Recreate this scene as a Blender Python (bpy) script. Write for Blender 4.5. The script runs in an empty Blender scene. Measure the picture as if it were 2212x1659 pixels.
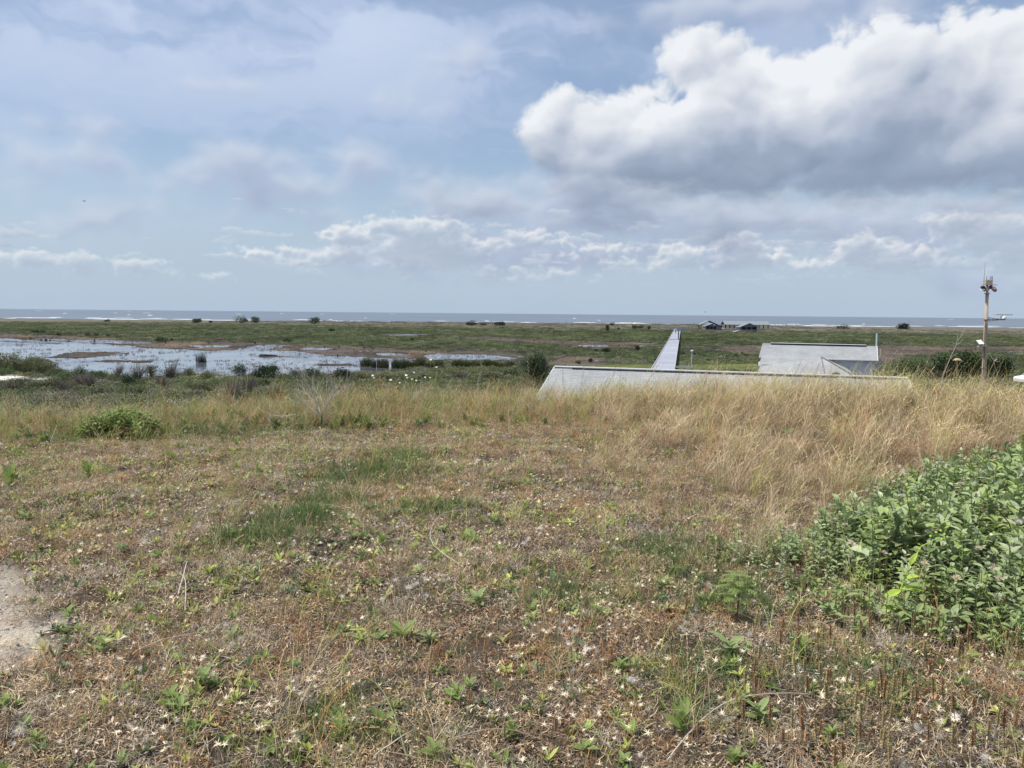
import bpy, math, random
import numpy as np
from mathutils import Matrix, Vector
from math import radians as R, sin, cos, tan, pi, sqrt

random.seed(7)
rng = np.random.default_rng(7)
scene = bpy.context.scene
COL = scene.collection

# ------------------------------------------------------------------ camera
FPX = 773.0                      # focal length in pixels of a 1024 wide picture
EYE = Vector((0.0, 0.0, 8.5))
PITCH = math.atan(70.4 / FPX)
ROLL = R(0.54)
CAMROT = Matrix.Rotation(pi / 2 - PITCH, 3, 'X') @ Matrix.Rotation(ROLL, 3, 'Z')
cam_data = bpy.data.cameras.new('camera')
cam_data.sensor_width = 36.0
cam_data.lens = 36.0 * FPX / 1024
cam_data.clip_start = 0.05
cam_data.clip_end = 90000
cam = bpy.data.objects.new('camera', cam_data)
cam.matrix_world = Matrix.Translation(EYE) @ CAMROT.to_4x4()
COL.objects.link(cam)
scene.camera = cam

def ray(px, py):
    """direction through a point of the photograph (1024 x 768 coordinates)"""
    return (CAMROT @ Vector(((px - 512) / FPX, -(py - 384) / FPX, -1))).normalized()
def gp(px, py, z=0.0):
    d = ray(px, py); t = (z - EYE.z) / d.z
    return EYE + d * t
def pd(px, py, Y):
    d = ray(px, py); return EYE + d * (Y / d.y)
S = 3.9375
def og(x, y, z=0.0): return gp(x / S, y / S, z)
def od(x, y, Y): return pd(x / S, y / S, Y)
def c1(X, Y): return (X / 2.011, 1150 + Y / 2.011)
def c2(X, Y): return (1000 + X / 1.8433, 1150 + Y / 1.8433)
def c3(X, Y): return (2100 + X / 2.212, 1200 + Y / 2.212)
def c4(X, Y): return (2900 + X / 1.954, 1200 + Y / 1.954)
def c6(X, Y): return (2600 + X / 4.424, 1230 + Y / 4.424)

# ------------------------------------------------------------------ exposure, sun
scene.view_settings.view_transform = 'Standard'
scene.view_settings.look = 'None'
scene.view_settings.exposure = 0.0
scene.view_settings.gamma = 1.0
scene.view_settings.use_curve_mapping = False
SUN_EL, SUN_AZ = R(62), R(-100)          # azimuth from +Y, negative = to the left
sun_dir = Vector((sin(SUN_AZ) * cos(SUN_EL), cos(SUN_AZ) * cos(SUN_EL), sin(SUN_EL)))
sl = bpy.data.lights.new('sun', 'SUN')
sl.energy = 4.9
sl.angle = R(6)
sl.color = (1.0, 0.955, 0.89)
so = bpy.data.objects.new('sun', sl)
so.rotation_euler = sun_dir.to_track_quat('Z', 'Y').to_euler()
COL.objects.link(so)

# ------------------------------------------------------------------ node helper
class E:
    """a float or colour socket with arithmetic"""
    def __init__(s, nt, sock): s.nt = nt; s.s = sock
    def _m(s, op, *a, clamp=False):
        n = s.nt.nodes.new('ShaderNodeMath'); n.operation = op; n.use_clamp = clamp
        for i, v in enumerate((s,) + a):
            if isinstance(v, E): s.nt.links.new(v.s, n.inputs[i])
            else: n.inputs[i].default_value = v
        return E(s.nt, n.outputs[0])
    def __add__(s, o): return s._m('ADD', o)
    def __radd__(s, o): return s._m('ADD', o)
    def __sub__(s, o): return s._m('SUBTRACT', o)
    def __rsub__(s, o): return s._m('MULTIPLY', -1.0)._m('ADD', o)
    def __mul__(s, o): return s._m('MULTIPLY', o)
    def __rmul__(s, o): return s._m('MULTIPLY', o)
    def __truediv__(s, o): return s._m('DIVIDE', o)
    def max(s, o): return s._m('MAXIMUM', o)
    def min(s, o): return s._m('MINIMUM', o)
    def smax(s, o, d): return s._m('SMOOTH_MAX', o, d)
    def clamp(s): return s._m('ADD', 0.0, clamp=True)
    def step(s, a, b, lo=0.0, hi=1.0, mode='SMOOTHSTEP'):
        n = s.nt.nodes.new('ShaderNodeMapRange'); n.interpolation_type = mode
        s.nt.links.new(s.s, n.inputs[0])
        for i, v in ((1, a), (2, b), (3, lo), (4, hi)):
            if isinstance(v, E): s.nt.links.new(v.s, n.inputs[i])
            else: n.inputs[i].default_value = v
        return E(s.nt, n.outputs[0])

def put(nt, sock, v):
    if isinstance(v, E): nt.links.new(v.s, sock)
    elif hasattr(v, 'is_output'): nt.links.new(v, sock)
    else: sock.default_value = v
def noise(nt, vec, scale, detail=4, rough=0.55, dist=0.0, lac=2.0, out=0, dims='3D'):
    n = nt.nodes.new('ShaderNodeTexNoise'); n.noise_dimensions = dims
    if vec is not None: put(nt, n.inputs['Vector'], vec)
    put(nt, n.inputs['Scale'], scale); n.inputs['Detail'].default_value = detail
    n.inputs['Roughness'].default_value = rough; n.inputs['Distortion'].default_value = dist
    n.inputs['Lacunarity'].default_value = lac
    return E(nt, n.outputs[out])
def mixc(nt, f, a, b, blend='MIX'):
    n = nt.nodes.new('ShaderNodeMix'); n.data_type = 'RGBA'; n.blend_type = blend
    put(nt, n.inputs[0], f)
    for k, v in ((6, a), (7, b)):
        if isinstance(v, tuple): n.inputs[k].default_value = (*v[:3], 1)
        else: put(nt, n.inputs[k], v)
    return E(nt, n.outputs[2])
def vmath(nt, op, a, b, scale=None):
    n = nt.nodes.new('ShaderNodeVectorMath'); n.operation = op
    put(nt, n.inputs[0], a)
    if b is not None: put(nt, n.inputs[1], b)
    if scale is not None: put(nt, n.inputs['Scale'], scale)
    return E(nt, n.outputs[0])

# ------------------------------------------------------------------ sky
world = bpy.data.worlds.new('World'); scene.world = world
world.use_nodes = True
wt = world.node_tree; wt.nodes.clear()

# ------------------------------------------------------------------ numpy noise
def _hash(ix, iy, seed):
    h = (ix.astype(np.uint32) * np.uint32(374761393) + iy.astype(np.uint32) * np.uint32(668265263) + np.uint32((seed * 974711 + 12345) & 0xffffffff))
    h = (h ^ (h >> np.uint32(13))) * np.uint32(1274126177)
    h = (h ^ (h >> np.uint32(16))) * np.uint32(2246822519)
    return h ^ (h >> np.uint32(15))
def perlin(x, y, seed=0, period=0):
    xi = np.floor(x); yi = np.floor(y)
    fx = (x - xi).astype(np.float32); fy = (y - yi).astype(np.float32)
    xi = xi.astype(np.int64); yi = yi.astype(np.int64)
    u = fx * fx * fx * (fx * (fx * 6 - 15) + 10); v = fy * fy * fy * (fy * (fy * 6 - 15) + 10)
    def g(dx, dy):
        ix = xi + dx
        if period: ix = ix % period
        a = _hash(ix & 0xffffffff, (yi + dy) & 0xffffffff, seed).astype(np.float32) * np.float32(2 * pi / 4294967296.0)
        return np.cos(a) * (fx - dx) + np.sin(a) * (fy - dy)
    a = g(0, 0); b = g(1, 0); a = a + u * (b - a)
    c = g(0, 1); d = g(1, 1); c = c + u * (d - c)
    return (a + v * (c - a)) * 1.5
def fbm(x, y, octaves, rough=0.5, seed=0, period=0, lac=2):
    t = 0; amp = 1.0; s = 0
    for o in range(octaves):
        t = t + amp * perlin(x, y, seed + o * 17, period); s += amp
        amp *= rough; x = x * lac; y = y * lac; period *= lac
    return t / s
def worley(x, y, seed=0, period=0):
    xi = np.floor(x).astype(np.int64); yi = np.floor(y).astype(np.int64)
    fx = (x - xi).astype(np.float32); fy = (y - yi).astype(np.float32)
    best = np.full(fx.shape, 9.0, np.float32)
    for dx in (-1, 0, 1):
        for dy in (-1, 0, 1):
            ix = xi + dx
            if period: ix = ix % period
            h = _hash(ix & 0xffffffff, (yi + dy) & 0xffffffff, seed)
            rx = (h & np.uint32(65535)).astype(np.float32) / 65536; ry = (h >> np.uint32(16)).astype(np.float32) / 65536
            ex = dx + rx - fx; ey = dy + ry - fy
            np.minimum(best, ex * ex + ey * ey, out=best)
    return best
def billow(x, y, octaves, rough=0.5, seed=0, period=0):
    """sum of round puffs, 0..1, high in the middle of a puff"""
    t = 0; amp = 1.0; s = 0
    for o in range(octaves):
        t = t + amp * (1 - np.minimum(worley(x, y, seed + o * 31, period) * 1.3, 1)); s += amp
        amp *= rough; x = x * 2; y = y * 2; period *= 2
    return t / s
def sstep(a, b, x):
    t = np.clip((x - a) / (b - a), 0, 1); return t * t * (3 - 2 * t)

# ------------------------------------------------------------------ clouds, as colour and cover over azimuth and elevation
def azel(x2, y2):
    """azimuth and elevation of a point of the sky (2212 wide view of the photograph)"""
    d = ray(x2 / 2.16, y2 / 2.16)
    return math.atan2(d.x, d.y), math.asin(d.z)
def lobes(lst):
    out = []
    for (x, y, rx, ry) in lst:
        a, e = azel(x, y); a2, _ = azel(x + rx, y); _, e2 = azel(x, y - ry)
        out.append((a, e, abs(a2 - a), abs(e2 - e)))
    return out
BIG = lobes([(1200, 280, 72, 80), (1300, 285, 90, 95), (1390, 330, 150, 95), (1535, 160, 48, 58), (1495, 112, 34, 42), (1590, 195, 40, 44), (1540, 250, 80, 70),
             (1600, 310, 170, 110), (1700, 240, 110, 95), (1820, 240, 120, 110), (1940, 190, 130, 110), (1900, 260, 190, 150), (2110, 210, 140, 150), (2290, 200, 200, 180), (2560, 250, 260, 220),
             (1560, 370, 260, 62), (1950, 385, 330, 66), (2400, 400, 330, 70), (2105, 85, 50, 50), (1900, 120, 40, 40)])
LOW = lobes([(60, 560, 75, 15), (165, 572, 45, 17), (290, 580, 62, 17), (555, 551, 22, 7),
             (838, 487, 42, 22), (905, 505, 50, 28), (960, 492, 45, 20), (760, 512, 55, 24), (700, 556, 85, 14), (870, 545, 55, 38), (960, 545, 90, 36),
             (1100, 590, 40, 8), (1200, 596, 40, 7), (640, 560, 30, 8), (470, 600, 12, 5),
             (1600, 540, 55, 32), (1650, 562, 50, 18), (1750, 575, 40, 10), (1860, 540, 50, 32), (1950, 562, 90, 30), (2055, 480, 58, 30), (2150, 505, 90, 42),
             (2250, 560, 120, 40), (1470, 560, 55, 24), (1340, 575, 38, 14), (1290, 540, 50, 10), (1130, 520, 70, 20)])
SOFT = lobes([(520, 352, 115, 46), (620, 400, 130, 50), (440, 390, 80, 30), (190, 290, 46, 46), (190, 350, 60, 34), (200, 480, 80, 34), (905, 218, 48, 20), (780, 345, 66, 42),
              (950, 400, 62, 38), (1060, 450, 150, 46), (1250, 440, 120, 66), (1440, 475, 200, 44), (500, 190, 34, 7), (1000, 130, 60, 36), (1330, 480, 200, 50),
              (1620, 20, 300, 50), (1900, 25, 60, 50), (1740, 490, 250, 30), (700, 470, 60, 16), (2010, 520, 200, 60), (1500, 540, 260, 40), (1050, 545, 160, 50), (1850, 470, 200, 40), (1230, 550, 200, 40), (880, 560, 170, 46), (1180, 400, 60, 40), (1290, 400, 80, 50), (1600, 470, 260, 40), (2100, 470, 140, 36), (60, 330, 60, 60), (320, 450, 80, 20), (2150, 600, 160, 30)])
WISP = lobes([(1250, 405, 70, 44), (1330, 440, 120, 46), (1460, 470, 130, 34), (1650, 480, 200, 30), (1050, 455, 110, 34), (950, 410, 44, 26), (1850, 482, 160, 22), (1190, 330, 30, 40), (2130, 470, 120, 22)])
LAT = 64 / (2 * pi)          # noise cells per radian at the base scale, wrapping once round the horizon
def union(A, El, lst, k, pr=1.6):
    s = None; K = 1.0 / k
    for (a, e, ra, re) in lst:
        m = min(ra, re * pr)
        f = (1 - np.sqrt(((A - a) / ra) ** 2 + ((El - e) / re) ** 2)) * m
        v = np.exp(np.clip(f * K, -60, 60)); s = v if s is None else s + v
    return np.log(s) * k
def shift(a, sx, sy):
    """a moved so that the result at a pixel is a at (x+sx, y+sy)"""
    h, w = a.shape
    xi = np.clip(np.arange(w) + int(round(sx)), 0, w - 1); yi = np.clip(np.arange(h) + int(round(sy)), 0, h - 1)
    return a[yi][:, xi]
def blur(a, n):
    n = int(n)
    if n < 1: return a
    for ax in (0, 1):
        for _ in range(2):
            pad = [(0, 0), (0, 0)]; pad[ax] = (n + 1, n)
            c = np.cumsum(np.pad(a, pad, mode='edge'), axis=ax, dtype=np.float64)
            m = a.shape[ax]
            a = ((c[2 * n + 1:2 * n + 1 + m] - c[:m]) if ax == 0 else (c[:, 2 * n + 1:2 * n + 1 + m] - c[:, :m])).astype(np.float32) / (2 * n + 1)
    return a
def cloud_map(a0, a1, e0, e1, w, h):
    A = np.linspace(a0, a1, w, dtype=np.float32)[None, :].repeat(h, 0); El = np.linspace(e0, e1, h, dtype=np.float32)[:, None].repeat(w, 1)
    ppr = w / (a1 - a0)                                       # pixels per radian
    X = A * LAT; Y = El * LAT * 1.15
    wx = fbm(X * 1.0, Y * 1.0, 4, 0.55, 3, 64); wy = fbm(X, Y, 4, 0.55, 9, 64)
    out = np.sqrt(np.clip(sstep(0.72, 0.95, np.abs(A)) + sstep(0.52, 0.75, El), 0, 1))
    def shade(D, ppd, sm, c, body, light=(-0.45, 1.0)):
        """relief lit from above left, plus the shade the mass throws on what is below it"""
        T = np.clip(D, 0, body) / body
        n = 7; sh = 0
        for i in range(1, n + 1):
            d = ppd * (i / n) ** 1.5
            sh = sh + shift(T, light[0] * d, light[1] * d)
        sh = sh / n
        Hs = np.sqrt(np.clip(D, 0, None) + 1e-5) * sqrt(body)
        Hs = blur(Hs, sm)
        gx = (shift(Hs, 1 + sm, 0) - shift(Hs, -1 - sm, 0)) / (2 + 2 * sm) * ppr; gy = (shift(Hs, 0, 1 + sm) - shift(Hs, 0, -1 - sm)) / (2 + 2 * sm) * ppr
        nz = c; L = np.array((-0.42, 0.80, 0.42)); L /= np.linalg.norm(L)
        lam = (-gx * L[0] - gy * L[1] + nz * L[2]) / np.sqrt(gx * gx + gy * gy + nz * nz)
        return sh, lam
    rgb = np.zeros((h, w, 3), np.float32); al = np.zeros((h, w), np.float32)
    def over(c, a):
        nonlocal rgb, al
        na = a + al * (1 - a)
        rgb = (c * a[..., None] + rgb * (al * (1 - a))[..., None]) / np.maximum(na, 1e-4)[..., None]; al = na
    def lerp(stops, t):
        xs = [s[0] for s in stops]
        return np.stack([np.interp(t, xs, [s[1][k] for s in stops]) for k in range(3)], -1).astype(np.float32)
    # thin high veil, drawn out sideways
    v = fbm(X * 0.25 + wx * 0.25, Y * 0.8 + wy * 0.3, 7, 0.5, 21, 16)
    pl = np.clip(1.15 - sstep(-0.45, 0.25, A) * 0.55, 0, 1) * (0.12 + 0.88 * sstep(0.12, 0.34, El))
    va = np.clip(0.42 + 0.65 * sstep(-0.22, 0.25, v), 0, 1) * np.maximum(pl, out * 0.6)
    over(lerp([(0, (0.48, 0.59, 0.81)), (1, (0.60, 0.69, 0.87))], sstep(-0.2, 0.35, v)), va * 0.95)
    w2 = fbm(X * 0.5 + wx * 0.8, Y * 2.0 + wy * 0.5, 7, 0.6, 33, 32)
    over(np.broadcast_to(np.float32((0.60, 0.69, 0.86)), rgb.shape), sstep(0.05, 0.5, w2) * 0.25 * sstep(0.04, 0.2, El))
    # soft grey clouds
    X2 = X + wx * 0.35; Y2 = Y + wy * 0.35
    D = union(A, El, SOFT, 0.012) + 0.046 * fbm(X * 1.6, Y * 2.2, 7, 0.55, 41, 0) + 0.018 * (billow(X2 * 3, Y2 * 3, 3, 0.5, 45) - 0.5)
    sh, lam = shade(D, 0.07 * ppr, 2, 1.2, 0.05)
    t = blur(np.clip(0.86 - 1.0 * sh + 0.16 * (lam - 0.4), 0, 1).astype(np.float32), 0.004 * ppr)
    over(lerp([(0, (0.38, 0.445, 0.595)), (0.5, (0.46, 0.53, 0.69)), (1, (0.70, 0.75, 0.85))], t), blur(sstep(-0.018, 0.045, D).astype(np.float32), 0.003 * ppr) * 0.88)
    # far low cumulus, small and many, sinking into the haze
    k = 1.0
    far = fbm(X * 1.3, Y * 5.0, 6, 0.58, 51, 0) + 0.35 * (billow(X2 * 5, Y2 * 9, 3, 0.5, 55) - 0.5)
    side = 0.10 * sstep(-0.1, 0.4, A) - 0.10 * sstep(0.0, 0.5, -A)
    D = (far + side - 0.10 - 5.0 * np.abs(El - 0.075)) * 0.05
    sh, lam = shade(D, 0.02 * ppr, 1, 1.0, 0.012)
    t = blur(np.clip(0.8 - 0.8 * sh + 0.2 * (lam - 0.4), 0, 1).astype(np.float32), 0.0015 * ppr)
    over(lerp([(0, (0.40, 0.475, 0.605)), (1, (0.70, 0.755, 0.81))], t), sstep(0, 0.010, D) * 0.62 * sstep(0.025, 0.07, El))
    D = union(A, El, LOW, 0.006) + 0.020 * fbm(X * 4.0, Y * 5.5, 6, 0.55, 61, 0) + 0.020 * (billow(X2 * 6, Y2 * 7, 4, 0.52, 65) - 0.5)
    sh, lam = shade(D, 0.035 * ppr, 1, 1.0, 0.014)
    edge = 1 - sstep(0.0, 0.022, D)
    t = blur(np.clip(0.64 - 0.95 * sh + 0.40 * (lam - 0.4) + 0.25 * edge, 0, 1).astype(np.float32), 0.0012 * ppr)
    over(lerp([(0, (0.43, 0.505, 0.62)), (0.45, (0.55, 0.62, 0.72)), (1, (0.90, 0.905, 0.905))], t), sstep(-0.004, 0.010, D) * (0.34 + 0.62 * sstep(0.03, 0.08, El)) * (0.80 + 0.35 * fbm(X * 1.5, Y * 2, 4, 0.5, 97, 0)))
    # the big bank, and the same weather beyond the frame
    D = union(A, El, BIG, 0.02) - 0.006
    D = np.maximum(D, (fbm(X * 0.35, Y * 0.5, 3, 0.5, 71, 0) - 0.05) * 0.5 * out - (1 - out) * 0.6)
    D = D + 0.026 * fbm(X * 1.2, Y * 1.2, 7, 0.48, 81, 0) + 0.044 * (billow(X2 * 2.0, Y2 * 2.0, 5, 0.52, 85) - 0.42)
    Ds = blur(D, 0.0035 * ppr)
    sh, _ = shade(D, 0.20 * ppr, 1, 0.9, 0.09)
    _, lam = shade(Ds, 0.05 * ppr, 1, 1.2, 0.06)
    sh2, lam2 = shade(blur(D, 0.011 * ppr), 0.05 * ppr, 3, 1.0, 0.05)
    body = sstep(azel(1800, 470)[1], azel(1800, 200)[1], El + 0.05 * fbm(X * 0.8, Y * 0.8, 4, 0.5, 95, 0) + 0.02 * sstep(0.2, -0.05, A))
    body = np.where(out > 0.5, 0.75, body)
    edge = 1 - sstep(0.0, 0.10, D)
    t = 0.07 + 0.37 * body - 0.20 * sh + (0.07 + 0.13 * edge) * (lam - 0.3) + (0.12 + 0.42 * body) * (lam2 - 0.35) + 0.55 * fbm(X * 0.9 + wx * .4, Y * 1.1, 7, 0.58, 91, 0) * (0.35 + 0.65 * body) + 0.26 * edge * body
    t = np.clip(0.5 * t + 0.5 * blur(t.astype(np.float32), 0.003 * ppr), 0, 1)
    over(lerp([(0, (0.265, 0.325, 0.44)), (0.25, (0.345, 0.41, 0.535)), (0.5, (0.53, 0.585, 0.69)), (0.75, (0.72, 0.755, 0.82)), (1, (0.88, 0.90, 0.93))], t), sstep(-0.004, 0.015 + 0.045 * (1 - body), D) * (0.97 - 0.12 * (1 - body)))
    # grey wisps trailing below and in front of the bank
    D = union(A, El, WISP, 0.015) + 0.060 * fbm(X * 1.3 + wx * .3, Y * 2.4, 7, 0.58, 101, 0) + 0.006
    sh, lam = shade(D, 0.05 * ppr, 2, 1.2, 0.04)
    t = blur(np.clip(0.75 - 0.9 * sh + 0.2 * (lam - 0.4), 0, 1).astype(np.float32), 0.003 * ppr)
    over(lerp([(0, (0.32, 0.385, 0.515)), (0.5, (0.43, 0.495, 0.62)), (1, (0.66, 0.71, 0.79))], t), sstep(-0.012, 0.045, D) * 0.85)
    return rgb, al
tc = wt.nodes.new('ShaderNodeTexCoord')
DIR = E(wt, tc.outputs['Generated'])
sep = wt.nodes.new('ShaderNodeSeparateXYZ'); wt.links.new(DIR.s, sep.inputs[0])
DX, DY, DZ = (E(wt, sep.outputs[i]) for i in range(3))
AZ = DX._m('ARCTAN2', DY)
EL = DZ._m('ARCSINE')

def cloud_image(name, a0, a1, e0, e1, w, h):
    """clouds computed above, kept in memory as colour and cover over azimuth and elevation"""
    rgb, al = cloud_map(a0, a1, e0, e1, w, h)
    im = bpy.data.images.new(name, w, h, alpha=True, float_buffer=True)
    im.colorspace_settings.name = 'Non-Color'; im.alpha_mode = 'CHANNEL_PACKED'
    im.pixels.foreach_set(np.concatenate([rgb, al[..., None]], -1).astype(np.float32).ravel())
    im.update(); im.pack()
    cb = wt.nodes.new('ShaderNodeCombineXYZ')
    wt.links.new(((AZ - a0) * (1 / (a1 - a0))).s, cb.inputs[0]); wt.links.new(((EL - e0) * (1 / (e1 - e0))).s, cb.inputs[1])
    t = wt.nodes.new('ShaderNodeTexImage'); t.image = im; t.interpolation = 'Cubic'; t.extension = 'EXTEND'
    wt.links.new(cb.outputs[0], t.inputs[0])
    return E(wt, t.outputs[0]), E(wt, t.outputs[1])
fc, fa = cloud_image('clouds_front', -0.80, 0.80, -0.01, 0.62, 1920, 756)
rc, ra = cloud_image('clouds_round', -pi, pi, -0.01, pi / 2, 1024, 256)
inside = AZ._m('ABSOLUTE').step(0.74, 0.79, 1, 0) * EL.step(0.57, 0.61, 1, 0)
cc = mixc(wt, inside, rc, fc); ca = ra + (fa - ra) * inside
sky = wt.nodes.new('ShaderNodeTexSky'); sky.sky_type = 'NISHITA'
sky.sun_disc = False; sky.sun_elevation = SUN_EL; sky.sun_rotation = SUN_AZ
sky.altitude = 10; sky.air_density = 1.0; sky.dust_density = 1.0; sky.ozone_density = 2.0
skyc = vmath(wt, 'SCALE', E(wt, sky.outputs[0]), None, 0.125)
base = mixc(wt, EL.step(-0.01, 0.26, 0.92, 0.12), skyc, (0.45, 0.565, 0.705))
base = mixc(wt, ca.clamp(), base, cc)
bg = wt.nodes.new('ShaderNodeBackground'); wt.links.new(base.s, bg.inputs[0]); bg.inputs[1].default_value = 1.0
wo = wt.nodes.new('ShaderNodeOutputWorld'); wt.links.new(bg.outputs[0], wo.inputs[0])
world.cycles.sampling_method = 'MANUAL'; world.cycles.sample_map_resolution = 512

# ------------------------------------------------------------------ outlines on the plain, metres
def poly(*pts): return np.array([og(*p)[:2] for p in pts], np.float64)
POND = poly(c1(-600, 372), c1(0, 365), c1(200, 377), c1(400, 388), c1(560, 395), c1(750, 405), c1(960, 420), c1(1060, 432), c1(1150, 441), c1(1300, 450), c1(1480, 456),
            c1(1600, 468), c1(1750, 470), c1(1850, 460), c1(1950, 443), c1(2040, 425), c1(2060, 410), c2(20, 383), c2(50, 378), c2(130, 373), c2(225, 385), c2(180, 397), c2(80, 407),
            c2(60, 420), c2(120, 425), c2(300, 430), c2(420, 452), c2(500, 463), c2(780, 470), c2(900, 480), c2(1080, 482), c2(1160, 500), c2(1080, 545), c2(850, 592), c2(600, 605),
            c2(400, 602), c2(250, 606), c2(100, 602), c1(2160, 640), c1(1850, 668), c1(1500, 645), c1(1300, 640), c1(1150, 690), c1(900, 640), c1(620, 650), c1(540, 640), c1(470, 610), c1(380, 540),
            c1(300, 520), c1(100, 560), c1(-600, 560))
ISLES = [poly(c1(340, 512), c1(480, 475), c1(800, 466), c1(950, 470), c1(1040, 490), c1(900, 505), c1(600, 525), c1(400, 522)),
         poly(c1(650, 546), c1(850, 530), c1(1200, 535), c1(1240, 545), c1(1150, 566), c1(950, 560), c1(750, 556)),
         poly(c1(-400, 378), c1(0, 384), c1(300, 395), c1(520, 403), c1(450, 412), c1(100, 396)),
         poly(c2(80, 456), c2(380, 464), c2(320, 474), c2(110, 471)),
         poly(c2(380, 527), c2(480, 512), c2(680, 511), c2(770, 521), c2(760, 535), c2(500, 537)),
         poly(c1(1900, 568), c1(2212, 566), c2(60, 520), c2(20, 528), c1(2000, 574)),
         poly(c1(1190, 468), c1(1330, 468), c1(1400, 474), c1(1280, 478))]
POOLS = [poly(c2(1250, 456), c2(1400, 448), c2(1600, 455), c2(1800, 465), c2(1880, 480), c2(1800, 492), c2(1500, 490), c2(1280, 482)),
         poly(c2(915, 309), c2(1000, 303), c2(1268, 305), c2(1270, 315), c2(1130, 320), c2(980, 319)),
         poly(c2(130, 287), c2(270, 285), c2(270, 291), c2(150, 292)), poly(c1(2040, 313), c1(2212, 309), c2(60, 290), c2(0, 293), c1(2060, 319)),
         poly(c3(380, 352), c3(640, 352), c3(660, 362), c3(480, 364)), poly(c3(920, 352), c3(1120, 350), c3(1120, 358), c3(940, 362)),
         poly(c4(2000, 360), c4(2240, 356), c4(2240, 367), c4(2040, 367)),
         poly(c1(500, 383), c1(800, 378), c1(1200, 392), c1(1190, 403), c1(900, 403), c1(640, 392)),
         poly(c1(1560, 423), c1(1840, 424), c1(1830, 433), c1(1600, 434)), poly(c1(280, 362), c1(420, 372), c1(560, 382), c1(400, 384)),
         poly(c2(340, 405), c2(560, 408), c2(540, 418), c2(360, 416)), poly(c2(900, 445), c2(1040, 443), c2(1080, 453), c2(920, 456))]
MUD = [poly(c1(-600, 330), c1(0, 335), c1(300, 342), c1(600, 350), c1(950, 368), c1(1400, 393), c1(2000, 398), c2(150, 375), c2(700, 398), c2(1150, 422), c2(1500, 432), c2(1950, 450), c2(2030, 478),
            c2(1900, 510), c2(1300, 505), c2(850, 600), c2(0, 606), c1(1500, 652), c1(1150, 690), c1(600, 655), c1(300, 530), c1(-600, 570)),
       poly(c2(1450, 320), c2(1800, 330), c3(0, 292), c3(300, 312), c3(700, 328), c3(1110, 338), c3(1140, 372), c3(900, 382), c3(400, 378), c3(100, 350), c2(1700, 350), c2(1500, 345)),
       poly(c3(190, 455), c3(420, 458), c3(600, 470), c3(600, 520), c3(300, 540), c3(60, 540)),
       poly(c3(1480, 362), c3(1700, 350), c3(2000, 356), c4(600, 300), c4(1030, 312), c4(1700, 325), c4(2400, 318), c4(2400, 372), c4(1700, 378), c4(1300, 400), c4(1230, 440), c4(1030, 452), c3(2000, 442), c3(1850, 430), c3(1600, 404))]
SANDS = [poly(c1(-200, 672), c1(60, 664), c1(240, 682), c1(250, 690), c1(150, 705), c1(0, 716), c1(-200, 716)), poly(c1(330, 690), c1(390, 684), c1(380, 700), c1(330, 706))]
LAWN = poly(c3(1340, 528), c3(1980, 520), c4(600, 500), c4(1250, 560), c3(2000, 580), c3(1340, 585), c3(300, 575), c3(300, 528), c3(1030, 528))
def sdf(P, x, y):
    """signed distance to a polygon, negative inside"""
    d = np.full(x.shape, 1e18); s = np.ones(x.shape); n = len(P)
    for i in range(n):
        a = P[i]; b = P[i - 1]; ex, ey = b - a; wx = x - a[0]; wy = y - a[1]
        t = np.clip((wx * ex + wy * ey) / (ex * ex + ey * ey + 1e-9), 0, 1)
        d = np.minimum(d, (wx - ex * t) ** 2 + (wy - ey * t) ** 2)
        c = np.stack([y >= a[1], y < b[1], ex * wy > ey * wx]); f = c.all(0) | (~c).all(0); s = np.where(f, -s, s)
    return s * np.sqrt(d)
def wet_field(x, y):
    """below zero where there is standing water"""
    n = 2.6 * fbm(x / 9, y / 14, 4, 0.6, 201) + 1.2 * fbm(x / 1.6, y / 3, 2, 0.6, 205)
    w = sdf(POND, x, y)
    for p in ISLES: w = np.maximum(w, -sdf(p, x, y))
    for p in POOLS: w = np.minimum(w, sdf(p, x, y))
    return w + n
def mud_field(x, y):
    m = np.minimum.reduce([sdf(p, x, y) for p in MUD])
    return m + 9 * fbm(x / 25, y / 40, 4, 0.6, 211)
EDGE_R = 13.4
def edge_r(x, y):
    a = np.arctan2(x, np.maximum(y, 1e-6))
    return EDGE_R + 0.9 * np.sin(a * 3 + 0.7) + 0.5 * fbm(x / 3, y / 3, 2, 0.5, 221)
PATH = np.array([gp(px, py, 6.9)[:2] for px, py in ((-90, 560), (0, 556), (22, 562), (36, 582), (40, 602), (46, 632), (46, 655), (34, 672), (22, 690), (-20, 705), (-120, 715))])
def path_field(x, y): return sdf(PATH, x, y) + 0.45 * fbm(x / 0.5, y / 0.5, 5, 0.65, 231)
def mound_z(x, y):
    yy = np.where(y < 0, y * 0.6, y)
    r = np.hypot(x, yy); s = r - edge_r(x, y)
    top = 6.9 - 0.012 * np.clip(r - 6, 0, 20) + 0.24 * sstep(-0.5, 6.0, x) * sstep(7, 12, r) + 0.09 * fbm(x / 1.8, y / 1.8, 3, 0.5, 241) + 0.02 * fbm(x / 0.4, y / 0.4, 2, 0.5, 245)
    fall = np.where(s > 0, 0.30 * s ** 2 / (1 + 0.50 * s), 0)       # eases into a slope near 1 in 1.7
    z = top - fall
    p = path_field(x, y); 
    return z - 0.07 * sstep(0.10, -0.12, p) + 0.05 * fbm(x / 0.30, y / 0.22, 4, 0.6, 249) * sstep(0.3, 0.0, p)
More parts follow.
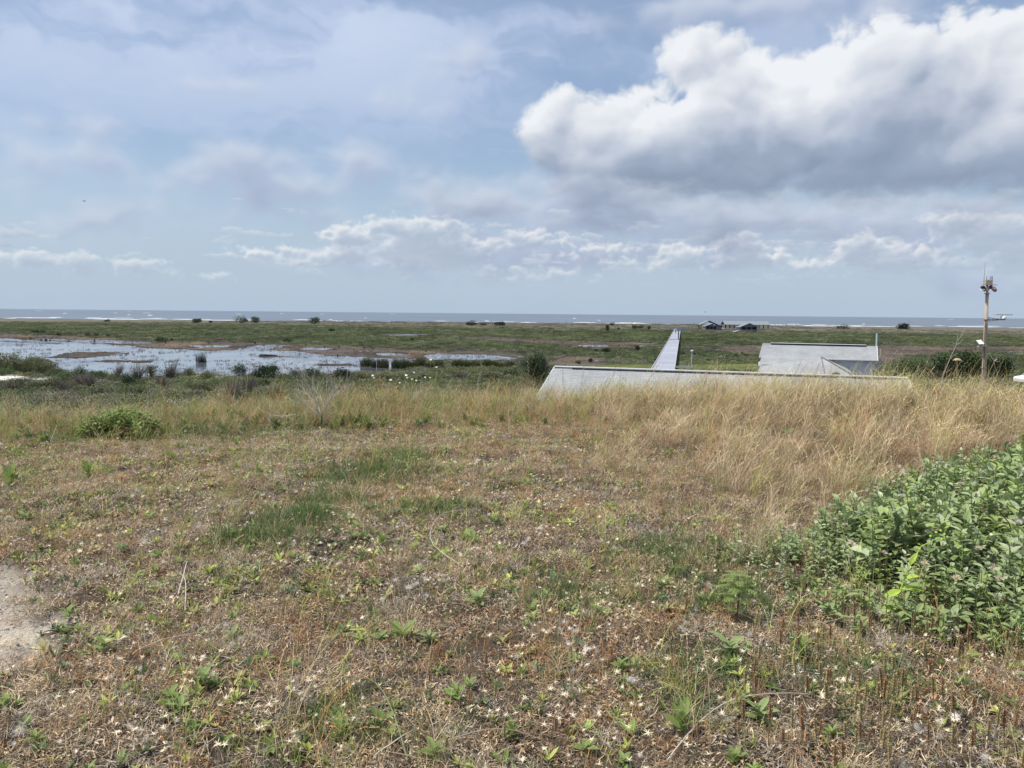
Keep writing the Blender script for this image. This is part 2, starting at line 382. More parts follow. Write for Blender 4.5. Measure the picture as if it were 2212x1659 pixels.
def ground_z(x, y):
    x = np.asarray(x, np.float64); y = np.asarray(y, np.float64); r = np.hypot(x, y)
    z = 0.14 + 0.10 * fbm(x / 30, y / 30, 4, 0.5, 251)
    near = (y > 60) & (y < 470) & (np.abs(x) < 420)
    if near.any():
        xn, yn = x[near], y[near]
        w = wet_field(xn, yn); m = mud_field(xn, yn); zn = z[near]
        zn = np.where(m < 0, zn + (np.where(xn > 20, -0.012, -0.038) + 0.075 * fbm(xn / 5, yn / 7, 4, 0.65, 261) - zn) * sstep(1.5, -1.5, m), zn)
        zn = np.where(w < 1.0, zn + (-0.45 - zn) * sstep(1.0, -3.0, w), zn)
        z[near] = zn
    dune = 0.85 + 0.55 * fbm(x / 40, y / 14, 4, 0.55, 271)
    z = z + dune * sstep(530, 560, y) * (1 - sstep(575, 596, y)) + 0.5 * sstep(545, 575, y) * (1 - sstep(590, 640, y))
    z = z - 2.8 * sstep(590, 680, y)
    foot = 0.9 * sstep(60, 20, r) + 0.5 * fbm(x / 8, y / 8, 3, 0.5, 281) * sstep(70, 30, r)
    z = z + foot
    mz = mound_z(x, y)
    k = 1.2; h = np.clip(0.5 + 0.5 * (mz - z) / k, 0, 1)
    return z * (1 - h) + mz * h + k * h * (1 - h)
def gz(x, y): return float(ground_z(np.array([x]), np.array([y]))[0])

# ------------------------------------------------------------------ object helpers
def tag(o, label=None, cat=None, group=None, kind=None):
    if label: o['label'] = label
    if cat: o['category'] = cat
    if group: o['group'] = group
    if kind: o['kind'] = kind
    return o
def link(o, parent=None):
    COL.objects.link(o)
    if parent is not None: o.parent = parent
    return o
def empty(name, loc=(0, 0, 0), rz=0.0):
    o = bpy.data.objects.new(name, None); o.location = loc; o.rotation_euler = (0, 0, rz); o.empty_display_size = 0.2
    return link(o)
def copy_tree(o, parent=None):
    c = o.copy(); COL.objects.link(c)
    if parent is not None: c.parent = parent
    for ch in o.children: copy_tree(ch, c)
    return c
class MB:
    """collects vertices and faces with a per-vertex shade value; build() makes ONE mesh object"""
    def __init__(s): s.v = []; s.f = []; s.c = []
    def add(s, vs, fs, c=0.5):
        n = len(s.v); s.v += [tuple(v) for v in vs]; s.f += [tuple(i + n for i in f) for f in fs]
        s.c += list(c) if hasattr(c, '__len__') else [c] * len(vs)
    def box(s, x0, x1, y0, y1, z0, z1, c=0.5, M=None):
        vs = [Vector((x, y, z)) for z in (z0, z1) for y in (y0, y1) for x in (x0, x1)]
        if M is not None: vs = [M @ v for v in vs]
        s.add(vs, [(0, 2, 3, 1), (4, 5, 7, 6), (0, 1, 5, 4), (1, 3, 7, 5), (3, 2, 6, 7), (2, 0, 4, 6)], c)
    def tube(s, pts, rad, n=6, c=0.5, cap=True):
        pts = [Vector(p) for p in pts]; m = len(pts)
        rs = rad if hasattr(rad, '__len__') else [rad] * m
        vs = []; up = None
        for i, p in enumerate(pts):
            t = (pts[min(i + 1, m - 1)] - pts[max(i - 1, 0)]).normalized()
            if up is None: up = t.orthogonal().normalized()
            up = (up - t * up.dot(t)).normalized(); sd = t.cross(up)
            for k in range(n):
                a = 2 * pi * k / n; vs.append(p + (up * cos(a) + sd * sin(a)) * rs[i])
        fs = [(i * n + k, i * n + (k + 1) % n, (i + 1) * n + (k + 1) % n, (i + 1) * n + k) for i in range(m - 1) for k in range(n)]
        if cap: fs += [tuple(range(n - 1, -1, -1)), tuple((m - 1) * n + k for k in range(n))]
        s.add(vs, fs, c)
    def bar(s, a, b, w, h, c=0.5, up=(0, 0, 1)):
        a = Vector(a); b = Vector(b); t = (b - a); L = t.length; t.normalize()
        u = Vector(up); sd = t.cross(u)
        if sd.length < 1e-4: sd = t.cross(Vector((1, 0, 0)))
        sd.normalize(); u = sd.cross(t)
        M = Matrix((( sd.x, t.x, u.x, a.x), (sd.y, t.y, u.y, a.y), (sd.z, t.z, u.z, a.z), (0, 0, 0, 1)))
        s.box(-w / 2, w / 2, 0, L, -h / 2, h / 2, c, M)
    def strip(s, pts, widths, side, c=0.5, c2=None, fold=0.0, nrm=None):
        """a blade along pts, pointed at the end"""
        m = len(pts); vs = []; fs = []; cs = []; c2 = c if c2 is None else c2
        for i, p in enumerate(pts):
            w = widths[i]; cc = c + (c2 - c) * i / max(1, m - 1)
            vs += [p - side * w / 2, p + side * w / 2]; cs += [cc, cc]
        for i in range(m - 1): fs.append((2 * i, 2 * i + 1, 2 * i + 3, 2 * i + 2))
        s.add(vs, fs, cs)
    def leaf(s, base, d, up, L, w, c=0.5, fold=0.25, droop=0.15, n=4):
        """a folded elliptic leaf from base along d"""
        d = Vector(d).normalized(); up = Vector(up); sd = d.cross(up).normalized(); up = sd.cross(d)
        vs = []; fs = []; cs = []
        for i in range(n + 1):
            t = i / n; p = Vector(base) + d * (L * t) - up * (droop * L * t * t)
            ww = w / 2 * (sin(pi * min(1, t * 0.93 + 0.05)) ** 0.8) if i < n else 0.001
            vs += [p - sd * ww + up * ww * fold, p, p + sd * ww + up * ww * fold]; cs += [c * 1.08, c * 0.92, c * 1.08]
        for i in range(n):
            k = 3 * i; fs += [(k, k + 1, k + 4, k + 3), (k + 1, k + 2, k + 5, k + 4)]
        s.add(vs, fs, cs)
    def mesh(s, name, mat=None, smooth=False):
        me = bpy.data.meshes.new(name); me.from_pydata(s.v, [], s.f); me.update()
        at = me.attributes.new('shade', 'FLOAT', 'POINT'); at.data.foreach_set('value', np.array(s.c, np.float32))
        if mat: me.materials.append(mat)
        if smooth: me.shade_smooth()
        return me
    def build(s, name, mat=None, parent=None, smooth=False, loc=None, rz=None):
        o = bpy.data.objects.new(name, s.mesh(name, mat, smooth)); link(o, parent)
        if loc is not None: o.location = loc
        if rz is not None: o.rotation_euler[2] = rz
        return o

# ------------------------------------------------------------------ materials
def newmat(name, rough=0.8, spec=0.25):
    m = bpy.data.materials.new(name); m.use_nodes = True; nt = m.node_tree
    b = nt.nodes['Principled BSDF']; b.inputs['Roughness'].default_value = rough; b.inputs['Specular IOR Level'].default_value = spec
    return m, nt, b
def attr(nt, name, kind='GEOMETRY', out='Fac'):
    n = nt.nodes.new('ShaderNodeAttribute'); n.attribute_name = name; n.attribute_type = kind
    return E(nt, n.outputs[out])
def objco(nt): return E(nt, nt.nodes.new('ShaderNodeTexCoord').outputs['Object'])
def bump(nt, b, h, strength=0.4, dist=0.02):
    n = nt.nodes.new('ShaderNodeBump'); n.inputs['Strength'].default_value = strength; n.inputs['Distance'].default_value = dist
    put(nt, n.inputs['Height'], h); nt.links.new(n.outputs[0], b.inputs['Normal'])
def plain(name, col, rough=0.7, var=0.15, scale=6.0, spec=0.3, metal=0.0, bmp=0.0, stretch=None):
    """painted or weathered surface: one colour with soft grime"""
    m, nt, b = newmat(name, rough, spec); co = objco(nt)
    if stretch: co = vmath(nt, 'MULTIPLY', co, stretch)
    n = noise(nt, co, scale, 6, 0.6); n2 = noise(nt, co, scale * 7, 3, 0.6)
    f = (n - 0.5) * (2.2 * var) + (n2 - 0.5) * var + 1.0
    put(nt, b.inputs['Base Color'], vmath(nt, 'SCALE', (*col,), None, f)); b.inputs['Metallic'].default_value = metal
    if bmp: bump(nt, b, n2, bmp, 0.01)
    return m
def leafmat(name, col=None, rough=0.6, spec=0.25, trans=0.25, instanced=False, hue2=None):
    """plant tissue: tint (own or per instance) times the blade's own shade, some light coming through"""
    m, nt, b = newmat(name, rough, spec)
    sh = attr(nt, 'shade')
    if instanced: t = attr(nt, 'tint', 'INSTANCER', 'Color')
    else:
        rgb = nt.nodes.new('ShaderNodeRGB'); rgb.outputs[0].default_value = (*col, 1); t = E(nt, rgb.outputs[0])
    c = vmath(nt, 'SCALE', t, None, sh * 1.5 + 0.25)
    if hue2: c = mixc(nt, (sh - 0.25).clamp() * 0.9, c, hue2)
    put(nt, b.inputs['Base Color'], c)
    tr = nt.nodes.new('ShaderNodeBsdfTranslucent'); put(nt, tr.inputs[0], c)
    mx = nt.nodes.new('ShaderNodeMixShader'); mx.inputs[0].default_value = trans
    nt.links.new(b.outputs[0], mx.inputs[1]); nt.links.new(tr.outputs[0], mx.inputs[2])
    nt.links.new(mx.outputs[0], nt.nodes['Material Output'].inputs[0])
    return m
LEAF_I = leafmat('plant_tissue', instanced=True)

def scatter(name, P, rot, scl, pick, tint, protos, kind='stuff', label=None):
    """many small plants as ONE object: points carrying turn, size, sort and colour"""
    me = bpy.data.meshes.new(name); n = len(P)
    me.vertices.add(n); me.vertices.foreach_set('co', np.asarray(P, np.float32).ravel())
    for nm, ty, key, arr in (('rot', 'FLOAT_VECTOR', 'vector', rot), ('scl', 'FLOAT_VECTOR', 'vector', np.repeat(np.asarray(scl)[:, None], 3, 1) if np.ndim(scl) == 1 else scl), ('pick', 'INT', 'value', pick),
                             ('tint', 'FLOAT_VECTOR', 'vector', tint)):
        a = me.attributes.new(nm, ty, 'POINT'); a.data.foreach_set(key, np.asarray(arr, np.int32 if ty == 'INT' else np.float32).ravel())
    o = bpy.data.objects.new(name, me); link(o); o['kind'] = kind
    if label: o['label'] = label
    coll = bpy.data.collections.new(name + '_sorts')
    for i, p in enumerate(protos):
        po = bpy.data.objects.new('%s_sort_%02d' % (name, i), p); coll.objects.link(po)
    g = bpy.data.node_groups.new(name + '_spread', 'GeometryNodeTree')
    g.interface.new_socket('Geometry', in_out='INPUT', socket_type='NodeSocketGeometry'); g.interface.new_socket('Geometry', in_out='OUTPUT', socket_type='NodeSocketGeometry')
    gi = g.nodes.new('NodeGroupInput'); go = g.nodes.new('NodeGroupOutput')
    ci = g.nodes.new('GeometryNodeCollectionInfo'); ci.inputs[0].default_value = coll; ci.inputs['Separate Children'].default_value = True; ci.inputs['Reset Children'].default_value = True
    ip = g.nodes.new('GeometryNodeInstanceOnPoints')
    def na(nm, ty):
        a = g.nodes.new('GeometryNodeInputNamedAttribute'); a.data_type = ty; a.inputs[0].default_value = nm; return a.outputs[0]
    er = g.nodes.new('FunctionNodeEulerToRotation'); g.links.new(na('rot', 'FLOAT_VECTOR'), er.inputs[0])
    g.links.new(gi.outputs[0], ip.inputs['Points']); g.links.new(ci.outputs[0], ip.inputs['Instance'])
    ip.inputs['Pick Instance'].default_value = True
    g.links.new(na('pick', 'INT'), ip.inputs['Instance Index']); g.links.new(er.outputs[0], ip.inputs['Rotation']); g.links.new(na('scl', 'FLOAT_VECTOR'), ip.inputs['Scale'])
    g.links.new(ip.outputs[0], go.inputs[0])
    md = o.modifiers.new('spread', 'NODES'); md.node_group = g
    return o

# ------------------------------------------------------------------ ground sheet
def build_ground():
    az = np.concatenate([np.arange(-50, 50, 0.2), np.arange(50, 310, 4.0)]) * pi / 180
    rr = [0.25]
    while rr[-1] < 1500: rr.append(rr[-1] * (1.021 if rr[-1] > 1 else 1.08))
    rr += [2200, 3500, 6000, 12000, 30000]; rr = np.array(rr)
    A, Rr = np.meshgrid(az, rr); x = (Rr * np.sin(A)).ravel(); y = (Rr * np.cos(A)).ravel()
    z = ground_z(x, y)
    n = len(az); m = len(rr)
    V = np.concatenate([[[0, 0, gz(0, 0)]], np.stack([x, y, z], 1)])
    i, j = np.meshgrid(np.arange(m - 1), np.arange(n), indexing='ij'); j2 = (j + 1) % n
    F = np.stack([1 + i * n + j, 1 + i * n + j2, 1 + (i + 1) * n + j2, 1 + (i + 1) * n + j], -1).reshape(-1, 4)
    T = np.stack([np.zeros(n, int), 1 + (np.arange(n) + 1) % n, 1 + np.arange(n)], -1)
    me = bpy.data.meshes.new('ground')
    me.vertices.add(len(V)); me.vertices.foreach_set('co', V.astype(np.float32).ravel())
    loops = np.concatenate([F[:, ::-1].ravel(), T.ravel()]); tot = np.concatenate([np.full(len(F), 4), np.full(len(T), 3)])
    me.loops.add(len(loops)); me.loops.foreach_set('vertex_index', loops.astype(np.int32))
    me.polygons.add(len(tot)); me.polygons.foreach_set('loop_start', np.concatenate([[0], np.cumsum(tot)[:-1]]).astype(np.int32))
    me.update(calc_edges=True); me.shade_smooth()
    # what the soil is made of, by place
    x, y = V[:, 0], V[:, 1]; r = np.hypot(x, y); z = V[:, 2]
    c = np.empty((len(V), 3)); c[:] = (0.075, 0.080, 0.042)
    f = fbm(x / 22, y / 45, 4, 0.55, 301)[:, None]
    c = c * (1 + 0.6 * f)
    near = (y > 60) & (y < 470) & (np.abs(x) < 420); mm = np.full(len(V), 99.0); mm[near] = mud_field(x[near], y[near])
    mudc = np.array((0.098, 0.080, 0.066)) * (1 + 0.7 * fbm(x / 12, y / 20, 4, 0.6, 311)[:, None]) + np.array((0.07, 0.045, 0.012)) * sstep(0.0, 0.5, fbm(x / 16, y / 30, 3, 0.5, 321))[:, None]
    ww = np.full(len(V), 99.0); ww[near] = wet_field(x[near], y[near]); mudc = mudc * (1 - 0.5 * sstep(5, 0, ww + 2 * fbm(x / 3, y / 6, 3, 0.6, 325)))[:, None]
    k = sstep(2, -2, mm)[:, None]; c = c * (1 - k) + mudc * k
    k = sstep(380, 470, y + 0.25 * np.abs(x))[:, None]; c = c * (1 - k) + np.array((0.14, 0.128, 0.10)) * k
    k = sstep(585, 600, y)[:, None]; c = c * (1 - k) + np.array((0.34, 0.30, 0.24)) * k
    for s in SANDS:
        k = sstep(1.5, -1.0, sdf(s, x, y) + 3 * fbm(x / 3, y / 6, 3, 0.6, 331))[:, None]; c = c * (1 - k) + np.array((0.62, 0.58, 0.52)) * k
    k = sstep(3, -1, sdf(LAWN, x, y))[:, None]; c = c * (1 - k) + np.array((0.13, 0.15, 0.045)) * k
    k = sstep(0.8, 1.6, z)[:, None] * sstep(45, 30, r)[:, None]
    soil = np.array((0.088, 0.070, 0.052)) * (1 + 0.5 * fbm(x / 0.8, y / 0.8, 3, 0.6, 341)[:, None]); c = c * (1 - k) + soil * k
    pf = path_field(x, y); k = (sstep(0.10, -0.05, pf) * 0.93)[:, None]; sand = np.array((0.42, 0.375, 0.31)) * (1 + 0.7 * fbm(x / 0.45, y / 0.3, 4, 0.6, 351)[:, None]); c = c * (1 - k) + sand * k
    a = me.attributes.new('soil', 'FLOAT_COLOR', 'POINT'); a.data.foreach_set('color', np.concatenate([np.clip(c, 0.01, 1), np.ones((len(c), 1))], 1).astype(np.float32).ravel())
    m, nt, b = newmat('soil', 0.95, 0.1); co = objco(nt)
    n1 = noise(nt, co, 1.3, 6, 0.65); n2 = noise(nt, co, 35, 5, 0.7); n3 = noise(nt, co, 0.12, 5, 0.6)
    clod = n2 * 0.7 + noise(nt, co, 9, 4, 0.6) * 1.3
    put(nt, b.inputs['Base Color'], vmath(nt, 'SCALE', attr(nt, 'soil', out='Color'), None, (n1 - 0.5) * 0.9 + (n2 - 0.5) * 0.9 + (n3 - 0.5) * 0.7 + 1.0))
    bump(nt, b, clod, 0.9, 0.035)
    me.materials.append(m)
    o = bpy.data.objects.new('ground', me); link(o); o['kind'] = 'structure'; o['label'] = 'sandy mound top falling to a flat coastal marsh'
build_ground()

# ------------------------------------------------------------------ water
def sheet(name, x0, x1, y0, y1, z, mat, label):
    mb = MB(); mb.add([(x0, y0, z), (x1, y0, z), (x1, y1, z), (x0, y1, z)], [(0, 1, 2, 3)])
    o = mb.build(name, mat); tag(o, label, kind='structure'); return o
m, nt, b = newmat('still_water', 0.06, 1.0); co = objco(nt)
b.inputs['Base Color'].default_value = (0.12, 0.135, 0.17, 1)
ripple = noise(nt, vmath(nt, 'MULTIPLY', co, (1.0, 1.6, 1.0)), 1.6, 4, 0.6)
calm = noise(nt, vmath(nt, 'MULTIPLY', co, (1.0, 0.5, 1.0)), 0.035, 4, 0.6, 0.5)
bump(nt, b, ripple * calm.step(0.42, 0.60, 0.25, 1.0), 0.6, 0.03)
put(nt, b.inputs['Roughness'], calm.step(0.45, 0.60, 0.05, 0.22))
sheet('pond', -430, 430, 60, 470, -0.06, m, 'shallow marsh pond with muddy margins')
m, nt, b = newmat('sea_water', 0.45, 0.35); co = objco(nt)
streak = noise(nt, vmath(nt, 'MULTIPLY', co, (0.25, 1.0, 1.0)), 0.012, 6, 0.6)
put(nt, b.inputs['Base Color'], mixc(nt, streak.step(0.35, 0.65), (0.105, 0.145, 0.195), (0.15, 0.175, 0.20)))
sw = noise(nt, vmath(nt, 'MULTIPLY', co, (0.45, 1.0, 1.0)), 0.14, 7, 0.65)
bump(nt, b, sw, 0.55, 1.2)
sheet('sea', -60000, 60000, 600, 60000, -0.5, m, 'grey blue sea reaching the horizon')
# breaking waves along the shore: low rolls of foam
FOAM = plain('foam', (0.82, 0.83, 0.84), 0.8, 0.08, 0.6, 0.1)
def foam_roll(mb, x0, x1, y, h, w, z=-0.5):
    n = max(3, int((x1 - x0) / 4)); rows = []
    for i in range(n + 1):
        t = i / n; x = x0 + (x1 - x0) * t
        k = sin(pi * t) ** 0.5 * (0.55 + 0.45 * random.random()); yy = y + 2.2 * sin(x * 0.045) + random.uniform(-0.8, 0.8)
        rows.append([(x, yy - w * 0.9, z + 0.02), (x, yy - w * 0.35, z + 0.05 + h * k * 0.8), (x, yy, z + 0.05 + h * k), (x, yy + w * 0.6, z + 0.01)])
    vs = [v for r in rows for v in r]; fs = [(4 * i + j, 4 * i + j + 4, 4 * i + j + 5, 4 * i + j + 1) for i in range(n) for j in range(3)]
    mb.add(vs, fs)
mb = MB()
for y, h, gap, xs in ((672, 0.15, 1.2, 40), (700, 0.25, 1.2, 50), (738, 0.32, 1.8, 40), (790, 0.3, 3.0, 30), (860, 0.3, 6, 20)):
    x = -760
    while x < 760:
        L = random.uniform(0.4, 1.8) * xs
        left = 1.0 if x < -150 else 1.25
        foam_roll(mb, x, x + L, y + random.uniform(-8, 8), h * random.uniform(0.7, 1.2), random.uniform(3, 6)); x += L * (1 + random.random() * gap * left)
o = mb.build('surf', FOAM); tag(o, 'white broken lines of surf along the shore', kind='stuff')
mb = MB()
for i in range(24):
    y = 900 * (1 + 6 * random.random() ** 2); x = random.uniform(-0.75, 0.75) * y; L = random.uniform(4, 12) * y / 1200
    foam_roll(mb, x, x + L, y, random.uniform(0.3, 0.7), random.uniform(2, 5))
o = mb.build('whitecaps', FOAM); tag(o, 'scattered whitecaps on the open sea', kind='stuff')

# ------------------------------------------------------------------ small plants of the mound, a few sorts each
U = random.uniform
ZUP = Vector((0, 0, 1))
def curve_blade(mb, base, az_, tilt, L, w, segs=4, bend=0.6, c=0.5, c2=None, az_drift=0.0, tip=0.15):
    """a narrow blade starting at base, leaning away from upright by tilt and bending further by bend"""
    p = Vector(base); pts = [p.copy()]; t = tilt; a = az_
    for i in range(segs):
        d = Vector((cos(a) * sin(t), sin(a) * sin(t), cos(t))); p = p + d * (L / segs); pts.append(p.copy())
        t += bend / segs; a += az_drift / segs
    side = Vector((-sin(az_ + U(-0.6, 0.6)), cos(az_), 0)); side.normalize()
    ws = [w * (1 - (1 - tip) * (i / segs) ** 1.5) for i in range(segs + 1)]
    mb.strip(pts, ws, side, c, c2)
    return pts
def proto_litter(n=30, R0=0.070):
    mb = MB()
    for _ in range(n):
        a = U(0, 2 * pi); r = R0 * sqrt(random.random()); b = (r * cos(a), r * sin(a), U(0.0, 0.016))
        curve_blade(mb, b, U(0, 2 * pi), U(0.9, 1.65), U(0.010, 0.055), U(0.0010, 0.0034), 2, U(-1.2, 1.0), random.choice((U(0.08, 0.4), U(0.25, 0.65), U(0.5, 1.0))), None, U(-1.5, 1.5))
    return mb.mesh('litter_bits', LEAF_I)
def proto_crumb(n=16, R0=0.07):
    mb = MB()
    for _ in range(n):
        a = U(0, 2 * pi); r = R0 * sqrt(random.random())
        mb.leaf((r * cos(a), r * sin(a), U(0.0, 0.02)), (cos(a * 3), sin(a * 3), U(-0.2, 0.9)), (0, 0, 1), U(0.006, 0.018), U(0.003, 0.008), random.choice((U(0.05, 0.35), U(0.3, 0.9))), 0.5, U(-0.5, 0.8), 2)
    return mb.mesh('curled_bits', LEAF_I)
def proto_short(n=12, h=0.09, spread=0.035):
    mb = MB()
    for _ in range(n):
        a = U(0, 2 * pi); r = spread * sqrt(random.random())
        curve_blade(mb, (r * cos(a), r * sin(a), 0), U(0, 2 * pi), U(0.0, 0.55), h * U(0.4, 1.2), U(0.0012, 0.0026), 3, U(-0.3, 1.0), U(0.15, 0.5), U(0.4, 0.9))
    return mb.mesh('short_stalks', LEAF_I)
def proto_tall(n=8, h=0.45, spread=0.06, wind=0.35, heads=True):
    mb = MB()
    for _ in range(n):
        a = U(0, 2 * pi); r = spread * sqrt(random.random()); H = h * U(0.55, 1.15)
        az_ = random.gauss(0, 0.95)                      # mostly bent towards +x by the wind
        pts = curve_blade(mb, (r * cos(a), r * sin(a), 0), az_, U(0, 0.32), H, U(0.0014, 0.0024), 6, U(0.1, 1.5) * (0.5 + wind), U(0.15, 0.4), U(0.45, 0.95), U(-0.9, 0.9), 0.6)
        if heads and random.random() < 0.75:            # a loose ear of spikelets along the last third
            for k in range(random.randint(6, 10)):
                t = 0.60 + 0.40 * k / 10; f = t * 6; i = min(5, int(f)); q = pts[i].lerp(pts[i + 1], f - i); d = (pts[i + 1] - pts[i]).normalized()
                s = Vector((U(-1, 1), U(-1, 1), U(-0.4, 0.7))) * 0.5
                mb.strip([q, q + (d + s) * 0.006, q + (d + s) * 0.016], [0.0010, 0.0042, 0.0004], d.orthogonal().normalized(), U(0.55, 1.1))
        for _k in range(3):                             # leaf blades on the stalk
            i = random.randint(0, 3); curve_blade(mb, pts[i], U(0, 2 * pi), U(0.3, 0.9), H * U(0.2, 0.45), U(0.0018, 0.0034), 3, U(0.6, 1.6), U(0.3, 0.7))
    return mb.mesh('tall_stalks', LEAF_I)
def proto_star(stem=0.05):
    mb = MB(); top = Vector((U(-0.008, 0.008), U(-0.008, 0.008), stem))
    mb.strip([Vector((0, 0, 0)), top * 0.5, top], [0.0016, 0.0014, 0.0014], Vector((1, 0, 0)), 0.2)
    n = random.randint(11, 16)
    for k in range(n):
        a = 2 * pi * k / n + U(-0.2, 0.2); el = U(-0.25, 0.7); L = U(0.008, 0.016)
        d = Vector((cos(a) * cos(el), sin(a) * cos(el), sin(el)))
        mb.strip([top, top + d * L * 0.5, top + d * L], [0.0013, 0.0019, 0.0003], d.cross(ZUP).normalized(), U(0.5, 0.95))
    return mb.mesh('star_head', LEAF_I)
def proto_fluff(r=0.016, n=70):
    mb = MB()
    for _ in range(n):
        d = Vector((random.gauss(0, 1), random.gauss(0, 1), random.gauss(0, 0.8))).normalized(); o = Vector((U(-1, 1), U(-1, 1), U(0, 1))) * r * 0.5
        e = o + d * r * U(0.5, 1.1) + Vector((0, 0, r * 0.4)); mb.strip([o + Vector((0, 0, r * 0.4)), (o + e) / 2 + Vector((U(-1, 1), U(-1, 1), U(-1, 1))) * 0.002, e], [0.0005, 0.0007, 0.0003], d.orthogonal().normalized(), U(0.5, 0.9))
    return mb.mesh('seed_fluff', LEAF_I)
def proto_weed(n=8, L=0.035, upright=0.6):
    mb = MB()
    for k in range(n):
        a = 2 * pi * k / n * 1.6 + U(-0.3, 0.3); el = U(upright - 0.35, upright + 0.55); zb = U(0, 0.35) * L
        mb.leaf((0, 0, zb), (cos(a) * cos(el), sin(a) * cos(el), sin(el)), ZUP, L * U(0.6, 1.2), L * U(0.22, 0.36), U(0.3, 0.75), 0.3, U(0, 0.4), 3)
    return mb.mesh('leafy_weed', LEAF_I)
def proto_grass(n=16, h=0.10, spread=0.04, flop=0.9):
    mb = MB()
    for _ in range(n):
        a = U(0, 2 * pi); r = spread * sqrt(random.random())
        curve_blade(mb, (r * cos(a), r * sin(a), 0), U(0, 2 * pi), U(0.2, 1.0), h * U(0.5, 1.2), U(0.0025, 0.0045), 4, U(0.2, 1.0) * flop, U(0.25, 0.5), U(0.45, 0.8))
    return mb.mesh('creeping_grass', LEAF_I)
def proto_tangle(n=34, R0=0.06):
    mb = MB()
    for _ in range(n):
        a = U(0, 2 * pi); r = R0 * sqrt(random.random())
        curve_blade(mb, (r * cos(a), r * sin(a), U(0, 0.02)), U(0, 2 * pi), U(0.1, 1.5), U(0.015, 0.045), U(0.0008, 0.0018), 3, U(-2, 2), U(0.2, 0.8), None, U(-2, 2))
    return mb.mesh('wiry_tangle', LEAF_I)
def proto_stem(L=0.4):
    mb = MB(); p = Vector((-L / 2, 0, 0.012)); a = U(-0.2, 0.2); pts = [p.copy()]; k = U(-2.2, 2.2) / 9
    for i in range(9):
        p = p + Vector((cos(a), sin(a), 0)) * (L / 9) + Vector((0, 0, U(-0.004, 0.006))); a += k; pts.append(p.copy())
    r = U(0.0009, 0.0016) * (1 + L)
    mb.tube(pts, [r * (1 - 0.07 * i) for i in range(10)], 4, [U(0.35, 0.7)] * 40)
    return mb.mesh('fallen_stem', LEAF_I)

def fan(n, r0, r1, az=1.0, pw=2.0):
    a = rng.uniform(-az, az, n); r = (rng.uniform(0, 1, n) * (r1 ** pw - r0 ** pw) + r0 ** pw) ** (1 / pw)
    return r * np.sin(a), r * np.cos(a)
def tints(pal, n, w=None, jit=0.12, mixup=0.35):
    pal = np.array(pal); w = np.full(len(pal), 1 / len(pal)) if w is None else w
    if np.ndim(w) == 1: i = rng.choice(len(pal), n, p=np.array(w) / np.sum(w))
    else:
        cw = np.cumsum(w / w.sum(1, keepdims=True), 1); i = np.minimum((rng.random((n, 1)) > cw).sum(1), len(pal) - 1)
    c = pal[i]; j = rng.integers(0, len(pal), n); m = rng.random((n, 1)) * mixup
    return (c * (1 - m * 0.5) + pal[j] * m * 0.5) * (1 + rng.normal(0, jit, (n, 1)))
STRAW = (0.66, 0.535, 0.345); TAN = (0.48, 0.365, 0.235); BROWN = (0.22, 0.155, 0.10); RUST = (0.47, 0.245, 0.11)
GREYB = (0.44, 0.39, 0.33); CREAM = (0.78, 0.69, 0.53); GRN = (0.235, 0.315, 0.085); DGRN = (0.13, 0.20, 0.058); YGRN = (0.41, 0.45, 0.12); OLV = (0.40, 0.37, 0.155)
def straw_w(x, y):
    """how much of the tall straw grows here: the right of the mound and its rim"""
    w = sstep(-1.5, 1.1, x - (2.2 - 0.20 * (y - 5)) + 1.3 * fbm(x / 1.1, y / 1.1, 3, 0.55, 401)) * sstep(4.4, 6.0, y + 0.25 * x)
    rim = sstep(EDGE_R - 2.4, EDGE_R - 0.4, np.hypot(x, y)) * (0.40 + 0.60 * sstep(-2.6, 0.6, x))
    return np.clip(np.maximum(w, rim), 0, 1)
BUSH_P = np.array([(1.60, 4.85), (1.85, 4.15), (2.45, 3.6), (3.2, 3.25), (5.0, 3.2), (9.0, 5.0), (9.0, 9.4), (5.7, 8.4), (4.3, 7.6), (3.2, 6.8), (2.35, 5.7)])
def bush_w(x, y):
    """inside the big leafy patch at the right"""
    return -sdf(BUSH_P, x, y) + 0.30 * fbm(x / 0.6, y / 0.6, 3, 0.5, 411)
def place(x, y, sink=0.0):
    z = ground_z(x, y) - sink
    return np.stack([x, y, z], 1)
def rots(n, tilt=0.12, az=None):
    return np.stack([rng.normal(0, tilt, n), rng.normal(0, tilt, n), rng.uniform(0, 2 * pi, n) if az is None else az], 1)
def keep(m, *arr): return [a[m] for a in arr]
rnd = rng.random

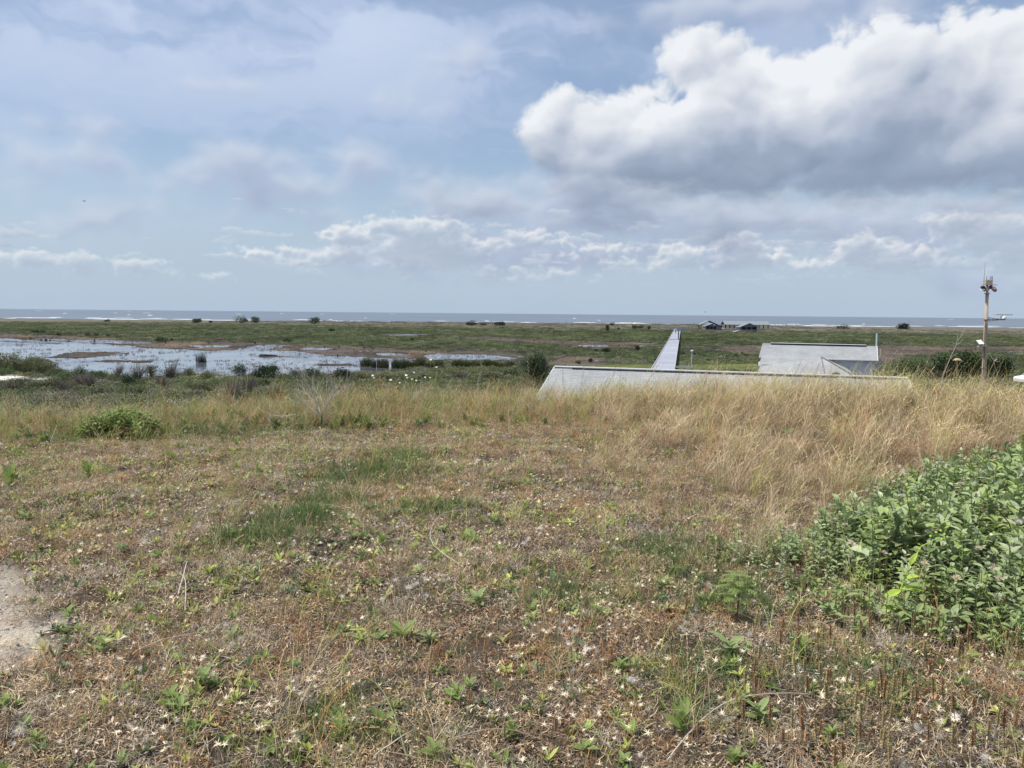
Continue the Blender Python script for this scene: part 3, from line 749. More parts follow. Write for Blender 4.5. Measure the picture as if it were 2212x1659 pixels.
def mound_cover():
    # dead litter over the whole top
    P1 = [proto_litter(46) for _ in range(5)] + [proto_crumb(30) for _ in range(3)]
    x, y = fan(125000, 0.7, 16.5, 0.98)
    d = fbm(x / 0.5, y / 0.5, 3, 0.55, 421); pf = path_field(x, y)
    x, y, d = keep((rnd(len(x)) < 0.72 + 1.2 * d) & (pf > -0.25 * rnd(len(x)) ** 2), x, y, d); n = len(x)
    red = sstep(0.0, 0.35, fbm(x / 1.5, y / 1.5, 3, 0.5, 431) + 0.35 * sstep(8, 12, y) * sstep(-3, 0, x))
    w = np.stack([1.1 + 0 * x, 1.2 + 0 * x, 1.0 + 0 * x, 0.3 + 1.1 * red, 1.2 - 0.6 * red], 1)
    scatter('dead_litter', place(x, y), rots(n), rng.uniform(0.8, 1.5, n), rng.integers(0, 8, n), tints([STRAW, TAN, BROWN, RUST, GREYB], n, w), P1, label='dry stalks and curled dead leaves lying over the mound')
    # short standing stalks, brown and tan
    P2 = [proto_short(11, 0.075) for _ in range(4)] + [proto_short(9, 0.13, 0.03) for _ in range(3)]
    x, y = fan(56000, 0.8, 16.0, 0.98); w_ = straw_w(x, y); pf = path_field(x, y)
    dn = fbm(x / 0.8, y / 0.8, 3, 0.55, 441)
    x, y, w_ = keep((rnd(len(x)) < 0.38 + 0.55 * w_ + 0.7 * dn) & (pf > 0.03), x, y, w_); n = len(x)
    red = sstep(-0.10, 0.30, fbm(x / 1.4, y / 1.4, 3, 0.5, 451) + 0.4 * sstep(8, 11.5, y) * sstep(-3, 0, x))
    w = np.stack([0.7 + w_, 1.0 + 0 * x, 0.6 + 0 * x, 0.25 + 1.4 * red, 0.7 - 0.4 * w_, 0.4 + 0 * x], 1)
    scatter('short_dry_stalks', place(x, y), rots(n), rng.uniform(0.6, 1.35, n), rng.integers(0, 7, n), tints([STRAW, TAN, BROWN, RUST, OLV, YGRN], n, w), P2, label='short dry stalks standing in the ground cover')
    # wiry rust tangle
    P3 = [proto_tangle() for _ in range(4)]
    x, y = fan(16000, 1.5, 15.0, 0.95)
    q = fbm(x / 0.9, y / 0.9, 3, 0.55, 461) + 0.30 * sstep(8.5, 11.5, y) * sstep(-3.5, 0.5, x) + 0.12 * sstep(1.0, 2.5, x) * sstep(4, 6, y)
    x, y = keep((q > 0.16) & (path_field(x, y) > 0.1), x, y); n = len(x)
    scatter('wiry_rust_cover', place(x, y), rots(n), rng.uniform(0.7, 1.6, n), rng.integers(0, 4, n), tints([RUST, BROWN, TAN, (0.26, 0.14, 0.06)], n), P3, label='rusty brown wiry plants in low tangled patches')
    # tall straw
    P4 = [proto_tall(8, 0.42, 0.06, 0.4) for _ in range(4)] + [proto_tall(7, 0.66, 0.08, 0.7) for _ in range(5)]
    x, y = fan(36000, 3.2, 18.0, 0.98); w_ = straw_w(x, y)
    x, y, w_ = keep((rnd(len(x)) < w_ * (0.48 + 1.5 * fbm(x / 0.8, y / 0.8, 3, 0.5, 471))) & (bush_w(x, y) < 0.12), x, y, w_); n = len(x)
    r = np.hypot(x, y); big = sstep(10.0, 13.2, r) * (0.4 + 0.6 * sstep(-2, 2, x))
    pick = np.where(rnd(n) < 0.25 + 0.6 * big, rng.integers(4, 9, n), rng.integers(0, 4, n))
    gr = sstep(11.8, 14.0, r); red = sstep(0.1, 0.4, fbm(x / 2, y / 2, 3, 0.5, 481))
    lf = sstep(2.0, -3.0, x); w = np.stack([1.2 - 0.9 * lf, 1.3 - 0.5 * lf, 1.0 + 0.2 * lf, 0.25 + 0.9 * red, 0.60 + 1.0 * gr + 0.6 * lf, 0.12 + 0.9 * gr], 1)
    s = rng.uniform(0.6, 1.2, n) * (0.66 + 0.40 * np.clip(w_ * 1.2, 0, 1)) * (0.82 + 0.22 * sstep(0, 6, x)) * (1 + 0.3 * fbm(x / 0.9, y / 0.9, 2, 0.5, 475))
    rt = rots(n, 0.09, rng.normal(0.15, 0.55, n))
    scatter('tall_dry_grass', place(x, y), rt, s, pick, tints([STRAW, TAN, BROWN, RUST, OLV, YGRN], n, w), P4, label='tall straw coloured grass leaning with the wind')
    # thin stalks elsewhere and on the far rim at the left
    x, y = fan(15000, 1.8, 17.5, 0.98); w_ = straw_w(x, y); r = np.hypot(x, y)
    x, y, r = keep((rnd(len(x)) < 0.12 + 0.9 * sstep(10.0, 12.5, r) + 0.9 * np.clip(fbm(x / 0.9, y / 0.9, 3, 0.5, 491) - 0.12, 0, 1)) & (w_ < 0.5) & (path_field(x, y) > 0.15), x, y, r); n = len(x)
    scatter('thin_tall_stalks', place(x, y), rots(n, 0.1), rng.uniform(0.35, 0.9, n), rng.integers(0, 9, n), tints([TAN, OLV, YGRN, RUST, STRAW, GRN], n), P4, label='thin tall stalks scattered over the low cover')
    # green: tiny weeds everywhere, creeping grass in patches
    P5 = [proto_weed(7, 0.045, 0.6) for _ in range(4)] + [proto_weed(9, 0.026, 0.9) for _ in range(3)]
    x, y = fan(62000, 0.8, 16.0, 0.98); q = fbm(x / 0.7, y / 0.7, 3, 0.55, 501) + 0.16 * sstep(1.5, -3, x) - 0.25 * straw_w(x, y)
    x, y = keep((rnd(len(x)) < 0.26 + 1.9 * q) & (path_field(x, y) > -0.03 * rnd(len(x))), x, y); n = len(x)
    scatter('small_green_weeds', place(x, y), rots(n, 0.2), rng.uniform(0.5, 1.35, n), rng.integers(0, 7, n), tints([GRN, DGRN, YGRN, OLV, (0.10, 0.15, 0.07)], n), P5, label='tiny green weeds between the dead stalks')
    P5b = [proto_weed(11, 0.052, 0.7) for _ in range(4)] + [proto_weed(13, 0.040, 0.4) for _ in range(2)]
    x, y = fan(15000, 1.0, 15.5, 0.98); q = fbm(x / 1.3, y / 1.3, 3, 0.55, 531) + 0.12 * sstep(1.5, -3, x) - 0.2 * straw_w(x, y)
    x, y = keep((rnd(len(x)) < 0.0 + 2.0 * q + 0.25 * sstep(9.5, 12.5, np.hypot(x, y))) & (path_field(x, y) > 0.02), x, y); n = len(x)
    scatter('taller_green_weeds', place(x, y), rots(n, 0.2), rng.uniform(0.5, 1.2, n), rng.integers(0, 6, n), tints([GRN, GRN, YGRN, (0.16, 0.24, 0.11), OLV], n), P5b, label='ankle high green weeds scattered in the cover')
    P6 = [proto_grass() for _ in range(4)]
    spots = [((262, 540), 0.34, 1.0), ((300, 520), 0.38, 1.0), ((330, 500), 0.3, 0.7), ((372, 472), 0.62, 0.8), ((400, 455), 0.5, 0.5), ((690, 560), 0.6, 0.30), ((735, 600), 0.5, 0.30), ((445, 510), 0.3, 0.5), ((100, 432), 0.8, 0.5), ((230, 425), 1.4, 0.35),
             ((560, 600), 0.4, 0.25), ((850, 690), 0.35, 0.25), ((700, 690), 0.3, 0.3), ((360, 720), 0.3, 0.2)]
    X = []; Y = []; K = []
    for (px, py), rad, dn in spots:
        c = gp(px, py, 6.9); m = int(2000 * rad * rad * dn) + 10
        X.append(c.x + rng.normal(0, rad * 0.5, m)); Y.append(c.y + rng.normal(0, rad * 0.45, m)); K.append(np.full(m, dn))
    x = np.concatenate(X); y = np.concatenate(Y); n = len(x)
    scatter('creeping_green_grass', place(x, y), rots(n, 0.2), rng.uniform(0.6, 1.2, n), rng.integers(0, 4, n), tints([DGRN, (0.085, 0.135, 0.045), (0.10, 0.15, 0.05)], n), P6, label='dark green creeping grass in loose mats')
    # leafy growth standing along the rim
    PR = [proto_weed(16, 0.10, 1.0) for _ in range(3)] + [proto_tall(9, 0.5, 0.10, 0.2) for _ in range(3)] + [proto_grass(22, 0.30, 0.08, 0.6) for _ in range(3)]
    x, y = fan(5200, 11.0, 15.5, 0.95, 2); q = fbm(x / 1.3, y / 1.3, 3, 0.55, 541)
    x, y = keep(rnd(len(x)) < 0.45 + 1.8 * q - 0.25 * straw_w(x, y) * (x > 0), x, y); n = len(x)
    pk = rng.integers(0, 9, n); tt = tints([GRN, OLV, BROWN, TAN, RUST, (0.20, 0.22, 0.11)], n); tt[pk < 3] = tints([GRN, (0.18, 0.22, 0.09), DGRN], int((pk < 3).sum()))
    scatter('rim_growth', place(x, y), rots(n, 0.12), rng.uniform(0.6, 1.15, n) * (1.0 + 0.35 * sstep(2, -1, x)), pk, tt, PR, label='mixed weeds and grass standing along the rim of the mound')
    # pale star shaped seed heads and fluff; the nearest ones are built one by one further down
    ST = [proto_star(h) for h in (0.02, 0.035, 0.05, 0.07, 0.05)]
    x, y = fan(42000, 1.0, 13.5, 0.95); q = fbm(x / 0.8, y / 0.8, 3, 0.55, 511) + 0.12 * sstep(9, 4, y) - 0.35 * straw_w(x, y) + 0.1 * bush_w(x, y).clip(-1, 0.3)
    m = (rnd(len(x)) < 0.22 + 1.5 * q) & (path_field(x, y) > 0.12); x, y = keep(m, x, y)
    o = np.argsort(np.hypot(x, y - 0.0) + np.where(np.abs(np.arctan2(x, y)) > 0.56, 50, 0) + np.where(y < 2.6, 50, 0)); x = x[o]; y = y[o]
    nx, ny = x[:300], y[:300]; x, y = x[300:], y[300:]; n = len(x)
    scatter('dried_star_seed_heads', place(x, y), rots(n, 0.3), rng.uniform(0.7, 1.35, n), rng.integers(0, 5, n), tints([CREAM, CREAM, STRAW, (0.50, 0.42, 0.33)], n), ST, label='small pale star shaped seed heads')
    stm = [proto_star(h) for h in (0.035, 0.05, 0.07)]
    hmat = leafmat('dried_seed_head', (0.76, 0.67, 0.50), trans=0.3)
    for me in stm: me.materials.clear(); me.materials.append(hmat)
    for i in range(300):
        o = bpy.data.objects.new('dried_seed_head', stm[i % 3]); o.location = (nx[i], ny[i], gz(nx[i], ny[i])); o.rotation_euler = (U(-0.3, 0.3), U(-0.3, 0.3), U(0, 6.28)); s = U(0.8, 1.5); o.scale = (s, s, s)
        link(o); tag(o, 'pale star shaped dried seed head in the near ground cover', 'seed head', 'star shaped seed heads in the near ground cover')
    FL = [proto_fluff(0.014, 60), proto_fluff(0.02, 90), proto_fluff(0.011, 50)]
    x, y = fan(9500, 1.0, 12.5, 0.95); q = fbm(x / 0.9, y / 0.9, 3, 0.6, 521) - 0.3 * straw_w(x, y)
    x, y = keep((rnd(len(x)) < 0.18 + 1.4 * q) & (path_field(x, y) > 0.12), x, y); n = len(x)
    P = place(x, y); P[:, 2] += rng.uniform(0, 0.03, n)
    scatter('seed_fluff', P, rots(n, 0.5), rng.uniform(0.7, 1.6, n), rng.integers(0, 3, n), tints([(0.60, 0.58, 0.54), (0.72, 0.69, 0.62)], n), FL, label='whitish seed fluff caught on the plants')
    # fallen stems
    FS = [proto_stem(L) for L in (0.15, 0.2, 0.25, 0.32, 0.4, 0.5)]
    x, y = fan(3000, 1.2, 14.0, 0.95); x, y = keep(path_field(x, y) > 0.05, x, y); n = len(x)
    P = place(x, y); P[:, 2] += rng.uniform(0.0, 0.04, n)
    scatter('fallen_stems', P, rots(n, 0.10), rng.uniform(0.6, 1.3, n), rng.integers(0, 6, n), tints([GREYB, STRAW, (0.34, 0.29, 0.23), (0.15, 0.11, 0.09), (0.12, 0.08, 0.06)], n), FS, label='thin fallen stems lying across the cover')
mound_cover()

# ------------------------------------------------------------------ marsh vegetation, metres
def proto_patch(n=60, R0=1.0, h=0.45, w=0.05, leafy=0.3):
    """a low clump of marsh plants about two metres across"""
    mb = MB()
    for _ in range(n):
        a = U(0, 2 * pi); r = R0 * random.random() ** 0.6; H = h * (1 - 0.5 * (r / R0) ** 2) * U(0.6, 1.2); b = Vector((r * cos(a), r * sin(a), -0.05))
        az_ = U(0, 2 * pi); lean = U(0, 0.6)
        d = Vector((cos(az_) * sin(lean), sin(az_) * sin(lean), cos(lean))); sd = Vector((-sin(az_ + 1), cos(az_ + 1), 0))
        if random.random() < leafy:
            p = b + d * H * U(0.5, 1.0); s = w * U(1.5, 3.0); u = Vector((U(-1, 1), U(-1, 1), U(0, 1))).normalized()
            mb.add([p - sd * s, p + u * s * 0.8, p + sd * s, p - u * s * 0.8], [(0, 1, 2, 3)], U(0.3, 0.75))
        else:
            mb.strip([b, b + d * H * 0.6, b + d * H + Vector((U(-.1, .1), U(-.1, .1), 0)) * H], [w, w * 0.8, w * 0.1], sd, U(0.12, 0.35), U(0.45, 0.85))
    return mb.mesh('marsh_clump', LEAF_I)
def proto_bushlet(n=90, R0=0.8, h=1.0, leaf=0.07):
    mb = MB()
    for _ in range(n):
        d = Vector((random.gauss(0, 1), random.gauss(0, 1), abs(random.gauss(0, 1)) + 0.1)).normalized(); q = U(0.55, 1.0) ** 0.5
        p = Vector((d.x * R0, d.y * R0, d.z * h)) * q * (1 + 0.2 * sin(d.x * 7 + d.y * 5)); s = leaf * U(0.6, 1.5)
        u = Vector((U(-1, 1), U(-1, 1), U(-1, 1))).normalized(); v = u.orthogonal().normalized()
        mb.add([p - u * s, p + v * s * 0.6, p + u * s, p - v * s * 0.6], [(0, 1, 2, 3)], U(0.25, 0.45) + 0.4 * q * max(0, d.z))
    return mb.mesh('bushlet', LEAF_I)
G1 = (0.122, 0.152, 0.064); G2 = (0.078, 0.108, 0.046); G3 = (0.175, 0.182, 0.088); GD = (0.045, 0.068, 0.032); SCR = (0.26, 0.24, 0.19); SCP = (0.19, 0.165, 0.145); YG = (0.26, 0.27, 0.09)
def marsh_cover():
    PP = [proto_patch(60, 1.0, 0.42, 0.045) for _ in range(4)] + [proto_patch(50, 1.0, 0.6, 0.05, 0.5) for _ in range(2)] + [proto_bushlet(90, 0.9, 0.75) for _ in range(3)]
    X = []; Y = []
    for n, r0, r1, az in ((9000, 30, 70, 0.85), (20000, 60, 140, 0.75), (34000, 140, 330, 0.68), (38000, 330, 592, 0.66)):
        x, y = fan(n, r0, r1, az, 1.35); X.append(x); Y.append(y)
    x = np.concatenate(X); y = np.concatenate(Y); r = np.hypot(x, y)
    ok = np.ones(len(x), bool); nr = (y > 60) & (y < 470); m = np.full(len(x), 99.0); w = np.full(len(x), 99.0)
    m[nr] = mud_field(x[nr], y[nr]); w[nr] = wet_field(x[nr], y[nr])
    sd = np.minimum.reduce([sdf(s, x, y) for s in SANDS]); lw = sdf(LAWN, x, y)
    ok = (w > 1.5) & (m > -0.5 + rnd(len(x)) * -1.0) & (sd > 0.3 * rnd(len(x))) & (y < 593) & (lw > -0.5) & (built(x, y) > 0.6)
    x, y, r, m, lw = keep(ok, x, y, r, m, lw); n = len(x)
    g = fbm(x / 14, y / 30, 4, 0.55, 601); g2 = fbm(x / 50, y / 45, 4, 0.5, 611); k = fbm(x / 4, y / 9, 3, 0.6, 621)
    scrub = sstep(400, 500, y + 0.22 * x + 70 * g2); g3 = sstep(0.08, 0.30, fbm(x / 35, y / 28, 4, 0.6, 651) + 0.5 * sstep(10, 0, m) - 0.1)
    nearleft = sstep(98, 70, r) * 2.2
    dk = sstep(0.12, 0.32, k + 0.2 * sstep(6, 0, m))
    wts = np.stack([1.0 + 0.8 * g - scrub, 0.8 - g - scrub * 0.7, 0.35 + 1.2 * sstep(0.05, 0.3, g2), 0.15 + 2.0 * dk + 0.8 * g3, 0.06 + 2.2 * scrub + 0.4 * nearleft, 0.05 + 1.4 * scrub + 0.35 * nearleft + 1.6 * g3, 0.02 + 0.1 * sstep(6, 0, lw)], 1).clip(0.005, 9)
    t = tints([G1, G2, G3, GD, SCR, SCP, YG], n, wts, 0.14, 0.25) * (1 + 0.8 * fbm(x / 16, y / 55, 4, 0.6, 641))[:, None]
    pick = np.where((dk > 0.5) | (rnd(n) < 0.10 + 0.35 * scrub + 0.3 * nearleft), rng.integers(6, 9, n), rng.integers(0, 6, n))
    s = rng.uniform(0.6, 1.1, n) * np.interp(r, [30, 70, 140, 330, 592], [0.65, 0.85, 1.0, 1.45, 1.9]); sz = s * rng.uniform(0.5, 1.0, n) * np.interp(r, [30, 200, 592], [1.0, 0.85, 0.62])
    S3 = np.stack([s * 1.15, s * 1.15, sz], 1)
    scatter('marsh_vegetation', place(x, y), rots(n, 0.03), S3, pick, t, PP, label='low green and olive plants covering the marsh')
    # dark stubble in the shallow water and on the mud
    mb_ = []
    for _ in range(4):
        mb = MB()
        for _k in range(9):
            a = U(0, 2 * pi); rr = 0.5 * random.random()
            curve_blade(mb, (rr * cos(a), rr * sin(a), 0), U(0, 2 * pi), U(0, 0.8), U(0.10, 0.32), 0.035, 2, U(0, 1.2), U(0.2, 0.6))
        mb_.append(mb.mesh('stubble', LEAF_I))
    x, y = fan(60000, 85, 330, 0.66, 1.3); m = mud_field(x, y); w = wet_field(x, y)
    q = fbm(x / 5, y / 8, 4, 0.6, 631) + 0.30 * sstep(150, 100, y) * sstep(-62, -45, x) * sstep(15, 0, x)
    inw = (w < 0) & (sdf(POND, x, y) < 0); 
    ok = np.where(inw, ((q > 0.17) & (rnd(len(x)) < 0.8)) | ((w > -2.5) & (rnd(len(x)) < 0.35 + q)), (m < 0) & (rnd(len(x)) < 0.35 + q))
    ok &= (y > 80)
    x, y, w = keep(ok, x, y, w); n = len(x); z = np.maximum(ground_z(x, y), -0.07)
    scatter('marsh_stubble', np.stack([x, y, z], 1), rots(n, 0.05), rng.uniform(0.5, 1.3, n) * np.interp(y, [90, 330], [0.8, 1.6]), rng.integers(0, 4, n), tints([(0.09, 0.070, 0.055), (0.14, 0.11, 0.085), (0.10, 0.085, 0.085), (0.17, 0.12, 0.06)], n), mb_, label='dark dead stubble on the mud and in the shallows')
    # short mown strip
    x, y = fan(14000, 60, 135, 0.6, 1.5); l = sdf(LAWN, x, y); x, y = keep((l < 0.5) & (built(x, y) > 0.3), x, y); n = len(x)
    scatter('short_mown_grass', place(x, y), rots(n, 0.03), np.stack([rng.uniform(0.5, 0.8, n)] * 2 + [np.full(n, 0.16)], 1), rng.integers(0, 4, n), tints([YG, G3, (0.22, 0.23, 0.10)], n), PP, label='short yellow green mown strip')
    # the steep flank of the mound below the rim
    x, y = fan(16000, 14.0, 42, 0.9, 1.4); x, y = keep(built(x, y) > 0.4, x, y); n = len(x); PT = [proto_tall(9, 0.6, 0.15, 0.4) for _ in range(3)] + [proto_patch(50, 0.4, 0.35, 0.02) for _ in range(2)]
    scatter('flank_grass', place(x, y), rots(n, 0.05), rng.uniform(0.5, 0.95, n), rng.integers(0, 5, n), tints([OLV, YGRN, GRN, TAN, STRAW], n), PT, label='greenish grass on the flank of the mound')

# ------------------------------------------------------------------ bushes, one by one
TWIG = plain('twig_bark', (0.145, 0.12, 0.105), 0.9, 0.25, 20)
LEAFD = leafmat('dark_bush_leaf', (0.040, 0.062, 0.030)); LEAFM = leafmat('green_bush_leaf', (0.085, 0.135, 0.045)); LEAFG = leafmat('grey_bush_leaf', (0.15, 0.135, 0.115)); LEAFO = leafmat('olive_bush_leaf', (0.135, 0.15, 0.075))
def bush_meshes(R0, h, nleaf, leaf, twigs, mat, seed, wob=0.22, grassy=False):
    random.seed(seed); mb = MB(); st = MB()
    lobes_ = [(Vector((U(-0.5, 0.5) * R0, U(-0.5, 0.5) * R0, U(0.35, 0.75) * h)), U(0.35, 0.6)) for _ in range(7)]
    tips = []
    for _ in range(twigs):
        c, s = random.choice(lobes_); e = c + Vector((random.gauss(0, 1) * R0, random.gauss(0, 1) * R0, random.gauss(0.4, 1) * h)) * s * 0.55; e.z = max(e.z, 0.1 * h)
        b = Vector((U(-0.12, 0.12) * R0, U(-0.12, 0.12) * R0, -0.1)); mid = b.lerp(e, 0.5) + Vector((U(-1, 1), U(-1, 1), U(0, 1))) * 0.08 * R0
        st.tube([b, mid, e], [0.022 * R0, 0.014 * R0, 0.004 * R0], 4, 0.4, cap=False); tips.append((mid, e))
    for _ in range(nleaf):
        if grassy:
            a = U(0, 2 * pi); r = R0 * sqrt(random.random()); H = h * (1 - 0.6 * (r / R0) ** 2) * U(0.6, 1.1)
            curve_blade(mb, (r * cos(a), r * sin(a), 0), U(0, 2 * pi), U(0, 0.35), H, leaf, 3, U(0.1, 0.9), U(0.15, 0.35), U(0.45, 0.85)); continue
        c, s = random.choice(lobes_); d = Vector((random.gauss(0, 1), random.gauss(0, 1), random.gauss(0.15, 1))).normalized(); q = random.random() ** 0.35
        p = c + Vector((d.x * R0, d.y * R0, d.z * h)) * s * q; p.z = max(p.z, 0.03 * h)
        sz = leaf * U(0.6, 1.4); u = Vector((U(-1, 1), U(-1, 1), U(-0.6, 1))).normalized(); v = u.orthogonal().normalized()
        mb.add([p - u * sz, p + v * sz * 0.55, p + u * sz, p - v * sz * 0.55], [(0, 1, 2, 3)], U(0.15, 0.85))
    return mb.mesh('foliage', mat), (st.mesh('stems', TWIG) if twigs else None)
def bush(meshes, x, y, s, name, label, cat='bush', group=None, sz=None, z=None):
    r = empty(name, (x, y, (gz(x, y) if z is None else z) - 0.03), U(0, 6.28)); k = s if sz is None else sz; s = s * 1.3; k = k * 1.15; r.scale = (s, s, k)
    tag(r, label, cat, group)
    if meshes[1]:
        o = bpy.data.objects.new('stems', meshes[1]); link(o, r); o['kind'] = 'stuff'
    o = bpy.data.objects.new('foliage', meshes[0]); link(o, r)
    return r
def built(x, y):
    """distance to the nearest footprint of something built on the plain"""
    d = np.full(np.shape(x), 99.0)
    for P in FOOT: d = np.minimum(d, sdf(P, x, y))
    return d
def rect(cx, cy, a, x0, x1, y0, y1):
    return np.array([(cx + X * cos(a) - Y * sin(a), cy + X * sin(a) + Y * cos(a)) for X, Y in ((x0, y0), (x1, y0), (x1, y1), (x0, y1))])
# where the buildings and the boardwalk stand
NEAR_L = pd(554.6, 366.8, 44.0); NEAR_R = pd(908, 378.2, 38.1)
NEAR_A = math.atan2(NEAR_R.y - NEAR_L.y, NEAR_R.x - NEAR_L.x)
LODGE_C = pd(818, 345, 75.0); LODGE_A = R(-23)
BW0 = gp(662.5, 370.6, 1.0); BW1 = gp(677.0, 331.2, 1.0)
BWD = (BW1 - BW0).normalized()
PAV_L = gp(*[v / S for v in c6(925, 318)], 0.0); PAV_R = gp(*[v / S for v in c6(1520, 335)], 0.0)
FOOT = [rect(NEAR_L.x, NEAR_L.y, NEAR_A, -1, 19.5, -5, 6), rect(LODGE_C.x, LODGE_C.y, LODGE_A, -6, 6, -6, 5),
        np.array([(p.x + o * 1.9, p.y) for p, o in ((BW0 - BWD * 50, -1), (BW0 - BWD * 50, 1), (BW1 + BWD * 70, 1), (BW1 + BWD * 70, -1))]),
        rect(PAV_L.x, PAV_L.y, 0, -6, 6, -3, 12), rect(PAV_R.x, PAV_R.y, 0, -16, 22, -3, 22)]
marsh_cover()

def bushes():
    BD = [bush_meshes(1.0, 0.8, 900, 0.06, 10, LEAFD, 31 + i) for i in range(3)]
    BM = [bush_meshes(1.0, 0.95, 1100, 0.05, 14, LEAFM, 41 + i) for i in range(3)]
    BG = [bush_meshes(1.0, 1.0, 420, 0.030, 90, LEAFG, 51 + i) for i in range(3)]
    BO = [bush_meshes(1.0, 0.9, 1000, 0.05, 20, LEAFO, 61 + i) for i in range(2)]
    BGr = [bush_meshes(1.0, 1.0, 900, 0.035, 0, LEAFO, 71 + i, grassy=True) for i in range(2)]
    random.seed(99)
    # round evergreen bushes on the far dune line: (x, foot y, width) in the 2212 wide view
    for i, (x, y, w, lab) in enumerate(((423, 697, 17, 'round dark bush standing alone on the far shore line left of the two paired bushes'), (520, 697, 24, 'first of two paired round bushes on the far shore line'),
                                        (551, 698, 26, 'second and lower of two paired round bushes on the far shore line'), (677, 699, 26, 'single domed bush on the far shore line between the pair and the cluster'),
                                        (1020, 706, 23, 'left bush of the cluster of three on the far shore line'), (1045, 707, 18, 'small middle bush of the cluster of three on the far shore line'),
                                        (1072, 708, 26, 'right bush of the cluster of three on the far shore line'), (1822, 717, 26, 'faint low bush on the shore line beyond the shingled lodge'),
                                        (1951, 718, 36, 'large domed bush on the shore line right of the lodge roof'), (458, 697, 9, 'very small dark bush on the far shore line beside the two paired bushes'))):
        Y = 520; p = pd(x / 2.16, y / 2.16, Y); s = w / 2.16 * Y / FPX / 2 / 0.92
        b = bush(BD[i % 3], p.x, p.y, s, 'evergreen_bush', lab, group='round dark bushes on the far shore line', sz=s * 1.0, z=p.z)
    # dark bushes at the far edge of the mud (crop 1)
    for i, (X, Y, w, h, lab) in enumerate(((258, 333, 70, 26, 'widest dark bush at the far left edge of the mudflat'), (332, 333, 55, 24, 'dark bush touching the widest one at the far left of the mudflat'), (470, 344, 50, 16, 'low flat dark bush between two pairs on the mudflat edge'),
                                          (545, 338, 36, 14, 'small olive bush behind the low flat one on the mudflat edge'), (698, 352, 44, 24, 'left bush of three in a row on the far mudflat edge'), (768, 353, 48, 22, 'middle bush of three in a row on the far mudflat edge'), (846, 355, 36, 18, 'right bush of three in a row on the far mudflat edge'),
                                          (1285, 392, 100, 34, 'broad dark bush on the brown mud above the reed clump in the pond'), (1360, 390, 34, 20, 'small dark bush joined to the right of the broad one on the mud'),
                                          (360, 388, 30, 24, 'blackish stump of reeds by the narrow channel at the left'), (855, 240, 50, 20, 'faint wide bush in the green plain before the shore at the left'), (1550, 252, 60, 34, 'dull round bush below the shore line left of the paired bushes'))):
        p = og(*c1(X, Y), 0.0); s = w / 2.011 / S * p.y / FPX / 2; hh = h / 2.011 / S * p.y / FPX
        bush(BD[i % 3], p.x, p.y, s, 'dark_bush', lab, group='dark bushes by the mudflat', sz=hh / 0.9)
    for X, Y, w, h, lab in ((580, 290, 60, 22, 'low dark bush right of the thin far pools'), (1142, 355, 32, 18, 'small round bush in the green plain below the long thin pool'), (250, 372, 80, 26, 'brownish bush at the point where the channel narrows')):
        p = og(*c2(X, Y), 0.0); s = w / 1.8433 / S * p.y / FPX / 2; bush(BD[0], p.x, p.y, s, 'dark_bush', lab, group='dark bushes by the mudflat', sz=h / 1.8433 / S * p.y / FPX / 0.9)
    # small upright reed tufts standing on the mud
    def tuft(w, h, n, mat, seed):
        random.seed(seed); mb = MB()
        for _ in range(n):
            a = U(0, 2 * pi); r = w * sqrt(random.random()); curve_blade(mb, (r * cos(a), r * sin(a), -0.05), U(0, 2 * pi), U(0, 0.2), h * U(0.6, 1.1), w * 0.12, 3, U(0, 0.5), U(0.2, 0.4), U(0.3, 0.7))
        return mb.mesh('reed_tuft', mat)
    RD = leafmat('dark_reed', (0.045, 0.048, 0.030)); RG = leafmat('green_reed', (0.085, 0.105, 0.045)); TM = [tuft(0.5, 1.0, 60, RD, 3), tuft(0.5, 1.0, 60, RD, 4)]
    for i, (c, X, Y, w, h) in enumerate(((c1, 242, 372, 12, 20), (c1, 328, 383, 14, 18), (c1, 398, 385, 16, 18), (c1, 749, 390, 12, 28), (c1, 1652, 404, 12, 12), (c1, 1855, 404, 14, 12), (c1, 2018, 408, 12, 14), (c1, 1490, 326, 16, 14), (c1, 1667, 248, 18, 24), (c1, 545, 390, 14, 10), (c1, 1310, 405, 8, 20),
                                         (c2, 8, 373, 14, 16), (c2, 150, 413, 10, 12), (c2, 174, 395, 8, 12), (c2, 376, 388, 12, 14), (c2, 512, 402, 10, 16), (c2, 617, 404, 12, 20), (c2, 607, 466, 10, 22), (c2, 800, 412, 12, 16), (c2, 862, 415, 10, 14), (c2, 1247, 432, 12, 14), (c2, 1305, 414, 10, 14), (c2, 1330, 430, 8, 12),
                                         (c2, 2075, 365, 10, 16), (c3, 323, 362, 20, 22), (c3, 743, 362, 12, 20), (c3, 258, 334, 10, 14), (c3, 57, 320, 10, 12), (c3, 1552, 414, 12, 16), (c3, 1604, 413, 10, 12), (c4, 1112, 402, 6, 10))):
        sc = {c1: 2.011, c2: 1.8433, c3: 2.212, c4: 1.954}[c]; p = og(*c(X, Y), 0.0); k = p.y / FPX / S / sc
        o = bpy.data.objects.new('reed_tuft', TM[i % 2]); link(o); o.location = (p.x, p.y, -0.05); o.scale = (w * k, w * k, h * k); o.rotation_euler[2] = U(0, 6)
        tag(o, 'small dark upright reed tuft on the far mud or plain', 'reeds', 'small dark reed tufts on the mud')
    # the clump standing in open water, with its mirror image below
    p = og(*c1(1594, 556), -0.06); mb = MB(); random.seed(5)
    for _ in range(260):
        a = U(0, 2 * pi); r = 0.85 * sqrt(random.random()); curve_blade(mb, (r * cos(a), r * sin(a), -0.1), U(0, 2 * pi), U(0, 0.25), U(0.9, 2.0), 0.035, 3, U(0, 0.5), U(0.2, 0.4), U(0.3, 0.75))
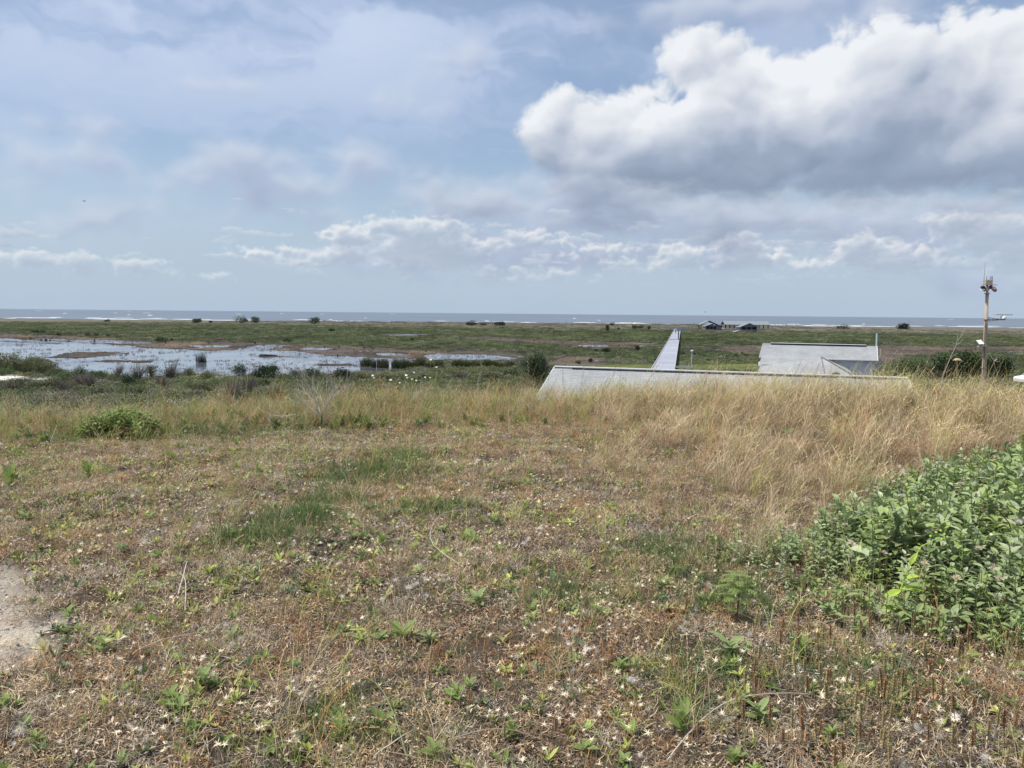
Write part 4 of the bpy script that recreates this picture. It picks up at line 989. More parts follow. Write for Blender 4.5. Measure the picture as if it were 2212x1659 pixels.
    o = mb.build('reed_clump', RD, loc=(p.x, p.y, -0.06)); tag(o, 'dark reed clump standing alone in the open water of the pond', 'reeds')
    # log lying in the shallows
    a_ = og(*c2(35, 463), 0.0); b_ = og(*c2(172, 462), 0.0); mb = MB(); mb.tube([a_ + Vector((0, 0, .02)), a_.lerp(b_, .3) + Vector((0, 0, .07)), a_.lerp(b_, .7) + Vector((0, 0, 0.03)), b_], [0.20, 0.26, 0.22, 0.10], 9)
    mb.tube([a_.lerp(b_, .3), a_.lerp(b_, .33) + Vector((0, 0, .5))], [0.07, 0.02], 5); mb.tube([a_.lerp(b_, .55), a_.lerp(b_, .62) + Vector((0, .2, .35))], [0.06, 0.02], 5)
    o = mb.build('log', plain('wet_wood', (0.045, 0.036, 0.032), 0.6, 0.3, 3)); tag(o, 'dark drift log lying at the tip of the orange mud spit', 'log')
    for (X, Y, X2, Y2, lab) in ((175, 466, 355, 442, 'pale fallen branch on the brown mud behind the long roof'),):
        a_ = og(*c3(X, Y), 0.05); b_ = og(*c3(X2, Y2), 0.05); mb = MB(); mb.tube([a_, a_.lerp(b_, .5) + Vector((0, 0, .25)), b_], [0.10, 0.12, 0.05], 6)
        o = mb.build('fallen_branch', plain('dry_wood', (0.26, 0.22, 0.18), 0.8, 0.3, 3)); tag(o, lab, 'branch')
    # reed clumps in front of the pond
    labs = {0: 'leftmost', 1: 'second'}
    RC = [tuft(0.5, 1.0, 240, RG, 13), tuft(0.5, 1.0, 240, RG, 14), tuft(0.5, 1.0, 240, leafmat('olive_reed', (0.115, 0.11, 0.055)), 15)]
    for i, (X, Y, w, h) in enumerate(((815, 530, 75, 66), (870, 540, 34, 66), (935, 540, 80, 72), (1030, 545, 58, 76), (1095, 550, 62, 84), (1160, 545, 60, 60), (1205, 540, 80, 78), (1275, 550, 60, 56), (1345, 545, 60, 60), (1470, 548, 62, 74), (1540, 545, 80, 62), (1610, 548, 60, 62), (1690, 545, 60, 70), (1745, 545, 56, 60), (1800, 548, 62, 48), (1860, 545, 60, 58))):
        p = og(*c2(X, Y + 6), 0.0); k = p.y / FPX / S / 1.8433; r = empty('reed_stand', (p.x, p.y, -0.06), 0); r.scale = (w * k * 1.12, w * k * 1.0, h * k)
        where = ('leftmost stand of the reed row, touching the open water', 'thin stand of reeds second in the row between two gaps of water', 'brown green reed stand between the thin one and the bright water gap', 'reed stand just right of the bright water gap', 'tall reed stand fifth in the row',
                 'low reed stand sixth in the row, before a shaded gap', 'widest green reed stand in the middle of the row', 'low reed stand right of the widest green one', 'reed stand left of the dark water gap', 'tall reed stand right of the dark water gap', 'broad olive reed stand after the tall one', 'reed stand in front of the right pool',
                 'upright reed stand below the right pool', 'narrow reed stand fourteenth in the row', 'lowest reed stand near the end of the row', 'last reed stand beside the big drooping bush')[i]
        o = bpy.data.objects.new('reed_blades', RC[i % 3]); link(o, r); tag(r, where, 'reeds', 'row of reed stands in front of the pond')
    # the grassy shrub bank at the left
    for i, (X, Y, w, h, lab) in enumerate(((60, 640, 190, 150, 'tallest grey green bush of the bank at the left edge'), (-60, 650, 200, 130, 'grey green bush cut by the left edge of the view'), (170, 640, 170, 130, 'middle bush of the left bank with feathery top'), (270, 640, 160, 118, 'bush of the left bank before the muddy island'),
                                          (360, 650, 150, 92, 'lower bush at the right of the left bank'), (440, 660, 110, 66, 'last low bush of the left bank beside the pond'), (490, 690, 130, 50, 'dark green bush at the water corner right of the left bank'), (20, 665, 120, 60, 'low dark bush above the white sand'))):
        p = og(*c1(X, Y), 0.1); k = p.y / FPX / S / 2.011; s = w * k / 2
        bush((BO + BGr + BM)[(i * 2 + 1) % 4] if i < 6 else BM[i % 3], p.x, p.y, s * 1.15, 'feathery_bush', lab, group='bushes of the left bank', sz=h * k / 0.98)
    # bushes between the mound and the pond
    L = ((660, 660, 110, 60, 'M', 'low green bush at the near pond shore, first from the left bank'), (770, 680, 120, 56, 'M', 'low green bush second along the near pond shore'), (640, 735, 190, 90, 'G', 'wide grey twiggy bush in front of the low green bushes'), (720, 750, 150, 90, 'G', 'grey twiggy bush overlapping the wide one'),
         (930, 660, 100, 80, 'G', 'grey bush reaching into the view of the pond islands'), (1080, 690, 150, 110, 'G', 'tall bare grey bush at the near shore'), (1190, 680, 120, 100, 'O', 'olive bush beside the tall bare grey one'), (1010, 735, 110, 80, 'D', 'dark hollow bush below the bare grey ones'),
         (1340, 680, 170, 100, 'G', 'broad feathery grey bush below the lone reed clump'), (1500, 665, 90, 60, 'O', 'olive round bush right of the broad feathery grey one'), (1300, 750, 150, 90, 'G', 'grey bush in the second row below the pond'), (1640, 690, 120, 60, 'O', 'flat olive bush below the lone reed clump'),
         (1910, 655, 130, 84, 'D', 'dark green bush with a raised crown at the near shore'), (2100, 680, 170, 88, 'D', 'broad dark green bush right of the one with the raised crown'), (1810, 830, 210, 130, 'G', 'large bare grey bush low in front of the dark green ones'), (1960, 800, 170, 130, 'G', 'bare grey bush joined to the large bare one'),
         (2020, 760, 110, 70, 'D', 'dark bush behind the bare grey pair'), (1560, 780, 200, 70, 'O', 'wide olive bush in the middle of the shrub belt'), (2150, 870, 130, 90, 'D', 'dark green bush low at the mound rim'), (1060, 800, 180, 60, 'O', 'olive bush low in the shrub belt left of the middle'),
         (800, 800, 190, 70, 'O', 'olive bush low in the shrub belt at the left'), (500, 780, 170, 70, 'G', 'grey bush left in the shrub belt'), (330, 740, 150, 50, 'O', 'olive bush right of the white sand'), (120, 760, 170, 44, 'G', 'flat grey bush below the white sand'))
    for i, (X, Y, w, h, t, lab) in enumerate(L):
        p = og(*c1(X, Y), 0.2); k = p.y / FPX / S / 2.011; s = w * k / 2; B = {'M': BM, 'G': BG, 'O': BO, 'D': BD}[t]
        bush(B[i % len(B)], p.x, p.y, s * 1.1, {'M': 'green_bush', 'G': 'twiggy_bush', 'O': 'olive_bush', 'D': 'dark_bush'}[t], lab, group='bushes between the mound and the pond', sz=h * k / 0.95)
    L = ((60, 600, 160, 70, 'D', 'dark bush at the near shore left of the bare shrub'), (330, 612, 150, 55, 'G', 'low purplish bush at the water edge'), (430, 615, 150, 60, 'D', 'dark low bush behind the bare shrub'), (640, 630, 170, 76, 'D', 'dark bush at the right corner of the open water'), (780, 620, 150, 50, 'O', 'olive bush below the leftmost reeds'),
         (1000, 625, 200, 50, 'O', 'wide olive bush below the reed row'), (1250, 630, 200, 56, 'O', 'olive bush below the middle of the reed row'), (1480, 625, 190, 50, 'G', 'grey bush below the right half of the reed row'), (1700, 625, 190, 50, 'O', 'olive bush left of the big drooping bush'), (10, 690, 140, 60, 'D', 'dark bush under the shore bushes by the bare shrub'), (150, 760, 130, 70, 'O', 'olive bush just beyond the mound rim'), (1850, 610, 120, 50, 'D', 'dark low bush at the foot of the big drooping bush'))
    for i, (X, Y, w, h, t, lab) in enumerate(L):
        p = og(*c2(X, Y), 0.2); k = p.y / FPX / S / 1.8433; s = w * k / 2; B = {'M': BM, 'G': BG, 'O': BO, 'D': BD}[t]
        bush(B[i % len(B)], p.x, p.y, s * 1.1, {'M': 'green_bush', 'G': 'twiggy_bush', 'O': 'olive_bush', 'D': 'dark_bush'}[t], lab, group='bushes between the mound and the pond', sz=h * k / 0.95)
    # big bush with drooping blades left of the long roof
    p = gp(536, 388, 0.3); random.seed(17); r = empty('drooping_bush', (p.x, p.y, gz(p.x, p.y))); tag(r, 'big dark bush with drooping narrow leaves left of the long roof', 'bush')
    mb = MB(); st = MB(); k = p.y / FPX
    W2, Hh = 17 * k, 38 * k
    st.tube([(0, 0, -0.2), (0.1, 0, Hh * 0.35), (0, 0.1, Hh * 0.7)], [0.22, 0.18, 0.08], 7)
    for _ in range(2600):
        d = Vector((random.gauss(0, 1), random.gauss(0, 1), random.gauss(0.25, 1))).normalized(); q = random.random() ** 0.4 * (0.9 + 0.15 * sin(d.x * 6))
        b = Vector((d.x * W2, d.y * W2, Hh * 0.52 + d.z * Hh * 0.47)) * q + Vector((0, 0, Hh * 0.5 * (1 - q))); az_ = math.atan2(d.y, d.x) + U(-0.5, 0.5)
        if b.z < 0.1: continue
        curve_blade(mb, b, az_, U(0.3, 1.3), U(0.35, 0.75), U(0.035, 0.06), 3, U(0.8, 1.8), U(0.15, 0.45), U(0.25, 0.8))
    st.build('trunk', TWIG, r); mb.build('foliage', leafmat('drooping_leaf', (0.050, 0.080, 0.038)), r)
    # dark thicket at the right, behind the pole: crop 4
    L = ((1230, 560, 130, 120, 'M', 'lowest left bush of the right thicket, beside the lodge'), (1330, 560, 170, 170, 'D', 'dark bush at the left end of the right thicket'), (1440, 560, 150, 170, 'M', 'green bush second in the right thicket'), (1540, 560, 190, 205, 'D', 'tallest dark bush of the right thicket left of the pole'), (1640, 550, 150, 180, 'M', 'mid green bush beside the tallest dark one'),
         (1730, 555, 190, 210, 'D', 'dark bush directly left of the pole'), (1830, 560, 190, 190, 'M', 'bush directly behind the pole'), (1960, 560, 200, 170, 'D', 'dark bush right of the pole'), (2050, 560, 190, 176, 'D', 'broad dark bush near the right edge'),          (1420, 500, 180, 90, 'M', 'rear bush showing over the left end of the thicket'), (1660, 470, 170, 120, 'M', 'rear light green bush left of the pole'), (1480, 575, 120, 120, 'D', 'near dark bush low in the thicket'))
    for i, (X, Y, w, h, t, lab) in enumerate(L):
        p = og(*c4(X, Y), 0.2); k = p.y / FPX / S / 1.954; s = w * k / 2; B = {'M': BM, 'D': BD}[t]
        h *= U(.62, .92); bush(B[i % len(B)], p.x, p.y, s * 1.15, 'thicket_bush', lab, group='bushes of the dark thicket at the right', sz=h * k / 0.95)
    # low dark bushes on the plain right of the boardwalk: crop 6
    for i, (X, Y, w, h) in enumerate(((355, 715, 60, 34), (780, 780, 70, 30), (690, 372, 50, 20), (960, 480, 90, 26), (1180, 560, 130, 30), (940, 560, 80, 28), (1050, 555, 60, 20), (1170, 800, 80, 40), (1420, 745, 60, 40), (1500, 780, 110, 40), (830, 860, 60, 40), (1640, 370, 90, 40), (1860, 510, 90, 24), (330, 590, 50, 34), (590, 745, 100, 26), (690, 745, 100, 26), (1320, 790, 90, 60), (480, 550, 40, 14), (1460, 515, 110, 22), (800, 412, 100, 22))):
        p = og(*c6(X, Y), 0.0); k = p.y / FPX / S / 4.424
        bush(BD[i % 3], p.x, p.y, w * k / 2, 'plain_bush', 'low dark bush dotted on the green plain right of the boardwalk', group='low dark bushes right of the boardwalk', sz=h * k * 1.2)
    for i, (X, Y, w, h) in enumerate(((655, 232, 40, 46), (690, 190, 50, 20), (740, 225, 30, 20), (895, 215, 60, 30), (940, 212, 60, 26), (1005, 222, 36, 30), (895, 412, 50, 44), (1052, 410, 20, 20), (640, 420, 100, 30), (540, 414, 50, 20), (1290, 440, 60, 30), (500, 500, 60, 30), (690, 470, 40, 20), (395, 512, 60, 26), (1080, 500, 60, 24))):
        p = og(*c3(X, Y), 0.0); k = p.y / FPX / S / 2.212
        bush(BD[i % 3], p.x, p.y, w * k / 2, 'plain_bush', 'low dark bush dotted on the green plain left of the boardwalk', group='low dark bushes left of the boardwalk', sz=h * k * 1.2)
bushes()

# ------------------------------------------------------------------ things built on the plain
SHG, nt, b = newmat('grey_shingle', 0.9, 0.15); co = objco(nt)
bk = nt.nodes.new('ShaderNodeTexBrick'); bk.inputs['Scale'].default_value = 1.0; bk.inputs['Brick Width'].default_value = 0.30; bk.inputs['Row Height'].default_value = 0.19
bk.inputs['Mortar Size'].default_value = 0.006; bk.inputs['Color1'].default_value = (0.295, 0.31, 0.32, 1); bk.inputs['Color2'].default_value = (0.34, 0.35, 0.355, 1); bk.inputs['Mortar'].default_value = (0.225, 0.235, 0.245, 1)
nt.links.new(co.s, bk.inputs['Vector']); sn = noise(nt, co, 0.7, 6, 0.6); sn2 = noise(nt, co, 22, 4, 0.7)
put(nt, b.inputs['Base Color'], vmath(nt, 'SCALE', E(nt, bk.outputs[0]), None, (sn - 0.5) * 0.7 + (sn2 - 0.5) * 0.7 + 1.0)); bump(nt, b, sn2, 0.5, 0.01)
SIDING = plain('pale_siding', (0.66, 0.69, 0.74), 0.7, 0.06, 2.0); TRIM = plain('white_trim', (0.66, 0.68, 0.70), 0.6, 0.05, 3.0); DARKV = plain('dark_vent', (0.035, 0.035, 0.04), 0.8, 0.2, 4)
GLASS = plain('window_glass', (0.03, 0.035, 0.045), 0.12, 0.1, 2, 0.6); WOODG = plain('weathered_boards', (0.40, 0.40, 0.42), 0.85, 0.14, 1.5, 0.2, stretch=(1, 6, 1)); WOODB = plain('brown_timber', (0.20, 0.16, 0.125), 0.85, 0.2, 2.0)
PAVW = plain('pavilion_siding', (0.15, 0.17, 0.205), 0.8, 0.1, 1.0); PAVR = plain('pavilion_roofing', (0.22, 0.25, 0.28), 0.8, 0.08, 0.6); PAVD = plain('pavilion_dark_timber', (0.050, 0.052, 0.062), 0.8, 0.15, 2)
SHADEG = plain('shaded_gable_face', (0.10, 0.08, 0.07), 0.95, 0.5, 8)  # lodge gable end: its shade is put into this dark brown-grey

def roof_slope(mb, x0, x1, yr, zr, ye, ze, expo=0.19, lift=0.010, thick=0.10):
    """one slope in overlapping courses from eave to ridge (ridge at yr, zr; eave at ye, ze)"""
    L = math.hypot(ye - yr, ze - zr); n = max(3, int(L / expo)); dy = (yr - ye) / n; dz = (zr - ze) / n
    nx, nz = -(zr - ze) / L, (yr - ye) / L
    if nz < 0: nx, nz = -nx, -nz
    for i in range(n):
        y0, z0 = ye + dy * i, ze + dz * i; y1, z1 = y0 + dy, z0 + dz; a = lift
        vs = [(x0, y0, z0 - 0.005), (x1, y0, z0 - 0.005), (x0, y0 + nx * a, z0 + nz * a), (x1, y0 + nx * a, z0 + nz * a), (x0, y1, z1 + 0.002), (x1, y1, z1 + 0.002)]
        mb.add(vs, [(0, 1, 3, 2), (2, 3, 5, 4)], 0.5)
    mb.add([(x0, ye, ze - 0.01), (x1, ye, ze - 0.01), (x1, yr, zr - 0.01), (x0, yr, zr - 0.01), (x0, ye, ze - thick), (x1, ye, ze - thick), (x1, yr, zr - thick), (x0, yr, zr - thick)], [(4, 7, 6, 5), (0, 4, 5, 1), (0, 3, 7, 4), (1, 5, 6, 2)], 0.5)
def window(parent, x, y, z, w, h, facing=-1, n=2):
    f = MB(); t = 0.07
    f.box(x - w / 2, x + w / 2, y - 0.04, y + 0.02, z, z + t); f.box(x - w / 2, x + w / 2, y - 0.04, y + 0.02, z + h - t, z + h)
    f.box(x - w / 2, x - w / 2 + t, y - 0.04, y + 0.02, z + t, z + h - t); f.box(x + w / 2 - t, x + w / 2, y - 0.04, y + 0.02, z + t, z + h - t)
    fo = f.build('window', TRIM, parent); p = MB(); p.box(x - w / 2 + t, x + w / 2 - t, y - 0.012, y + 0.012, z + t, z + h - t); p.build('pane', GLASS, fo)
def gable_walls(mb, x0, x1, y0, y1, z0, ze, zr, axis='x'):
    """walls; the ridge runs along x (gables at x0, x1) or along y (gables at y0, y1)"""
    if axis == 'x':
        ym = (y0 + y1) / 2
        for x in (x0, x1): mb.add([(x, y0, z0), (x, y1, z0), (x, y1, ze), (x, ym, zr), (x, y0, ze)], [(0, 1, 2, 3, 4)])
        for y in (y0, y1): mb.add([(x0, y, z0), (x1, y, z0), (x1, y, ze), (x0, y, ze)], [(0, 1, 2, 3)])
    else:
        xm = (x0 + x1) / 2
        for y in (y0, y1): mb.add([(x0, y, z0), (x1, y, z0), (x1, y, ze), (xm, y, zr), (x0, y, ze)], [(0, 1, 2, 3, 4)])
        for x in (x0, x1): mb.add([(x, y0, z0), (x, y1, z0), (x, y1, ze), (x, y0, ze)], [(0, 1, 2, 3)])
def clap(mb, x0, x1, y, z0, z1, st=0.2):
    z = z0
    while z < z1 - 0.02:
        h = min(st, z1 - z); mb.box(x0, x1, y - 0.022, y - 0.002, z, z + h - 0.012); z += h

def long_house():
    L = (NEAR_R - NEAR_L).to_2d().length; zr = (NEAR_L.z + NEAR_R.z) / 2 - 0.02
    r = empty('long_house', (NEAR_L.x, NEAR_L.y, 0), NEAR_A); tag(r, 'long low building with light grey shingle roof right behind the mound rim', 'building')
    D = 5.2; ze = zr - D * tan(R(22)); g = min(gz(NEAR_L.x, NEAR_L.y), gz(NEAR_R.x, NEAR_R.y)) - 0.4
    w = MB(); gable_walls(w, 0.45, L - 0.45, -D + 0.6, D - 0.6, g, ze + 0.15, zr - 0.25, 'x'); clap(w, 0.45, L - 0.45, -D + 0.6, g, ze + 0.1); w.build('wall', SIDING, r)
    m = MB(); roof_slope(m, 0, L, 0, zr, -D, ze); roof_slope(m, 0, L, 0, zr, D, ze); ro = m.build('roof', SHG, r)
    m = MB(); m.box(0.0, L, -0.16, 0.16, zr + 0.02, zr + 0.075); m.build('ridge_cap', TRIM, ro)
    m = MB(); m.box(1.1, L * 0.82, -0.24, -0.161, zr - 0.075, zr + 0.02); m.box(L * 0.86, L - 0.9, -0.24, -0.161, zr - 0.075, zr + 0.02); m.build('ridge_vent', DARKV, ro)
    m = MB(); m.box(0, L, -D - 0.06, -D - 0.003, ze - 0.18, ze + 0.01); m.box(0, L, D + 0.003, D + 0.06, ze - 0.18, ze + 0.01)
    for x in (-0.05, L + 0.01):
        for s in (-1, 1): m.bar((x + 0.02, s * D, ze - 0.07), (x + 0.02, 0, zr - 0.07), 0.04, 0.16)
    m.build('fascia', TRIM, r)
    for x in (2.5, 6.2, 12.0, 15.5): window(r, x, -D + 0.55, 1.7 + g * 0, 1.3, 1.1)
    d = MB(); d.box(8.7, 9.7, -D + 0.53, -D + 0.57, g + 0.3, g + 2.4); dr = d.build('door', PAVW, r); d = MB(); d.box(9.5, 9.6, -D + 0.47, -D + 0.529, g + 1.3, g + 1.4); d.build('handle', DARKV, dr)
long_house()

def lodge():
    c = LODGE_C; zr = c.z; r = empty('lodge', (c.x, c.y, 0), LODGE_A); tag(r, 'grey shingled lodge with a clerestory roof and a lower hipped wing', 'building')
    hw = 5.15; D = 3.1; ze = zr - 1.12
    w = MB(); gable_walls(w, -hw + 0.35, hw - 0.35, -D + 0.45, D - 0.45, -0.2, ze + 0.1, zr - 0.2, 'x'); clap(w, 0.5, hw - 0.36, -D + 0.45, 0.5, ze - 0.02); w.build('wall', SIDING, r)
    m = MB(); roof_slope(m, -hw, hw, 0, zr, -D, ze); roof_slope(m, -hw, hw, 0, zr, D, ze); ro = m.build('roof', SHG, r)
    m = MB(); m.box(-hw + 0.8, hw - 0.9, -0.26, 0.26, zr + 0.01, zr + 0.09); m.build('ridge_vent', DARKV, ro)
    m = MB(); m.box(-hw, -hw + 0.8, -0.12, 0.12, zr + 0.0, zr + 0.04); m.box(-hw + 0.8, hw - 0.9, -0.28, 0.28, zr + 0.092, zr + 0.12); m.build('ridge_cap', TRIM, ro)
    m = MB(); m.box(-hw, hw + 0.12, -D - 0.09, -D - 0.003, ze - 0.10, ze + 0.02)
    for s in (-1, 1): m.bar((hw + 0.03, s * D, ze - 0.05), (hw + 0.03, 0, zr - 0.05), 0.05, 0.18)
    m.box(hw - 0.4, hw - 0.28, -D + 0.40, -D + 0.47, 0.0, ze - 0.1); m.build('gutter', TRIM, r)
    # lower shed roof at the left and its white gutter
    z1 = ze - 0.50; y1 = -D - 1.5
    m = MB(); roof_slope(m, -hw + 0.22, 0.15, -D + 0.02, ze - 0.06, y1, z1); lo = m.build('lower_roof', SHG, r)
    m = MB(); m.box(-hw + 0.2, 0.1, y1 - 0.12, y1 - 0.003, z1 - 0.16, z1 + 0.02); m.build('gutter', TRIM, lo)
    w = MB(); w.box(-hw + 0.45, 0.1, y1 + 0.15, y1 + 0.25, 0, z1 - 0.12); w.build('wall', SIDING, r)
    # hipped wing in front
    ax, ay, az_ = 0.42, -D - 0.6, zr - 0.98; zb = az_ - 1.85; yb = -D - 5.4
    A = Vector((ax, ay, az_)); FL = Vector((-hw + 0.3, yb, zb)); FR = Vector((4.05, yb, zb)); BL = Vector((-hw + 0.3, y1 - 0.2, z1 - 0.30)); BR = Vector((2.6, -D - 0.1, zb + 0.9))
    m = MB(); m.add([A, FL, FR, BL, BR, Vector((ax, -D + 0.2, az_ - 0.02))], [(0, 1, 2), (0, 3, 1), (0, 2, 4), (0, 4, 5), (0, 5, 3)]); n = len(m.v)
    m.add([FL - Vector((0, 0, .12)), FR - Vector((0, 0, .12)), FL, FR], [(0, 1, 3, 2)])
    wg = m.build('wing_roof', SHG, r)
    m = MB(); m.bar(A + Vector((0.0, 0, 0.03)), FR + Vector((0, 0, 0.03)), 0.07, 0.03); m.build('hip_cap', DARKV, wg)
    m = MB(); m.bar(A + Vector((0, 0, 0.02)), FL.lerp(FR, 0.66) + Vector((0, 0, 0.02)), 0.09, 0.04); m.build('hip_cap', PAVW, wg)
    w = MB(); w.box(FL.x + 0.3, FR.x - 0.3, yb + 0.4, yb + 0.5, -0.1, zb - 0.05); w.box(FR.x - 0.4, FR.x - 0.3, yb + 0.5, -D + 0.4, -0.1, zb - 0.1); w.box(FL.x + 0.3, FL.x + 0.4, yb + 0.5, y1, -0.1, zb - 0.1); w.build('wall', SIDING, r)
    # small gable in front of the wing, shade painted into its end face
    gx = 1.75; gzr = zb + 0.86; gw = 1.75
    m = MB(); m.add([(gx - gw, yb - 0.35, zb - 0.05), (gx + gw, yb - 0.35, zb - 0.05), (gx, yb - 0.35, gzr), (gx - gw, yb + 1.8, zb - 0.05), (gx + gw, yb + 1.8, zb - 0.05), (gx, yb + 1.9, gzr)], [(0, 2, 5, 3), (1, 4, 5, 2)]); m.build('gable_roof', SHG, r)
    m = MB(); m.add([(gx - gw + 0.05, yb - 0.30, zb - 0.05), (gx + gw - 0.05, yb - 0.30, zb - 0.05), (gx, yb - 0.30, gzr - 0.03)], [(0, 1, 2)]); ga = m.build('gable_end', SHADEG, r)
    random.seed(12); m = MB()
    for _ in range(60):
        t = U(-1, 1); z = zb + U(0, 0.8) * (1 - abs(t)); m.box(*(lambda x, s: (gx + x - s, gx + x + s))(t * gw * 0.8, U(0.03, 0.10)), yb - 0.46, yb - 0.305, z, z + U(0.03, 0.10), U(0.2, 0.8))
    m.build('debris', WOODB, ga)
    window(r, -3.2, yb + 0.36, 1.0, 1.2, 1.2); window(r, 1.7, yb + 0.36, 1.0, 1.2, 1.2)
lodge()

def small_things_by_lodge():
    p = gp(*[v / S for v in c6(1772, 945)], 0.3); g = gz(p.x, p.y); k = p.y / FPX
    r = empty('water_tank', (p.x, p.y, g)); tag(r, 'white and pale blue round tank left of the lodge', 'tank')
    m = MB(); rr = 3.6 * k; h = 4.6 * k; m.tube([(0, 0, 0), (0, 0, h)], [rr, rr], 20); m.build('tank_wall', plain('tank_blue', (0.42, 0.55, 0.63), 0.6, 0.1), r, True)
    m = MB(); m.tube([(0, 0, h), (0, 0, h + 0.12), (0, 0, h + 0.28), (0, 0, h + 0.34)], [rr * 1.04, rr, rr * 0.5, rr * 0.05], 20); m.tube([(0, 0, h + 0.3), (0, 0, h + 0.6)], 0.09, 8); m.build('lid', TRIM, r)
    a = gp(*[v / S for v in c6(1692, 905)], 0.3); b_ = gp(*[v / S for v in c6(1850, 905)], 0.3)
    r = empty('timber_frame', (a.x, a.y, gz(a.x, a.y))); tag(r, 'weathered timber frame standing behind the round tank', 'frame'); w = (b_ - a).to_2d().length; H = 7.2 * a.y / FPX
    for x in (0, w):
        m = MB(); m.box(x - 0.08, x + 0.08, -0.08, 0.08, -0.2, H); m.build('post', WOODB, r)
    m = MB(); m.box(-0.2, w + 0.2, -0.1, 0.1, H + 0.002, H + 0.2); m.build('beam', WOODB, r)
    m = MB(); m.bar((w * 0.2, 0.15, H - 0.1), (w * 0.5, 0.15, H + 1.1), 0.05, 0.05); m.bar((w * 0.6, 0.15, H - 0.1), (w * 0.95, 0.15, H + 0.6), 0.05, 0.05); m.build('brace', WOODG, r)
    # pale blue mast right of the lodge
    t = pd(*[v / S for v in c4(1081, 221)], 120); q = pd(*[v / S for v in c4(1072, 488)], 120); g = gz(q.x, q.y)
    r = empty('mast', (q.x, q.y, g)); tag(r, 'slender mast, pale blue above and grey below, right of the lodge', 'mast'); mid = q.lerp(t, 0.48)
    o = Vector((q.x, q.y, g))
    m = MB(); m.tube([Vector((0, 0, -0.2)), mid - o], [0.13, 0.10], 8); m.build('lower_tube', plain('galvanised', (0.16, 0.19, 0.24), 0.5, 0.1), r)
    m = MB(); m.tube([mid - o, t - o], [0.15, 0.15], 10); m.build('upper_tube', plain('pale_blue_tube', (0.42, 0.56, 0.66), 0.5, 0.05), r)
    m = MB(); m.box(-0.7, 0.7, -0.3, 0.3, -0.1, 1.9); m.build('base_box', plain('grey_cabinet', (0.22, 0.24, 0.27), 0.6, 0.1), r)
    t = pd(*[v / S for v in c4(1112, 338)], 162)
    m = MB(); m.box(-0.13, 0.13, -0.1, 0.1, 0, t.z - gz(t.x, t.y)); m.box(-0.16, 0.16, -0.13, 0.13, t.z - gz(t.x, t.y) + 0.002, t.z - gz(t.x, t.y) + 0.08)
    o = m.build('wooden_post', plain('tan_wood', (0.50, 0.40, 0.28), 0.8, 0.1), loc=(t.x, t.y, gz(t.x, t.y))); tag(o, 'short tan wooden post just right of the slender mast', 'post')
    # thin pale stake at the rim of the lawn
    t = pd(*[v / S for v in c3(1605, 476)], 60); g = gz(t.x, t.y); m = MB(); m.tube([(0, 0, -0.1), (0, 0, t.z - g)], [0.05, 0.035], 6)
    o = m.build('stake', plain('dry_stake', (0.42, 0.38, 0.31), 0.8, 0.1), loc=(t.x, t.y, g)); tag(o, 'thin pale stake rising above the long roof right of its middle', 'stake')
small_things_by_lodge()

